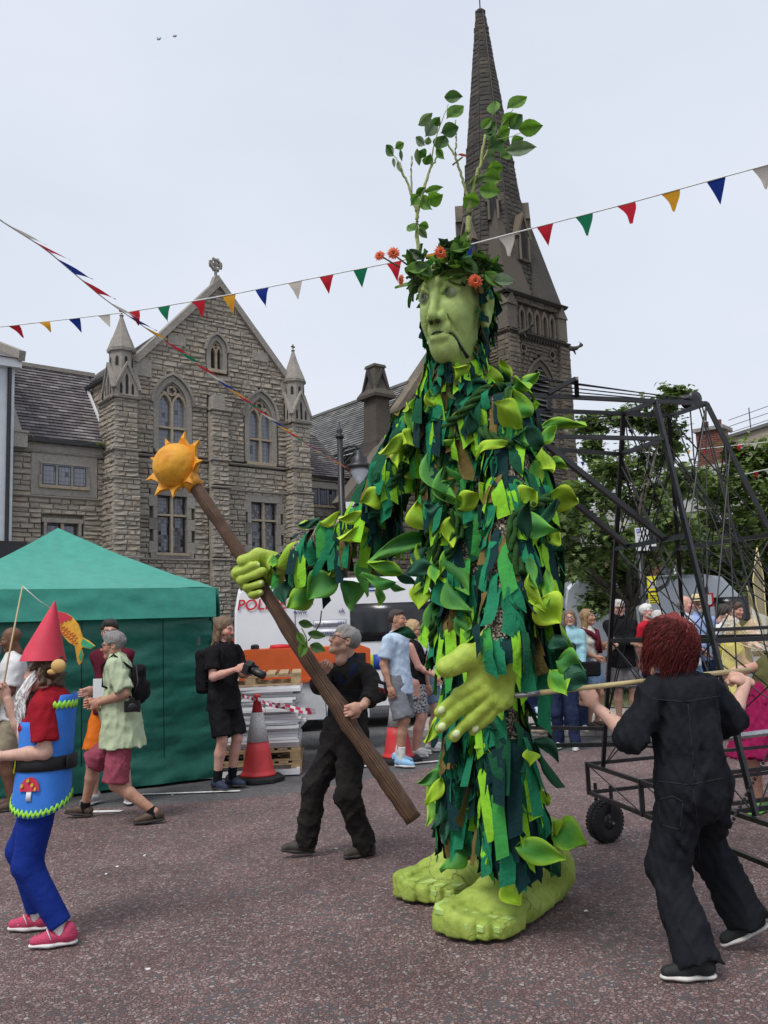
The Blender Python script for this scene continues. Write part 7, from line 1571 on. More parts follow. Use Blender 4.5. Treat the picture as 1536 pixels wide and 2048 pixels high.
  if e[0]=='hat':
   mb=MB();mb.lathe([(.155,.072),(.158,.076),(.1,.088),(.094,.1),(.09,.15),(.07,.172),(.02,.168)],20);mb.V=[tuple(W(HW((x_*.92,y_*1.05+.01,z_-.012))))for x_,y_,z_ in mb.V];ho=mb.build('straw_hat','straw',root,True,False)
   mb=MB();mb.lathe([(.102,.088),(.099,.112)],20,cap=False);mb.V=[tuple(W(HW((x_*.92,y_*1.05+.01,z_-.012))))for x_,y_,z_ in mb.V];mb.build('hat_band','black_plastic',ho,True,False)
  if e[0]=='tube':mb=MB();mb.tube([W(p)for p in e[3]],e[4],8);mb.build(e[1],e[2],root,True,False)
  if e[0]=='sunhead':
   mb=MB();[mb.sphere(W(HW((q*.032,-.075,.085))),.02,8,5,sc=(1,.5,.7))for q in(-1,1)];mb.build('sunglasses','lens_glass',root,True,False)
 return me
t=NT('clear_lens');t.base((.9,.92,.95)).set(rough=.05,spec=.5,alpha=.25)
simple('straw',(.62,.52,.30),.8,.2,60,.4,150)
for n_,c_ in dict(c_black=(.011,.011,.013),c_boiler=(.014,.015,.019),c_boiler2=(.019,.017,.016),c_navy=(.012,.018,.05),c_sage=(.43,.50,.33),c_rose=(.27,.06,.09),c_maroon=(.10,.012,.025),c_orange=(.68,.16,.02),c_white=(.66,.66,.66),c_lightblue=(.44,.55,.68),c_greyshort=(.17,.18,.20),c_aqua=(.30,.52,.58),c_denim=(.16,.24,.36),c_darkdenim=(.02,.03,.07),c_red=(.50,.02,.035),c_grey=(.13,.125,.13),c_palestripe=(.55,.60,.68),c_blueshirt=(.32,.42,.68),c_yellow=(.52,.47,.08),c_magenta=(.27,.012,.075),c_olive=(.10,.10,.04),c_khaki=(.28,.24,.17),c_gnomered=(.30,.012,.022),c_leggings=(.010,.03,.22),c_cream=(.6,.56,.5),c_beige=(.5,.42,.32)).items():cloth(n_,c_)
t=NT('c_print');v=t.coord('Object');t.base(t.ramp(t.noise(v,42,3,.7),[(.46,(.03,.03,.035)),(.52,(.45,.44,.46))])).set(rough=.85)
simple('shoe_brown',(.075,.045,.03),.6,.3,20,.3,80);simple('shoe_boot',(.05,.042,.034),.7,.3,20,.4,80);simple('shoe_navy',(.02,.03,.06),.7,.2,20);simple('shoe_blue',(.24,.46,.68),.6,.25,18);simple('shoe_white',(.64,.63,.61),.6,.1,18);simple('shoe_grey',(.36,.36,.38),.7,.35,26);simple('shoe_pink',(.50,.05,.12),.7,.3,120);simple('shoe_green',(.12,.42,.05),.6,.3,30);simple('shoe_black',(.014,.017,.016),.7,.2,20);simple('tattoo',(.06,.055,.06),.7)
# 1 staff handler
P0=gnd(668,1716);Yh1=P0[1]
hm=person('grey-haired man in glasses and black boilersuit steadying the staff with both hands',P0,-48,1.67,'m','fair',dict(pel_w=at(692,1464,Yh1),sh_w=at(704,1338,Yh1-.03),head_w=at(687,1283,Yh1-.06),RA_w=gnd(596,1712)*A(1,1,0)+A(.06,.0,.10),LA_w=gnd(732,1712)*A(1,1,0)+A(0,.0,.085),Rf=-22,Lf=-12,Rp=8,RW_w=at(642,1350,Yh1-.38),REh=(-1,.1,-.9),LW_w=at(724,1412,Yh1-.60),LEh=(1,.5,-.6),Lhdw=(-1,-.05,-.3),Lhnw=(-.15,1,0),Rhdw=(.5,-.1,.8),Rhnw=(.3,-1,0),look=(-20,22,-4),RKh=(-.1,-1,0),LKh=(.1,-1,0),Rc=.8,Lc=.5),('short','hair_grey'),[dict(t='suit',name='boilersuit',m='c_boiler2',sleeve=1.72,th=.03,leg=2.0,leg_th=.026,flare_leg=.016,loose=.02,amp=.012,collar=.0,hem=.9),dict(t='top',name='navy_tee',m='c_navy',sleeve=0,th=.022,hem=1.12,collar=.0,amp=.003)],('boot','shoe_boot','sole_dark'),True,[('glasses','clear')],brow=(.22,.2,.19))
# open front showing the navy tee, shoulder badge, chest pocket
_m=hm;W_,J=_m.W,_m.J
def front_patch(me,name,m,pts,off=.004):
 bv=[c for c in me.root.children if c.name.startswith(('boilersuit','polo','jacket','cardigan'))][0];vs=np.empty(len(bv.data.vertices)*3,np.float32);bv.data.vertices.foreach_get('co',vs);vs=vs.reshape(-1,3);T_=BVHTree.FromPolygons(vs.tolist(),[tuple(p.vertices)for p in bv.data.polygons]);V=[]
 for p in pts:
  l,n,i,d=T_.ray_cast(Vector(CAMP-me.pos),Vector(nrm(ray(*p))));q=np.array(l)if l is not None else at(*p,me.pos[1])-me.pos;V.append(q-nrm(ray(*p))*off)
 mb=MB();mb.add(V,[tuple(range(len(V)))]);return mb.build(name,m,me.root,False,False)
front_patch(hm,'tee_front','c_navy',[(671,1331),(697,1326),(690,1352),(676,1385),(662,1430),(654,1430),(660,1385)]);front_patch(hm,'shoulder_badge','c_red',[(757,1375),(768,1378),(770,1386),(759,1384)]);front_patch(hm,'shoulder_flag','c_white',[(757,1367),(767,1370),(768,1377),(757,1374)])
front_patch(hm,'pocket_flap','c_boiler',[(683,1378),(716,1382),(716,1392),(683,1386)],.006)
# 2 pole handler seen from behind
P0=gnd(1410,1930);Yw=P0[1]
rw_=person('red-haired woman in black boilersuit seen from behind holding the pole',P0,203,1.61,'f','light',dict(pel_w=at(1386,1560,Yw-.04),sh_w=at(1362,1370,Yw-.05),head_w=at(1333,1277,Yw-.02),LA_w=gnd(1385,1965)*A(1,1,0)+A(.04,.02,.085),RA_w=gnd(1478,1892)*A(1,1,0)+A(.03,-.06,.15),Lf=66,Rf=60,Rp=-24,LW_w=at(1190,1412,Yw+.0),LEh=(.3,.4,-1),RW_w=at(1494,1362,Yw+.2),REh=(-.8,-.2,-1),look=(30,16,0),Lc=1.0,Rc=.85,Lhd=nrm(A(.2,-.5,.9)),Lhn=A(-.6,-.7,-.2),Rhd=nrm(A(.9,-.3,.3)),Rhn=A(.2,-.8,-.6),twist=0),('curly','hair_red'),[dict(t='suit',name='boilersuit',m='c_boiler',sleeve=1.12,th=.04,leg=2.0,leg_th=.034,flare_leg=.03,loose=.03,amp=.015,collar=.02,hem=.9,freq=11,bust=False,waist=1.14)],('m','shoe_black','shoe_sole'),True)
# curls of red hair
mb=MB();rc=random.Random(3)
for i in range(3400):
 a=rc.uniform(0,2*PI);zz=rc.uniform(-.06,.12);rr_=.092*math.sqrt(max(.02,1-((zz-.03)/.105)**2));p=A(math.sin(a)*rr_,.025+math.cos(a)*rr_*1.12,zz)
 if p[1]<-.045 and zz<.07:continue
 d=nrm(A(p[0],p[1]-.03,.02));L=rc.uniform(.09,.19);pts=[];ph=rc.uniform(0,6)
 for j in range(8):
  t_=j/7;pts.append(rw_.HL(p+d*(.035*math.sin(PI*min(1,t_*.8))+.02*t_)+A(0,.0,-L*t_**1.3)+A(.010*math.sin(ph+8*t_),.010*math.cos(ph+7*t_),0)))
 mb.tube(pts,[.0012,.0014,.0014,.0013,.0012,.0011,.0009,.0005],3,cap=False)
mb.build('curls','hair_red',rw_.root,True,False)
mb=MB();rc=random.Random(5);q0,q1=rw_.J['LE'],rw_.J['LW'];c_=lerp(q0,q1,.62)
for k in range(5):
 a=k*1.26;b=c_+nrm(q1-q0)*.02*math.sin(a);mb.tube([rw_.W(b+A(.0,.040,.005)+A(.006*math.cos(a),0,.006*math.sin(a))),rw_.W(b+A(.0,.041,.005)+A(.014*math.cos(a),0,.016*math.sin(a)))],.003,4)
mb.tube([rw_.W(c_+A(0,.040,.005)),rw_.W(lerp(q0,q1,.45)+A(0,.043,.004))],.0022,4);mb.build('tattoo','tattoo',rw_.root,True,False)
def seam(me,name,m,pts,r_=.003):
 bv=[c for c in me.root.children if c.name.startswith('boilersuit')][0];vs=np.empty(len(bv.data.vertices)*3,np.float32);bv.data.vertices.foreach_get('co',vs);T_=BVHTree.FromPolygons(vs.reshape(-1,3).tolist(),[tuple(p.vertices)for p in bv.data.polygons]);V=[]
 for a,b in zip(pts,pts[1:]):
  for k in range(7):
   q=lerp(a,b,k/6);l,n,i,d=T_.ray_cast(Vector(CAMP-me.pos),Vector(nrm(ray(*q))))
   if l is not None:V.append(np.array(l))
 if len(V)>2:mb=MB();mb.tube(V,r_,5);mb.build(name,m,me.root,True,False)
cloth('c_seam',(.03,.03,.034))
for pts in([(1312,1562),(1380,1570),(1446,1556)],[(1304,1398),(1370,1404),(1440,1392)],[(1376,1408),(1384,1490),(1390,1565)],[(1388,1580),(1396,1660),(1400,1720)],[(1320,1600),(1345,1592),(1366,1604)],[(1318,1604),(1322,1650),(1360,1660),(1366,1606)]):seam(rw_,'seam','c_seam',pts)
for pts in([(664,1440),(668,1500),(672,1560)],[(640,1462),(680,1468),(735,1462)],[(682,1378),(716,1382),(714,1410),(684,1406),(682,1378)],[(742,1500),(745,1600),(742,1690)],[(650,1380),(652,1420),(655,1460)]):seam(hm,'seam','c_seam',pts)
for me_,a_ in((rw_,'LA'),(rw_,'RA'),(hm,'RA'),(hm,'LA')):
 s=Sdf(.009,.01);p_=me_.J[a_];k_=me_.J[a_[0]+'K'];d_=nrm(k_-p_);capcone(s,p_-d_*.005,p_+d_*.055,.086 if me_ is rw_ else .07,.086 if me_ is rw_ else .07,capa=True,capb=True);s.disp=wrinkle(6,26,.004);V_,F_,_=s.mesh();me_.child('trouser_cuff',me_.W(V_),F_,'c_boiler')
for me_ in(rw_,hm):
 s=Sdf(.009,.01);n_=me_.J['neck'];capcone(s,n_-A(0,-.01,.05),n_+A(0,.012,.028),.098,.074,capb=True);s.disp=wrinkle(7,26,.004);V_,F_,_=s.mesh();me_.child('collar',me_.W(V_),F_,'c_boiler')
POLE=thing('puppet_pole','pale wooden rod from the giant hand to the red-haired woman','pole',at(1250,1370,4.0))
simple('pole_wood',(.50,.40,.21),.55,.15,14);mb=MB();mb.tube([at(1075,1386,4.15),at(1500,1339,Yw+.26)],.0125,10);mb.build('rod','pole_wood',POLE,True);mb=MB();mb.tube([at(1028,1391,4.12),at(1078,1386,4.15)],.014,10);mb.build('ferrule','steel',POLE,True)
# 3 gnome
P0=gnd(72,1885);Yg_=P0[1]
gn=person('person in gnome costume with red cone hat, white beard and blue foam tabard',P0,-84,1.60,'f','light',dict(pel_w=at(90,1568,Yg_),sh_w=at(104,1398,Yg_),head_w=at(86,1342,Yg_-.02),LA_w=gnd(115,1893)*A(1,1,0)+A(0.03,0,.085),RA_w=gnd(60,1868)*A(1,1,0)+A(.03,.05,.085),Lf=8,Rf=-4,LW_w=at(4,1512,Yg_-.16),LEh=(.2,1,-.6),RW_w=at(14,1398,Yg_+.02),REh=(-.2,.6,-1),look=(-2,-6,0),Lc=.6,Rc=1.0,LKh=(0,-1,0),RKh=(0,-1,0),Rhd=A(0,-.5,.85)),('curly','hair_brown'),[dict(t='top',name='red_tee',m='c_gnomered',sleeve=.8,th=.032,hem=.95,loose=.02,amp=.008),dict(t='bottom',name='blue_leggings',m='c_leggings',leg=1.92,th=.016,leg_th=.021,amp=.002,freq=22)],('m','shoe_pink','shoe_white','shoe_white',.1),True,brow=(.05,.03,.02))
simple('foam_blue',(.035,.19,.66),.65,.12,7,.25,220);simple('foam_red',(.58,.04,.075),.65,.12,7,.25,220);simple('foam_black',(.015,.015,.016),.7,.2,7,.25,220);simple('foam_lime',(.33,.72,.06),.6,.1);simple('foam_yellow',(.80,.74,.02),.6,.1);simple('foam_white',(.72,.72,.74),.6,.06);simple('foam_tan',(.60,.38,.13),.65,.15,9);simple('foam_gold',(.62,.36,.05),.6,.15)
gd=gn.root
def gp(p):return p-gn.pos
# hat
b0,t0=gn.HW((0,.01,.055)),None;ha=gp(at(86,1322,Yg_-.01));hb=gp(at(110,1202,Yg_-.0));mb=MB();ax_=nrm(hb-ha);x_=nrm(np.cross(ax_,A(0,1,0)));y_=np.cross(ax_,x_);V=[];n=28
for i in range(7):
 t_=i/6
 for j in range(n):a=2*PI*j/n;r_=(.132*(1-t_)+.004);V.append(lerp(ha,hb,t_)+r_*(math.cos(a)*x_*.92+math.sin(a)*y_*1.02)+(A(0,0,-.02*math.cos(a))if i==0 else 0))
mb.add(V,[(i*n+j,i*n+(j+1)%n,(i+1)*n+(j+1)%n,(i+1)*n+j)for i in range(6)for j in range(n)]);mb.build('cone_hat','foam_red',gd,True,False)
# round foam ear at the hat brim
ec=gp(at(117,1332,Yg_-.13));mb=MB();mb.sphere((0,0,0),.042,16,10);mb.V=[tuple(ec+A(v[0]*1.0,v[1]*.35,v[2]*.9)+A(0,-.01*(1-(v[0]**2+v[2]**2)/.0018),0))for v in mb.V];mb.sphere(ec+A(-.035,.0,-.03),.022,10,6,sc=(1.3,.4,.7));mb.build('foam_ear','foam_tan',gd,True,False)
# beard of yarn
mb=MB();rb=random.Random(9)
for i in range(330):
 s_=rb.uniform(-1,1);top=A(s_*.078,-.02-.082*(1-abs(s_)**2),-.050-.024*(1-abs(s_))+.06*abs(s_)*rb.random());L=rb.uniform(.18,.42)*(1-.35*abs(s_));pts=[]
 for j in range(6):t_=j/5;pts.append(gn.HL(top+A(s_*.006*t_+rb.gauss(0,.004),-.03*math.sin(PI*t_*.6)-.045*min(1,2.2*t_)+rb.gauss(0,.003),-L*t_)))
 mb.tube(pts,[.005,.0058,.0055,.005,.0045,.003],4)
simple('yarn_white',(.82,.81,.79),.8,.08,40);mb.build('yarn_beard','yarn_white',gd,True,False)
# tabard: two bent foam sheets, belt, buckle, toadstool, zigzag trim
Wg=gn.W;pelg,shg=gn.J['pel'],gn.J['sh']
def tab_pt(a,z):
 "foam sheet wrapped round the body: a = angle from the front (left +), z in figure metres"
 r_=.178+.06*max(0,(1.05-z))+.012*math.sin(3*a);c=lerp(pelg,shg,np.clip((z-.94)/.49,-.6,1));return c+A(math.sin(a)*r_*1.12,-math.cos(a)*r_*.82,z-c[2])
def sheet_obj(name,fn,nu,nv,m,th=.007,par=None):
 V=[];F=[]
 for sgn in(1,0):
  for i in range(nu+1):
   for j in range(nv+1):
    p,nn=fn(i/nu,j/nv);V.append(Wg(p+nn*th*sgn))
 q=(nu+1)*(nv+1)
 for i in range(nu):
  for j in range(nv):a=i*(nv+1)+j;F+=[(a,a+1,a+nv+2,a+nv+1),(q+a,q+a+nv+1,q+a+nv+2,q+a+1)]
 for j in range(nv):F+=[(j,q+j,q+j+1,j+1),(nu*(nv+1)+j,nu*(nv+1)+j+1,q+nu*(nv+1)+j+1,q+nu*(nv+1)+j)]
 for i in range(nu):a=i*(nv+1);b=(i+1)*(nv+1);F+=[(a,b,q+b,q+a),(a+nv,q+a+nv,q+b+nv,b+nv)]
 return mobj(name,V,F,m,par or gd,True,world=False)
def ang_fn(a0,a1,zb,zt,arm):
 def fn(u,v):
  a=a0+(a1-a0)*u;z=zb(a)+(zt(a)-zb(a))*v;p=tab_pt(a,z);return p,nrm(A(math.sin(a),-math.cos(a),0))
 return fn
zb=lambda a:.745+.10*(abs(((a/PI*2)%2)-1))**2+0*a
def zt(a):
 side=abs(abs(a)-PI/2);return 1.16+min(.28 if abs(a)>PI/2 else .13,max(0,side-.12)*.52)
tabard=sheet_obj('tabard',ang_fn(-PI*.98,PI*.98,zb,zt,True),72,14,'foam_blue')
def band(name,a0,a1,z0,z1,m,off,nu=24,nv=2,zz=None):
 def fn(u,v):
  a=a0+(a1-a0)*u;z=z0+(z1-z0)*v+(zz(a)if zz else 0);nn=nrm(A(math.sin(a),-math.cos(a),0));return tab_pt(a,z)+nn*off,nn
 return sheet_obj(name,fn,nu,nv,m,.005,tabard)
band('belt',-PI*.97,PI*.97,1.005,1.085,'foam_black',.009,60)
band('belt_tail',PI*.80,PI*1.05,1.005,1.09,'foam_black',.03,8)
band('buckle',.12,.62,.995,1.10,'foam_yellow',.016,8);band('buckle_hole',.24,.50,1.02,1.075,'foam_black',.0225,6)
band('zigzag_trim',-PI*.96,PI*.96,.012,.038,'foam_lime',.0095,150,1,lambda a:zb(a)+.012*math.sin(a*38));band('zigzag_trim',.02,.06,.82,1.3,'foam_lime',.0095,3,20);band('zigzag_trim',PI*.62,PI*.97,1.365,1.40,'foam_lime',.0095,24,1,lambda a:.01*math.sin(a*38))
def disc(name,a,z,ra,rz,m,off,par,cutz=None,n=20):
 V=[]
 for o_ in(off+.006,off):
  for j in range(n):
   t_=2*PI*j/n;zz_=z+rz*math.sin(t_)
   if cutz is not None:zz_=max(zz_,cutz)
   aa=a+ra*math.cos(t_);V.append(Wg(tab_pt(aa,zz_)+o_*nrm(A(math.sin(aa),-math.cos(aa),0))))
 return mobj(name,V,[tuple(range(n))]+[(j,j+n,(j+1)%n+n,(j+1)%n)for j in range(n)],m,par,False,world=False)
am=1.42;band('toadstool_stem',am-.13,am+.05,.845,.905,'foam_white',.010,4,2);cap_=disc('toadstool_cap',am-.04,.905,.36,.075,'foam_red',.012,tabard,.90)
for da,dz,rr_ in((-.06,.048,.055),(-.26,.018,.055),(.1,.022,.05),(.22,.0,.045)):disc('toadstool_spot',am-.04+da,.913+dz,rr_,.011,'foam_gold',.019,tabard)
mb=MB()
for A_,yv in((gn.J['LA'],8),(gn.J['RA'],-4)):
 for j in range(4):c=A_+A(0,-.05-.022*j,.0-.012*j);mb.tube([Wg(c+A(-.03,0,-.008)),Wg(c+A(0,-.004,.008)),Wg(c+A(.03,0,-.008))],.0035,5)
 for q in(-1,1):mb.tube([Wg(A_+A(0,-.06,.012)),Wg(A_+A(q*.05,-.08,.02)),Wg(A_+A(q*.075,-.05,-.03))],.003,5)
mb.build('laces','shoe_white',gd,True,False)
ROD=thing('toy_fishing_rod','bamboo cane with string held by the gnome','fishing rod',at(12,1380,Yg_));mb=MB();mb.tube([at(-12,1480,Yg_-.0),at(16,1320,Yg_+.0),at(45,1172,Yg_+.03)],[.006,.0055,.004],7);mb.build('cane','pole_wood',ROD,True);mb=MB();fs=at(110,1222,Yg_+.16);mb.tube([at(45,1172,Yg_+.03),lerp(at(45,1172,Yg_+.03),fs,.5)+A(0,0,-.012),fs],.0028,5);mb.build('string','cord_white',ROD,True)
# cut-out fish
FISH=thing('cardboard_fish','flat painted orange fish cut-out hanging behind the gnome hat','fish',at(135,1260,Yg_+.17));zf_=lambda u,v:at(u/3.9375,1160+v/3.9375,Yg_+.17)
body=[(395,240),(450,245),(520,262),(565,290),(615,350),(640,420),(648,450),(612,520),(585,515),(540,490),(490,430),(470,395),(440,330),(400,270)];tail=[(648,450),(700,480),(748,520),(710,545),(650,530),(640,535),(655,590),(640,650),(622,672),(608,640),(595,560),(590,518),(612,520)];headp=[(395,240),(450,245),(520,262),(568,292),(555,318),(530,312),(520,330),(500,322),(492,345),(470,340),(455,362),(440,330),(400,270)]
def cut(name,poly,m,y0,y1,par):
 mb=MB();n=len(poly);V=[zf_(*p)+A(0,y0,0)for p in poly]+[zf_(*p)+A(0,y1,0)for p in poly];mb.add(V,[tuple(range(n)),tuple(range(2*n-1,n-1,-1))]+[(i,i+n,(i+1)%n+n,(i+1)%n)for i in range(n)]);return mb.build(name,m,par)
simple('fish_yellow',(.75,.42,.05),.55,.2,40);simple('fish_green',(.04,.42,.2),.55,.2,30);simple('fish_scale',(.72,.24,.06),.55,.2,30)
fb=cut('body',body,'fish_yellow',0,.012,FISH);cut('tail',tail,'fish_yellow',-.001,.010,FISH);cut('head_paint',headp,'foam_red',-.003,.004,FISH);cut('tail_fin',[(655,462),(745,520),(705,540),(652,522),(638,500)],'fish_green',-.004,.004,FISH);cut('tail_fin',[(640,545),(652,590),(636,640),(622,600)],'fish_green',-.004,.004,FISH)
mb=MB()
for r_ in range(6):
 for c in range(6):
  u,v=475+r_*22+(c%2)*12,345+c*26+r_*16-(c*6)
  if 460<u<635 and v<350+(u-460)*1.0+40 and v<505 and v>290+(u-460)*.45:mb.tube([zf_(u+11*math.cos(a),v+12*math.sin(a))+A(0,-.003,0)for a in np.linspace(0,PI,7)],.0022,4)
mb.build('scale_lines','fish_scale',FISH,True);mb=MB();mb.sphere(zf_(458,300)+A(0,-.004,0),.006,8,5);mb.build('eye','foam_white',FISH,True)
# 4-23 the others
def put_person(label,px,py,head_py,h,**kw):
 g_=gnd(px,py,kw.pop('z',0.0));return g_
def height(px,head,foot,z=0.0):
 g_=gnd(px,foot,z);return at(px,head,g_[1])[2]-z
g_=gnd(22,1618);person('bald man in white sports shirt half hidden behind the gnome',g_,-60,1.76,'m','brown',dict(RW=(-.16,-.22,1.05),LW=(.12,-.26,1.02),look=(-10,-14,0)),None,[dict(t='top',name='white_shirt',m='c_white',sleeve=.85,th=.03,loose=.02),dict(t='bottom',name='khaki_shorts',m='c_khaki',leg=.95,th=.025,leg_th=.03,flare_leg=.02)],('low','shoe_brown','sole_dark'))
g_=gnd(232,1645);gm=person('grey-haired man in sage shirt and rose shorts striding left with camera and rucksack',g_,-84,1.74,'m','tan',dict(pel_w=at(246,1462,g_[1]),sh_w=at(236,1325,g_[1]),head_w=at(226,1291,g_[1]),RA_w=gnd(158,1640)*A(1,1,0)+A(.02,.1,.1),LA_w=gnd(308,1645)*A(1,1,0)+A(.02,-.05,.10),Lp=-4,Rp=6,LKh=(0,-1,.1),LW_w=at(200,1405,g_[1]-.16),LEh=(.4,1,-.3),RW_w=at(192,1402,g_[1]+.05),look=(4,-6,0),LKh2=0,Lc=.9,Rc=.9),('short','hair_grey'),[dict(t='top',name='sage_shirt',m='c_sage',flare=.075,waist=1.08,sleeve=.92,th=.034,hem=.80,loose=.03,amp=.010),dict(t='bottom',name='rose_shorts',m='c_rose',leg=.98,th=.026,leg_th=.034,flare_leg=.025,amp=.010)],('low','shoe_brown','sole_dark','c_black',.05),True,[('glasses','clear')],belly=.03,brow=(.2,.18,.17))
g2_=gnd(222,1606);person('man in maroon and orange shirt standing behind the walking man',g2_,-12,1.80,'m','fair',dict(RW=(.06,-.2,1.12),LW=(-.06,-.22,1.1),look=(30,0,0),RA=(-.17,-.02,.085),LA=(.16,.05,.085),Rf=-10,Lf=30),('short','hair_dark'),[dict(t='top',name='maroon_polo',m='c_maroon',sleeve=.9,th=.03,hem=.84,loose=.02),dict(t='bottom',name='orange_shorts',m='c_orange',leg=1.0,th=.026,leg_th=.03,flare_leg=.02)],('m','shoe_grey','shoe_white'),False,[('glasses','clear')])
g_=gnd(450,1576);ph=person('long-haired bearded photographer in black tee and shorts holding a camera',g_,52,1.79,'m','pink',dict(RW=(-.10,-.30,1.22),LW=(.06,-.33,1.17),REh=(-.5,.6,-1),LEh=(.5,.6,-1),look=(18,-12,0),Lc=.8,Rc=.8,Rhn=A(.8,.3,-.3),Lhn=A(-.3,.2,.9)),('long','hair_lightbrown'),[dict(t='top',name='black_tee',m='c_black',sleeve=.75,th=.03,hem=.80,loose=.02),dict(t='bottom',name='black_shorts',m='c_black',leg=.92,th=.024,leg_th=.026,flare_leg=.02)],('m','shoe_navy','sole_dark','c_black',.12),True,None,beard=('long','hair_lightbrown'))
g_=gnd(802,1530);person('man in pale blue tee and grey shorts facing right beyond the staff',g_,62,1.83,'m','tan',dict(look=(10,0,0),RW=(-.24,-.02,.90),LW=(.22,.06,.9),RA=(-.12,-.06,.085),LA=(.12,.1,.085)),('crop','hair_dark'),[dict(t='top',name='blue_tee',m='c_lightblue',sleeve=.78,th=.032,hem=.79,loose=.02),dict(t='bottom',name='grey_shorts',m='c_greyshort',leg=.95,th=.028,leg_th=.034,flare_leg=.02)],('m','shoe_blue','shoe_white','shoe_white',.14),False,build=1.08)
g_=gnd(834,1512);person('blonde woman with ponytail in black vest and patterned skirt',g_,78,1.70,'f','pink',dict(look=(0,-12,0),RW=(-.06,-.30,1.02),LW=(.08,-.30,1.02)),('pony','hair_blonde'),[dict(t='top',name='black_vest',m='c_black',sleeve=0,th=.02,hem=.92,collar=-.1),dict(t='skirt',name='patterned_skirt',m='c_print',hem=.56,r=.2,th=.02)],('low','shoe_white','shoe_white'),False,[('glasses','clear')],build=1.18)
g_=gnd(866,1500);person('dark-haired woman in pale top behind the blonde woman',g_,75,1.72,'f','fair',dict(look=(5,-5,0)),('long','hair_dark'),[dict(t='top',name='pale_top',m='c_palestripe',sleeve=.6,th=.025,hem=.85),dict(t='bottom',name='shorts',m='c_denim',leg=.7,th=.02)],('low','shoe_white','shoe_white'))
ZP=.13
def spect(label,px,head,Yd,h,sex,skin,pose,hair,clothes,shoes,extra=None,z=ZP,**kw):
 c=at(px,head,Yd);Hm=c[2]-z+.0;b=c;return person(label,(c[0],Yd,z),h,Hm,sex,skin,pose,hair,clothes,shoes,False,extra,**kw)
spect('brown-haired woman in dark clothes and white trainers beside the pushchair',1118,1248,11.6,-20,'f','fair',dict(RW=(-.1,-.3,1.0),LW=(.1,-.3,1.0),LA=(.14,-.12,.085)),('bob','hair_brown'),[dict(t='top',name='dark_top',m='c_navy',sleeve=1.9,th=.03,hem=.8),dict(t='bottom',name='dark_trousers',m='c_darkdenim',leg=2,th=.02,leg_th=.028)],('low','shoe_white','shoe_white'),z=.0)
spect('woman with brown bob and glasses in pale blue fleece with shoulder bag',1138,1222,12.3,-6,'f','fair',dict(look=(-4,4,0),RW=(-.05,-.25,1.0),LW=(.12,-.2,.85)),('bob','hair_lightbrown'),[dict(t='top',name='blue_fleece',m='c_aqua',sleeve=1.9,th=.035,hem=.76,collar=.02),dict(t='bottom',name='dark_jeans',m='c_darkdenim',leg=2,th=.02,leg_th=.03)],('low','shoe_grey','shoe_sole'),[('glasses','clear')])
spect('blonde woman with wine-red scarf and denim shorts raising her hand',1172,1220,12.6,42,'f','tan',dict(look=(10,4,0),LW=(.16,-.30,1.28),RW=(-.12,-.2,1.05),LEh=(.6,.2,-1)),('long','hair_blonde'),[dict(t='top',name='white_top',m='c_cream',sleeve=.3,th=.02,hem=.9),dict(t='bottom',name='denim_shorts',m='c_denim',leg=.72,th=.024,leg_th=.03,flare_leg=.02)],('low','shoe_brown','sole_dark'),[('sunhead',),('tube','scarf','c_maroon',[(-.14,.02,1.46),(-.09,-.12,1.40),(.02,-.17,1.30),(.05,-.17,1.1)],.035),('tube','scarf','c_maroon',[(.14,.03,1.46),(.1,-.1,1.42),(.02,-.17,1.33),(-.02,-.18,1.15)],.035)])
spect('tall grey-haired man in sunglasses and black jacket with folded arms',1236,1201,12.8,-4,'m','fair',dict(RW=(.12,-.24,1.14),LW=(-.12,-.24,1.12),REh=(-1,.2,-.6),LEh=(1,.2,-.6)),('short','hair_white'),[dict(t='top',name='jacket',m='c_black',sleeve=1.9,th=.045,hem=.8,collar=.03),dict(t='bottom',name='charcoal_shorts',m='c_grey',leg=.98,th=.03,leg_th=.036,flare_leg=.02)],('m','shoe_grey','sole_dark'),[('glasses','dark')],brow=(.2,.18,.17))
spect('white-haired bearded man in red shirt behind the black cage',1290,1210,13.2,40,'m','pink',dict(look=(10,0,0)),('short','hair_white'),[dict(t='top',name='red_shirt',m='c_red',sleeve=.85,th=.03,hem=.82),dict(t='bottom',name='navy_trousers',m='c_navy',leg=2,th=.02,leg_th=.03)],('m','shoe_grey','sole_dark'),beard=('short','hair_white'),brow=(.3,.28,.27))
spect('white-haired person in grey top partly hidden by red curls',1314,1222,12.7,30,'f','fair',{},('bob','hair_white'),[dict(t='top',name='grey_top',m='c_grey',sleeve=1.9,th=.03,hem=.8),dict(t='bottom',name='jeans',m='c_denim',leg=2,th=.02,leg_th=.03)],('m','shoe_grey','sole_dark'))
spect('balding man in white shirt smiling to the right inside the cage view',1366,1193,12.4,52,'m','pink',dict(look=(8,0,0)),('bald','hair_grey'),[dict(t='top',name='white_shirt',m='c_palestripe',sleeve=.9,th=.032,hem=.8,loose=.02),dict(t='bottom',name='jeans',m='c_denim',leg=2,th=.022,leg_th=.03)],('m','shoe_grey','sole_dark'))
spect('man in straw hat, sunglasses and blue shirt',1394,1195,12.9,-4,'m','fair',dict(RW=(-.05,-.25,1.0)),('short','hair_grey'),[dict(t='top',name='blue_shirt',m='c_blueshirt',sleeve=1.9,th=.03,hem=.84,collar=.02),dict(t='bottom',name='dark_trousers',m='c_darkdenim',leg=2,th=.02,leg_th=.03)],('m','shoe_grey','sole_dark'),[('glasses','dark'),('hat',)],beard=('short','hair_grey'))
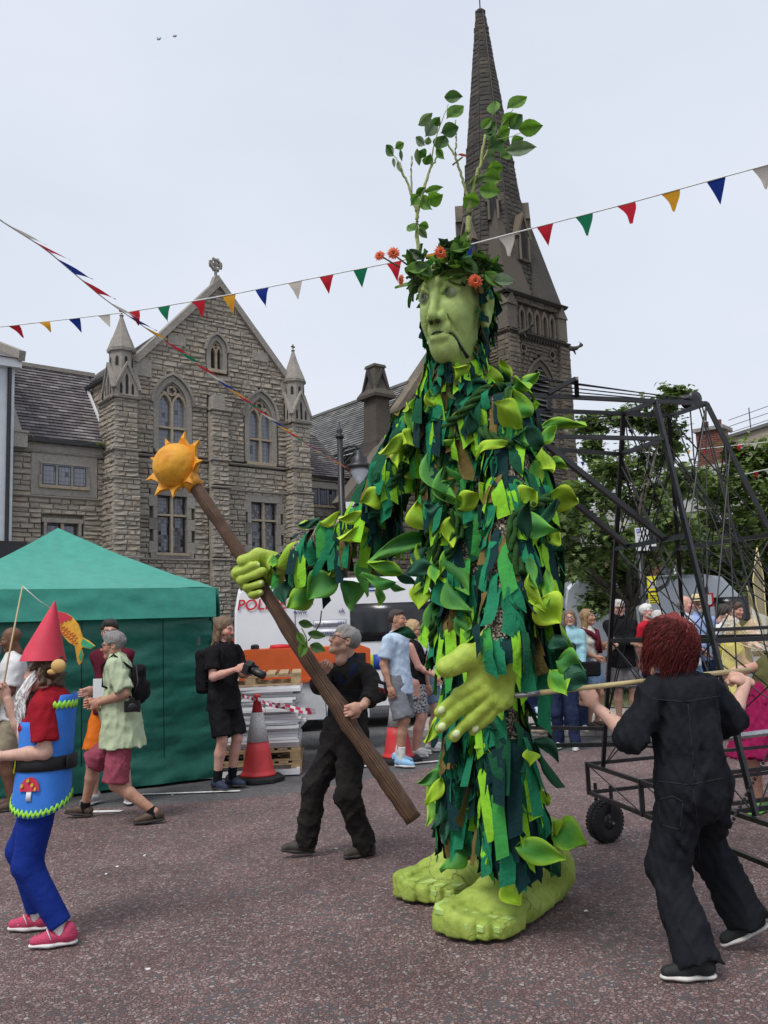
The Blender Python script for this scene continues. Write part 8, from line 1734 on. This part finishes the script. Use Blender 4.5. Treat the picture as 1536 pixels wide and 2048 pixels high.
spect('dark-haired woman with head bowed behind the curly-haired woman',1446,1212,12.6,30,'f','fair',dict(look=(20,-25,0)),('bun','hair_dark'),[dict(t='top',name='white_top',m='c_white',sleeve=.8,th=.025,hem=.85),dict(t='bottom',name='trousers',m='c_navy',leg=2,th=.02)],('m','shoe_grey','sole_dark'))
bf=spect('young man in olive tee carrying a baby',1470,1206,12.9,8,'m','pink',dict(look=(25,-12,0),RW=(.02,-.26,1.16),LW=(.22,-.28,1.2)),('short','hair_brown'),[dict(t='top',name='olive_tee',m='c_olive',sleeve=.85,th=.03,hem=.82),dict(t='bottom',name='jeans',m='c_denim',leg=2,th=.02)],('m','shoe_grey','sole_dark'))
# baby
bc=at(1505,1248,12.55);s=Sdf(.008,.02);s.ell(bc,(.062,.07,.075),k=.02).ell(bc+A(0,-.055,-.015),(.045,.03,.04),k=.02).cone(bc+A(-.01,.02,-.09),bc+A(-.04,.02,-.24),.06,.075,k=.03).cone(bc+A(-.05,-.02,-.1),bc+A(-.12,-.06,-.1),.03,.022,k=.02).cone(bc+A(.04,-.02,-.12),bc+A(.06,-.09,-.18),.03,.022,k=.02).cone(bc+A(-.06,0,-.25),bc+A(-.1,-.1,-.3),.045,.03,k=.02).cone(bc+A(0,0,-.27),bc+A(.03,-.1,-.34),.045,.03,k=.02).ell(bc+A(0,-.075,-.01),(.009,.01,.008),k=.01)
V_,F_,_=s.mesh();cb_=np.tile(np.array(SKIN['pink']),(len(V_),1));q=V_-bc;cb_[((np.abs(q[:,0])-.022)**2+(q[:,2]-.005)**2<.00009)&(q[:,1]<-.04)]=(.06,.05,.05);cb_[q[:,2]<-.085]=(.62,.42,.42);o=mobj('person',V_-bc,F_,'skin',None,True,cols=cb_);o.location=bc;tag(o,'baby in pale pink clothes held by the young man','baby')
cw_=at(1458,1238,10.3);person('older woman with curly white hair and yellow dress looking down',(cw_[0],10.3,0),62,cw_[2],'f','tan',dict(look=(15,-18,0),RW=(-.02,-.36,1.06),LW=(.12,-.36,1.08)),('curly','hair_white'),[dict(t='top',name='yellow_dress_top',m='c_yellow',sleeve=.5,th=.03,hem=.85,loose=.03),dict(t='skirt',name='yellow_dress',m='c_yellow',hem=.5,r=.3,th=.03)],('m','shoe_grey','sole_dark'),build=1.15)
# fairy at the right edge
g_=gnd(1545,1628);fy_=person('fairy performer in magenta skirt with pink bare arm at the right edge',g_,-40,1.66,'f','pink',dict(RW_w=at(1444,1352,g_[1]-.25),REh=(-1,.1,-.6),LW=(.3,-.2,1.0),look=(-15,0,0),sh_w=at(1556,1330,g_[1])),('long','hair_lightbrown'),[dict(t='top',name='olive_bodice',m='c_olive',sleeve=0,th=.022,hem=.95,collar=-.12),dict(t='skirt',name='magenta_skirt',m='c_magenta',hem=.48,r=.34,th=.03,amp=.016)],('m','shoe_green','shoe_green'),True)
t=NT('organza');t.base((.95,.84,.5)).set(rough=.4,alpha=.3,spec=.3);simple('wing_wire',(.72,.60,.30),.5)
WNG=thing('fairy_wings','gold translucent gauze wings on pale wire at the right edge','wings',at(1530,1300,g_[1]+.15))
for poly in([(1514,1095),(1526,1150),(1538,1300),(1512,1210),(1506,1160)],[(1494,1172),(1500,1190),(1546,1310),(1470,1270),(1508,1250)],[(1455,1228),(1546,1330),(1470,1400),(1440,1340),(1450,1280)]):
 P=[at(x,y,g_[1]+.12+.05*math.sin(i*2))for i,(x,y)in enumerate(poly)];c=np.mean(P,0);mb=MB();n=len(P);mb.add(P+[c+A(0,.03,0)],[(i,(i+1)%n,n)for i in range(n)]);w=mb.build('wing_gauze','organza',WNG,True);mb=MB();mb.tube(P+[P[0]],.005,5);mb.build('wing_wire','wing_wire',w,True)
mb=MB();mb.tube([at(1452,1228,g_[1]+.1),at(1500,1270,g_[1]+.1),at(1545,1300,g_[1]+.1)],.005,5);mb.tube([at(1470,1285,g_[1]+.1),at(1545,1310,g_[1]+.1)],.005,5);mb.build('wing_spar','wing_wire',WNG,True)
# ------------------------------------------------------------------ tent, pallets, cones, cage
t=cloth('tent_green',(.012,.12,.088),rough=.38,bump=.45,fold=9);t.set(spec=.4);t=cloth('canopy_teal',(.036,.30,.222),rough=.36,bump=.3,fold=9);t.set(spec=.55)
FR=gnd(432,1556);ta_=R(30);tu=A(-math.cos(ta_),-math.sin(ta_),0);tv=A(-math.sin(ta_),math.cos(ta_),0);TF=lambda s,t,z:A(FR[0],FR[1],0)+tu*s+tv*t+A(0,0,z)
tent=thing('green_gazebo','green fabric gazebo with pyramid roof and closed side walls','gazebo',TF(1.5,1.5,0),ta_)
ze,zp,TS=2.17,3.02,3.0
def tgrid(name,fn,nu,nv,m='tent_green',par=tent):
 V=[fn(i/nu,j/nv)for i in range(nu+1)for j in range(nv+1)];F=[(i*(nv+1)+j,(i+1)*(nv+1)+j,(i+1)*(nv+1)+j+1,i*(nv+1)+j+1)for i in range(nu)for j in range(nv)];return mobj(name,V,F,m,par,True)
cor=[(0,0),(TS,0),(TS,TS),(0,TS)];wr1=wrinkle(31,9,.012,(1,1,3.2));wr2=wrinkle(32,5,.02)
for k in range(4):
 (s0,t0),(s1,t1)=cor[k],cor[(k+1)%4];on=A(t0-t1,s1-s0,0)*0;nx=nrm(A((t1-t0),-(s1-s0),0))
 def roof(u,v):
  e=A(s0+(s1-s0)*u,t0+(t1-t0)*u);c=A(TS/2,TS/2);q=e*(1-v)+c*v;sag=-.07*math.sin(PI*v)*(1-.5*abs(2*u-1));p=TF(q[0],q[1],ze+(zp-ze)*v+sag);return p+A(0,0,float(wr2(p))*.5*(1-v))
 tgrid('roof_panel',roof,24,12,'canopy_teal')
 def val(u,v):
  e=A(s0+(s1-s0)*u,t0+(t1-t0)*u);o_=.055+.02*v;p=TF(e[0]+nx[0]*o_,e[1]+nx[1]*o_,ze-.34*v);d=float(wr1(p*A(1,1,.5)))*.6*math.sin(PI*v);return p+(tu*nx[0]+tv*nx[1])*d
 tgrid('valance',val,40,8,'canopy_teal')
 def wall(u,v):
  e=A(s0+(s1-s0)*u,t0+(t1-t0)*u);z=(ze-.05)*(1-v)+.02*v;p=TF(e[0],e[1],z);d=float(wr1(p))*1.3+.018*math.sin(z*16+3*float(wr2(p))*10)*(.4+.6*abs(2*u-1))+.05*v**3-.025*(1-v);return p+(tu*nx[0]+tv*nx[1])*d
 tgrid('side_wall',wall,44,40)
for s_,t_ in cor:solo('pole','steel',tent,'tube',[TF(s_+(.06 if s_==0 else-.06),t_+(.06 if t_==0 else-.06),0),TF(s_+(.06 if s_==0 else-.06),t_+(.06 if t_==0 else-.06),ze)],.022)
for s_ in(1.5,.62):solo('seam','c_black',tent,'bar',TF(s_,-.06,ze-.36),TF(s_,-.09,.3),.008,.008)
for s_,z_ in((1.42,1.62),(.2,1.6),(2.3,1.6)):solo('wall_tie','black_plastic',tent,'bar',TF(s_,-.05,z_),TF(s_+.01,-.08,z_-.1),.03,.015)
# ---- pallets and white panels
simple('pallet_wood',(.42,.29,.16),.85,.25,14,.4,60,rnd=.3);simple('panel_white',(.70,.71,.73),.45,.08,6)
PC=gnd(604,1546);pa=R(4);pu_=A(-math.cos(pa),-math.sin(pa),0);pw_=A(-math.sin(pa),math.cos(pa),0)
def pallet(label,dx,dy,z,rot=0.0,Lx=1.2,Ly=1.15):
 o=thing('pallet',label,'pallet',PC*A(1,1,0)+pu_*(Lx/2+dx)+pw_*(Ly/2+dy)+A(0,0,z),pa+rot,'wooden pallets');
 for i in range(8):solo('slat','pallet_wood',o,'box',(-Lx/2+i*(Lx-.11)/7,-Ly/2,.118),(-Lx/2+i*(Lx-.11)/7+.11,Ly/2,.14),world=False)
 for y in(-Ly/2,-.05,Ly/2-.1):
  solo('bearer','pallet_wood',o,'box',(-Lx/2+.002,y+.002,.097),(Lx/2-.002,y+.098,.117),world=False);solo('bottom_board','pallet_wood',o,'box',(-Lx/2,y+.001,0),(Lx/2,y+.099,.02),world=False)
  for x in(-Lx/2+.003,-.06,Lx/2-.123):solo('block','pallet_wood',o,'box',(x,y+.004,.021),(x+.12,y+.096,.096),world=False)
 return o
pallet('weathered wooden pallet on the ground under the white panels',0,0,.0);pallet('upper of the two wooden pallets carrying the white panels',.02,.01,.143,.02);pallet('pale wooden pallet lying on top of the white panel stack',.0,.1,1.0,.03,1.2,1.1)
rp=random.Random(8);pme=MB();pme.box((-.6,-.55,0),(.6,.55,.012));pme.box((-.6,-.55,.012),(.6,-.51,.03)).box((-.6,.51,.012),(.6,.55,.03)).box((-.6,-.51,.012),(-.56,.51,.03)).box((.56,-.51,.012),(.6,.51,.03))
pmesh=mkmesh('white_panel',pme.V,pme.F,'panel_white');sm_=MB();sm_.box((.601,-.545,.004),(.606,-.515,.026)).box((-.606,-.545,.004),(-.601,-.515,.026));sme=mkmesh('end_socket',sm_.V,sm_.F,'black_plastic')
for i in range(22):
 z=.285+i*.0323;o=bpy.data.objects.new('hoarding',pmesh);COL.objects.link(o);sh_=(rp.uniform(-.05,.07)if i>5 else rp.uniform(0,.02));c=PC*A(1,1,0)+pu_*(.62+sh_)+pw_*(.6+rp.uniform(-.06,.05))+A(0,0,z);o.location=c;o.rotation_euler=(0,0,pa+(rp.uniform(-.09,.09)if i>5 else 0))
 tag(o,'white panel, '+('topmost second third fourth fifth sixth seventh eighth ninth tenth eleventh twelfth thirteenth fourteenth fifteenth sixteenth seventeenth eighteenth nineteenth twentieth twenty-first lowest'.split()[21-i])+(' in the stack under the top pallet' if i==21 else ' in the stack, lying on the pallets' if i==0 else ' from the top of the stack between the pallets'),'hoarding','stacked white panels');q=bpy.data.objects.new('end_socket',sme);COL.objects.link(q);q.parent=o
o=bpy.data.objects.new('hoarding',pmesh);COL.objects.link(o);o.location=PC*A(1,1,0)+pu_*.62+pw_*.02+A(0,0,.005);o.rotation_euler=(0,0,pa);o.scale=(1,.25,2.2);tag(o,'white panel lying on the ground against the bottom pallet','hoarding','stacked white panels')
# ---- cones and tape
simple('cone_red',(.60,.045,.05),.45,.15,6);simple('cone_sleeve',(.52,.50,.49),.4,.3,60,.2,200)
def cone_at(p,label):
 o=thing('traffic_cone',label,'traffic cone',p,random.uniform(0,1),'traffic cones');mb=MB();mb.lathe([(.3,0),(.3,.035),(.27,.05),(.2,.055)],8,a0=.39);mb.build('base','rubber',o,False,False)
 rr=lambda z:.185-.155*(z-.05)/.87;mb=MB();mb.lathe([(.2,.055),(.2,.075),(.18,.09)]+[(rr(z),z)for z in(.12,.3,.31,.42)],24);mb.build('lower_body','cone_red',o,True,False);mb=MB();mb.lathe([(rr(.42)+.004,.42),(rr(.74)+.004,.74)],24);mb.build('reflective_sleeve','cone_sleeve',o,True,False);mb=MB();mb.lathe([(rr(.74),.74),(rr(.9),.9),(.042,.905),(.042,.93),(.025,.94)],24);mb.build('top','cone_red',o,True,False);return o
cone_at(gnd(517,1560),'red and white traffic cone with tape tied to its top');cone_at(gnd(797,1522),'traffic cone half hidden behind the man in pale blue tee')
TAPE=thing('barrier_tape','red and white striped tape sagging from the cone across the white panels','tape',gnd(517,1560));Yc=gnd(517,1560)[1]
for n_,c_ in dict(tape_red=(.55,.02,.07),tape_white=(.72,.7,.7)).items():simple(n_,c_,.4)
def tape(pts,w=.04):
 P=[]
 for a,b in zip(pts,pts[1:]):P+=[lerp(a,b,k/8)+A(0,0,-.02*math.sin(PI*k/8))for k in range(8)]
 for i in range(len(P)-1):
  tw=.9*math.sin(i*.7);up=A(0,math.sin(tw),math.cos(tw))*w/2;up2=A(0,math.sin(.9*math.sin((i+1)*.7)),math.cos(.9*math.sin((i+1)*.7)))*w/2;sk_=(P[i+1]-P[i])*.3;mb=MB();mb.add([P[i]-up,P[i+1]-up2,P[i+1]+up2+sk_*0,P[i]+up],[(0,1,2,3)]);mb.build('stripe','tape_red' if i%2 else 'tape_white',TAPE,True)
tape([at(440,1384,Yc+.1),at(480,1388,Yc),at(516,1398,Yc-.06)]);tape([at(516,1398,Yc-.06),at(560,1408,Yc+.1),at(640,1420,Yc+.5)]);tape([at(518,1399,Yc-.06),at(570,1416,Yc+.1),at(640,1426,Yc+.5)]);tape([at(520,1398,Yc-.07),at(530,1415,Yc-.07),at(533,1428,Yc-.07)],.03)
# ---- wheeled black cage carrying the puppet
CAGE=thing('puppet_cage','black welded steel cage on wheels behind the giant','frame',gnd(1330,1620));zt_=2.88;zb_=.58
P1,P2,Q1,Q2=gnd(1311,803,zt_),gnd(1413,807,zt_),gnd(1247,827,zt_),gnd(1338,833,zt_);e1=nrm((P2-P1)+(Q2-Q1));e2=A(e1[1],-e1[0],0)
P1b,Q1b=gnd(1512,1632,zb_),gnd(1206,1534,zb_);P2b=P1b+e1*1.0;Q2b=gnd(1384,1516,zb_)
def proj_y(p):v=p-CAMP;return 1024-FPX*(v@_up)/(v@_fw)
def leg_at(a,b,py):
 lo,hi=0.,1.
 for _ in range(30):
  m=(lo+hi)/2
  if proj_y(lerp(a,b,m))<py:lo=m
  else:hi=m
 return lerp(a,b,lo)
def rod(a,b,w=.023,name='tube'):return solo(name,'frame_black',CAGE,'bar',a,b,w)
def cab(a,b,r_=.0045,m='cable',name='cable'):return solo(name,m,CAGE,'tube',[a,b],r_,n=5)
legs=dict(P1=(P1,P1b),P2=(P2,P2b),Q1=(Q1,Q1b),Q2=(Q2,Q2b))
for k_ in legs:rod(*legs[k_],.026,'leg')
for a,b in((P1,P2),(Q1,Q2),(P1,Q1),(P2,Q2)):rod(a,b)
tL=lambda n_,z:lerp(legs[n_][0],legs[n_][1],(zt_-z)/(zt_-zb_))
zm=leg_at(P1,P1b,1070)[2];zl=leg_at(P1,P1b,1282)[2];zk=leg_at(P1,P1b,878)[2]
for a,b in(('Q1','P1'),('Q2','P2')):rod(tL(a,zm),tL(b,zm),.026);rod(tL(a,zl),tL(b,zl),.026)
rod(tL('Q1',zl),tL('Q2',zl),.026);rod(tL('P1',zl),tL('P2',zl),.026);rod(tL('P1',zl+.06),tL('P2',zl+.06),.02);rod(tL('Q1',zk),tL('P1',zk),.026)
for a,b in(('Q1','P1'),('P1','P2'),('Q2','P2'),('Q1','Q2')):
 for z0,z1 in((zt_,zm),(zm,zl),(zl,zb_),(zt_-.3,zl),(zk,zb_+.3)):cab(tL(a,z0),tL(b,z1));cab(tL(b,z0),tL(a,z1))
B1,B2=gnd(1040,789,zt_),gnd(1052,820,zt_);rod(P1,B1);rod(Q1,B2);b3,b4=gnd(1070,872,zk),gnd(1070,896,zk);rod(tL('P1',zk),b3);rod(tL('Q1',zk),b4)
rod(lerp(tL('Q1',zm),tL('P1',zm),.72),at(1075,876,b3[1]),.03,'strut');rod(lerp(tL('Q1',zm),tL('P1',zm),.2),at(1060,932,b4[1]),.03,'strut');rod(at(1098,820,B2[1]+.02),at(1098,789,B2[1]+.02),.025)
u0,u1=at(1098,786,B1[1]+.04),at(1152,757,B1[1]-.02);rod(u0,u1,.022);rod(u1,at(1154,791,B1[1]+.1),.026)
dr=at(1382,800,lerp(P2,Q2,.4)[1]);mb=MB();mb.lathe([(.02,-.05),(.046,-.046),(.046,-.034),(.034,-.03),(.034,.03),(.046,.034),(.046,.046),(.02,.05)],16,fr=lambda x,y,z:dr+x*A(e1[0],e1[1],0)+y*A(0,0,1)-z*A(e1[1],-e1[0],0));mb.build('winch_drum','frame_black',CAGE,True)
for y0,y1 in((756,788),(766,793),(776,797),(752,790)):cab(at(1040+y0%7,y0-1,4.8),dr+A(0,0,(790-y1)/FPX*5),.004)
for a,b in(((1070,850),(1247,828)),((1070,866),(1240,838)),((1380,812),(1420,1330)),((1405,815),(1540,1330)),((1398,812),(1520,1250)),((1412,812),(1415,1340)),((1350,840),(1500,1230))):cab(at(*a,5.3 if a[0]>1300 else 4.95),at(*b,5.0 if a[0]>1300 else 5.4))
C0=gnd(1174,1528,zb_);CN=C0+nrm(gnd(1535,1648,zb_)-C0)*2.3;C1=C0+e1*2.2;zl2=.38;dn=A(0,0,zl2-zb_)
for a,b in((C0,CN),(C0,C1),(CN,CN+e1*2.2),(C1,C1+(CN-C0))):rod(a,b,.024,'base_tube');rod(a+dn,b+dn,.024,'base_tube')
for p in(C0,C1,CN,lerp(C0,CN,.35),lerp(C0,CN,.7),lerp(C0,C1,.5)):rod(p+A(0,0,.014),p+dn-A(0,0,.014),.028,'base_post')
cab(C0,lerp(C0,CN,.35)+dn);cab(lerp(C0,CN,.35),lerp(C0,CN,.7)+dn);rod(lerp(C0,CN,.35),lerp(C0,CN,.35)+e1*2.2,.026,'base_tube');rod(lerp(C0,CN,.78),lerp(C0,CN,.78)+e1*2.2,.026,'base_tube');rod(lerp(C0,CN,.35)+dn,lerp(C0,CN,.35)+dn+e1*2.2,.026,'base_tube')
rod(gnd(1030,1455,.85),tL('Q1',.86),.026);rod(gnd(1035,1492,.70),lerp(gnd(1035,1492,.7),gnd(1330,1487,.72),1),.03);solo('foot_plate','frame_black',CAGE,'bar',gnd(1225,1482,.72),gnd(1320,1492,.72),.16,.015)
solo('push_tube','steel',CAGE,'tube',[gnd(1430,1478,.95),gnd(1560,1462,.95)],.018,n=10)
for k_ in range(26):t_=k_/25;p=lerp(at(1440,1690,4.6),at(1545,1490,4.7),t_);solo('chain_link','frame_black',CAGE,'bar',p,lerp(at(1440,1690,4.6),at(1545,1490,4.7),t_+.026),.016 if k_%2 else .008,.008 if k_%2 else .016)
wc=gnd(1213,1684,0)+A(0,0,.15);wx=nrm(A(.35,-.94,0));wx=nrm(A(e1[0]*.2+e2[0],e1[1]*.2+e2[1],0));wa=np.cross(wx,A(0,0,1));WF=lambda x,y,z:wc+wa*x+A(0,0,1)*y+wx*z
mb=MB();mb.lathe([(.055,-.045),(.1,-.06),(.135,-.05),(.147,-.02),(.147,.02),(.135,.05),(.1,.06),(.055,.045)],32,fr=WF);wh_=mb.build('wheel','rubber',CAGE,True)
for k_ in range(32):
 for z_ in(-.036,0,.036):a=2*PI*(k_+(.5 if z_ else 0))/32;solo('tread_block','rubber',wh_,'box',(.142-abs(z_)*.22,-.009,z_-.013),(.153-abs(z_)*.22,.009,z_+.013),fr=lambda x,y,z:WF(x*math.cos(a)-y*math.sin(a),x*math.sin(a)+y*math.cos(a),z))
mb=MB();mb.lathe([(.02,-.05),(.055,-.046),(.06,-.02),(.06,.02),(.055,.046),(.02,.05)],20,fr=WF);mb.build('rim','frame_black',wh_,True);solo('axle','steel',wh_,'tube',[WF(0,0,-.09),WF(0,0,.09)],.012)
for z_ in(-.08,.08):rod(WF(0,0,z_),WF(0,.26,z_),.022,'fork')
for d_ in(CN-C0,C1-C0,CN-C0+e1*2.2):
 w2=wh_.copy();COL.objects.link(w2);w2 .location=d_
 for ch in wh_.children:c2_=ch.copy();COL.objects.link(c2_);c2_.parent=w2
 for z_ in(-.08,.08):rod(WF(0,0,z_)+d_,WF(0,.26,z_)+d_,.022,'fork')
 # ---- cameras, rucksacks, bags
def cam_obj(c,d,label,sc=1.0,lens=.11):
 o=thing('camera',label,'camera',c);d=nrm(d);x=nrm(np.cross(d,A(0,0,1)));z=np.cross(x,d);f=lambda a,b,e:c+sc*(a*x+b*d+e*z)
 mb=MB();mb.box((-.07,-.03,-.05),(.07,.03,.045),0,f);mb.prism([(-.03,.045),(.03,.045),(.02,.075),(-.02,.075)],-.03,.03,fr=f);mb.box((-.075,-.02,-.05),(-.045,.055,.04),0,f);mb.build('body','black_plastic',o);mb=MB();mb.lathe([(.033,.03),(.036,.05),(.034,.06),(.038,.065),(.04,lens+.02),(.033,lens+.025)],18,fr=lambda a,b,e:f(a,e,b));lo_=mb.build('lens','black_plastic',o,True);mb=MB();mb.lathe([(.032,lens+.015),(.02,lens+.019),(.001,lens+.02)],16,fr=lambda a,b,e:f(a,e,b),cap=False);mb.build('front_glass','lens_glass',lo_,True);return o
J=ph.J;wpos=lambda me,p:me.pos+me.W(p);cam_obj(wpos(ph,lerp(J['RW'],J['LW'],.5)+A(0,-.10,.03)),A(.75,-.35,-.35),'black camera with long lens held by the bearded photographer',1.1,.16)
cam_obj(at(264,1412,gm.pos[1]-.22),A(.3,-.9,-.1),'black compact camera hanging on a strap at the walking man hip',.95,.07)
mb=MB();mb.tube([at(264,1398,gm.pos[1]-.2),at(276,1365,gm.pos[1]-.2),at(272,1330,gm.pos[1]-.15)],.006,5);o=mb.build('camera_strap','black_plastic',None,True);tag(o,'thin black camera strap over the walking man shoulder','strap')
def sack(name,label,me,c,r_,m='c_black',straps=True):
 s=Sdf(.012,.03);c=np.asarray(c,float);s.box(c,r_,.05).box(c+A(0,r_[1]*.9,-.06),(r_[0]*.75,.04,r_[2]*.45),.03);s.disp=wrinkle(5,22,.005);V_,F_,_=s.mesh();o=thing(name,label,'rucksack',wpos(me,c));mobj('bag',me.W(V_)+me.pos,F_,m,o,True)
 if straps:
  for q in(-1,1):mb=MB();mb.tube([wpos(me,p)for p in(c+A(q*.09,-.05,r_[2]*.8),me.J['sh']+A(q*.11,-.02,.075),me.J['sh']+A(q*.115,-.12,-.02),me.J['sh']+A(q*.13,-.11,-.2),c+A(q*.12,-.05,-r_[2]*.6))],.011,6);mb.build('shoulder_strap',m,o,True)
 return o
sack('rucksack','black rucksack on the back of the bearded photographer',ph,A(0,.22,1.2),(.15,.09,.23));sack('rucksack','dark grey rucksack on the back of the walking man',gm,gm.J['sh']+A(.02,.19,-.2),(.11,.06,.18),'c_black')
bg_=at(1181,1338,12.0);s=Sdf(.012,.02);s.box(bg_,(.13,.05,.1),.03);V_,F_,_=s.mesh();HB_=thing('handbag','small black shoulder bag at the hip of the woman in blue fleece','bag',bg_);mobj('bag',V_,F_,'c_black',HB_,True);mb=MB();mb.tube([bg_+A(-.1,.05,.08),at(1140,1300,12.1),at(1122,1255,12.2)],.012,6);mb.build('strap','c_black',HB_,True)
pc_=at(205,1378,gm.pos[1]+.5);tag(solo('paper_sheet','sign_white',None,'box',tuple(pc_+A(-.09,-.004,-.12)),tuple(pc_+A(.07,.0,.1))),'white leaflet held by the man in maroon and orange shirt','leaflet')
# ---- pushchair
g_=gnd(1082,1488);PR=thing('pushchair','dark blue pushchair partly hidden behind the giant legs','pushchair',g_)
for x_,y_ in((-.2,-.05),(.16,-.1),(-.15,.4),(.2,.4)):w=MB();w.lathe([(.02,-.02),(.075,-.025),(.085,0),(.075,.025),(.02,.02)],16,fr=lambda a,b,c_:g_+A(x_+c_,y_+a,.085+b));w.build('wheel','rubber',PR,True)
mb=MB()
for x_ in(-.19,.18):mb.tube([g_+A(x_,-.08,.1),g_+A(x_,.15,.42),g_+A(x_,.5,.95),g_+A(x_,.6,1.0)],.014,6);mb.tube([g_+A(x_,.42,.1),g_+A(x_,.1,.5)],.014,6)
mb.tube([g_+A(-.19,.6,1.0),g_+A(.18,.6,1.0)],.016,6);mb.build('frame','frame_black',PR,True);s=Sdf(.014,.04);s.box(g_+A(0,.15,.42),(.17,.16,.05),.03).box(g_+A(0,.34,.65),(.17,.05,.22),.03).box(g_+A(0,.2,.2),(.16,.17,.04),.02);V_,F_,_=s.mesh();mobj('seat',V_,F_,'c_navy',PR,True)
s=Sdf(.012,.03);s.ell(g_+A(.02,.0,.2),(.16,.1,.07));s.disp=wrinkle(4,20,.01);V_,F_,_=s.mesh();mobj('blanket',V_,F_,'c_beige',PR,True)
s=Sdf(.009,.02)
for x_ in(-.02,.08):s.cone(g_+A(x_,.05,.45),g_+A(x_+.02,-.14,.40),.04,.03).cone(g_+A(x_+.02,-.14,.40),g_+A(x_+.02,-.2,.36),.035,.03)
V_,F_,_=s.mesh();mobj('foot_muff',V_,F_,'c_lightblue',PR,True)
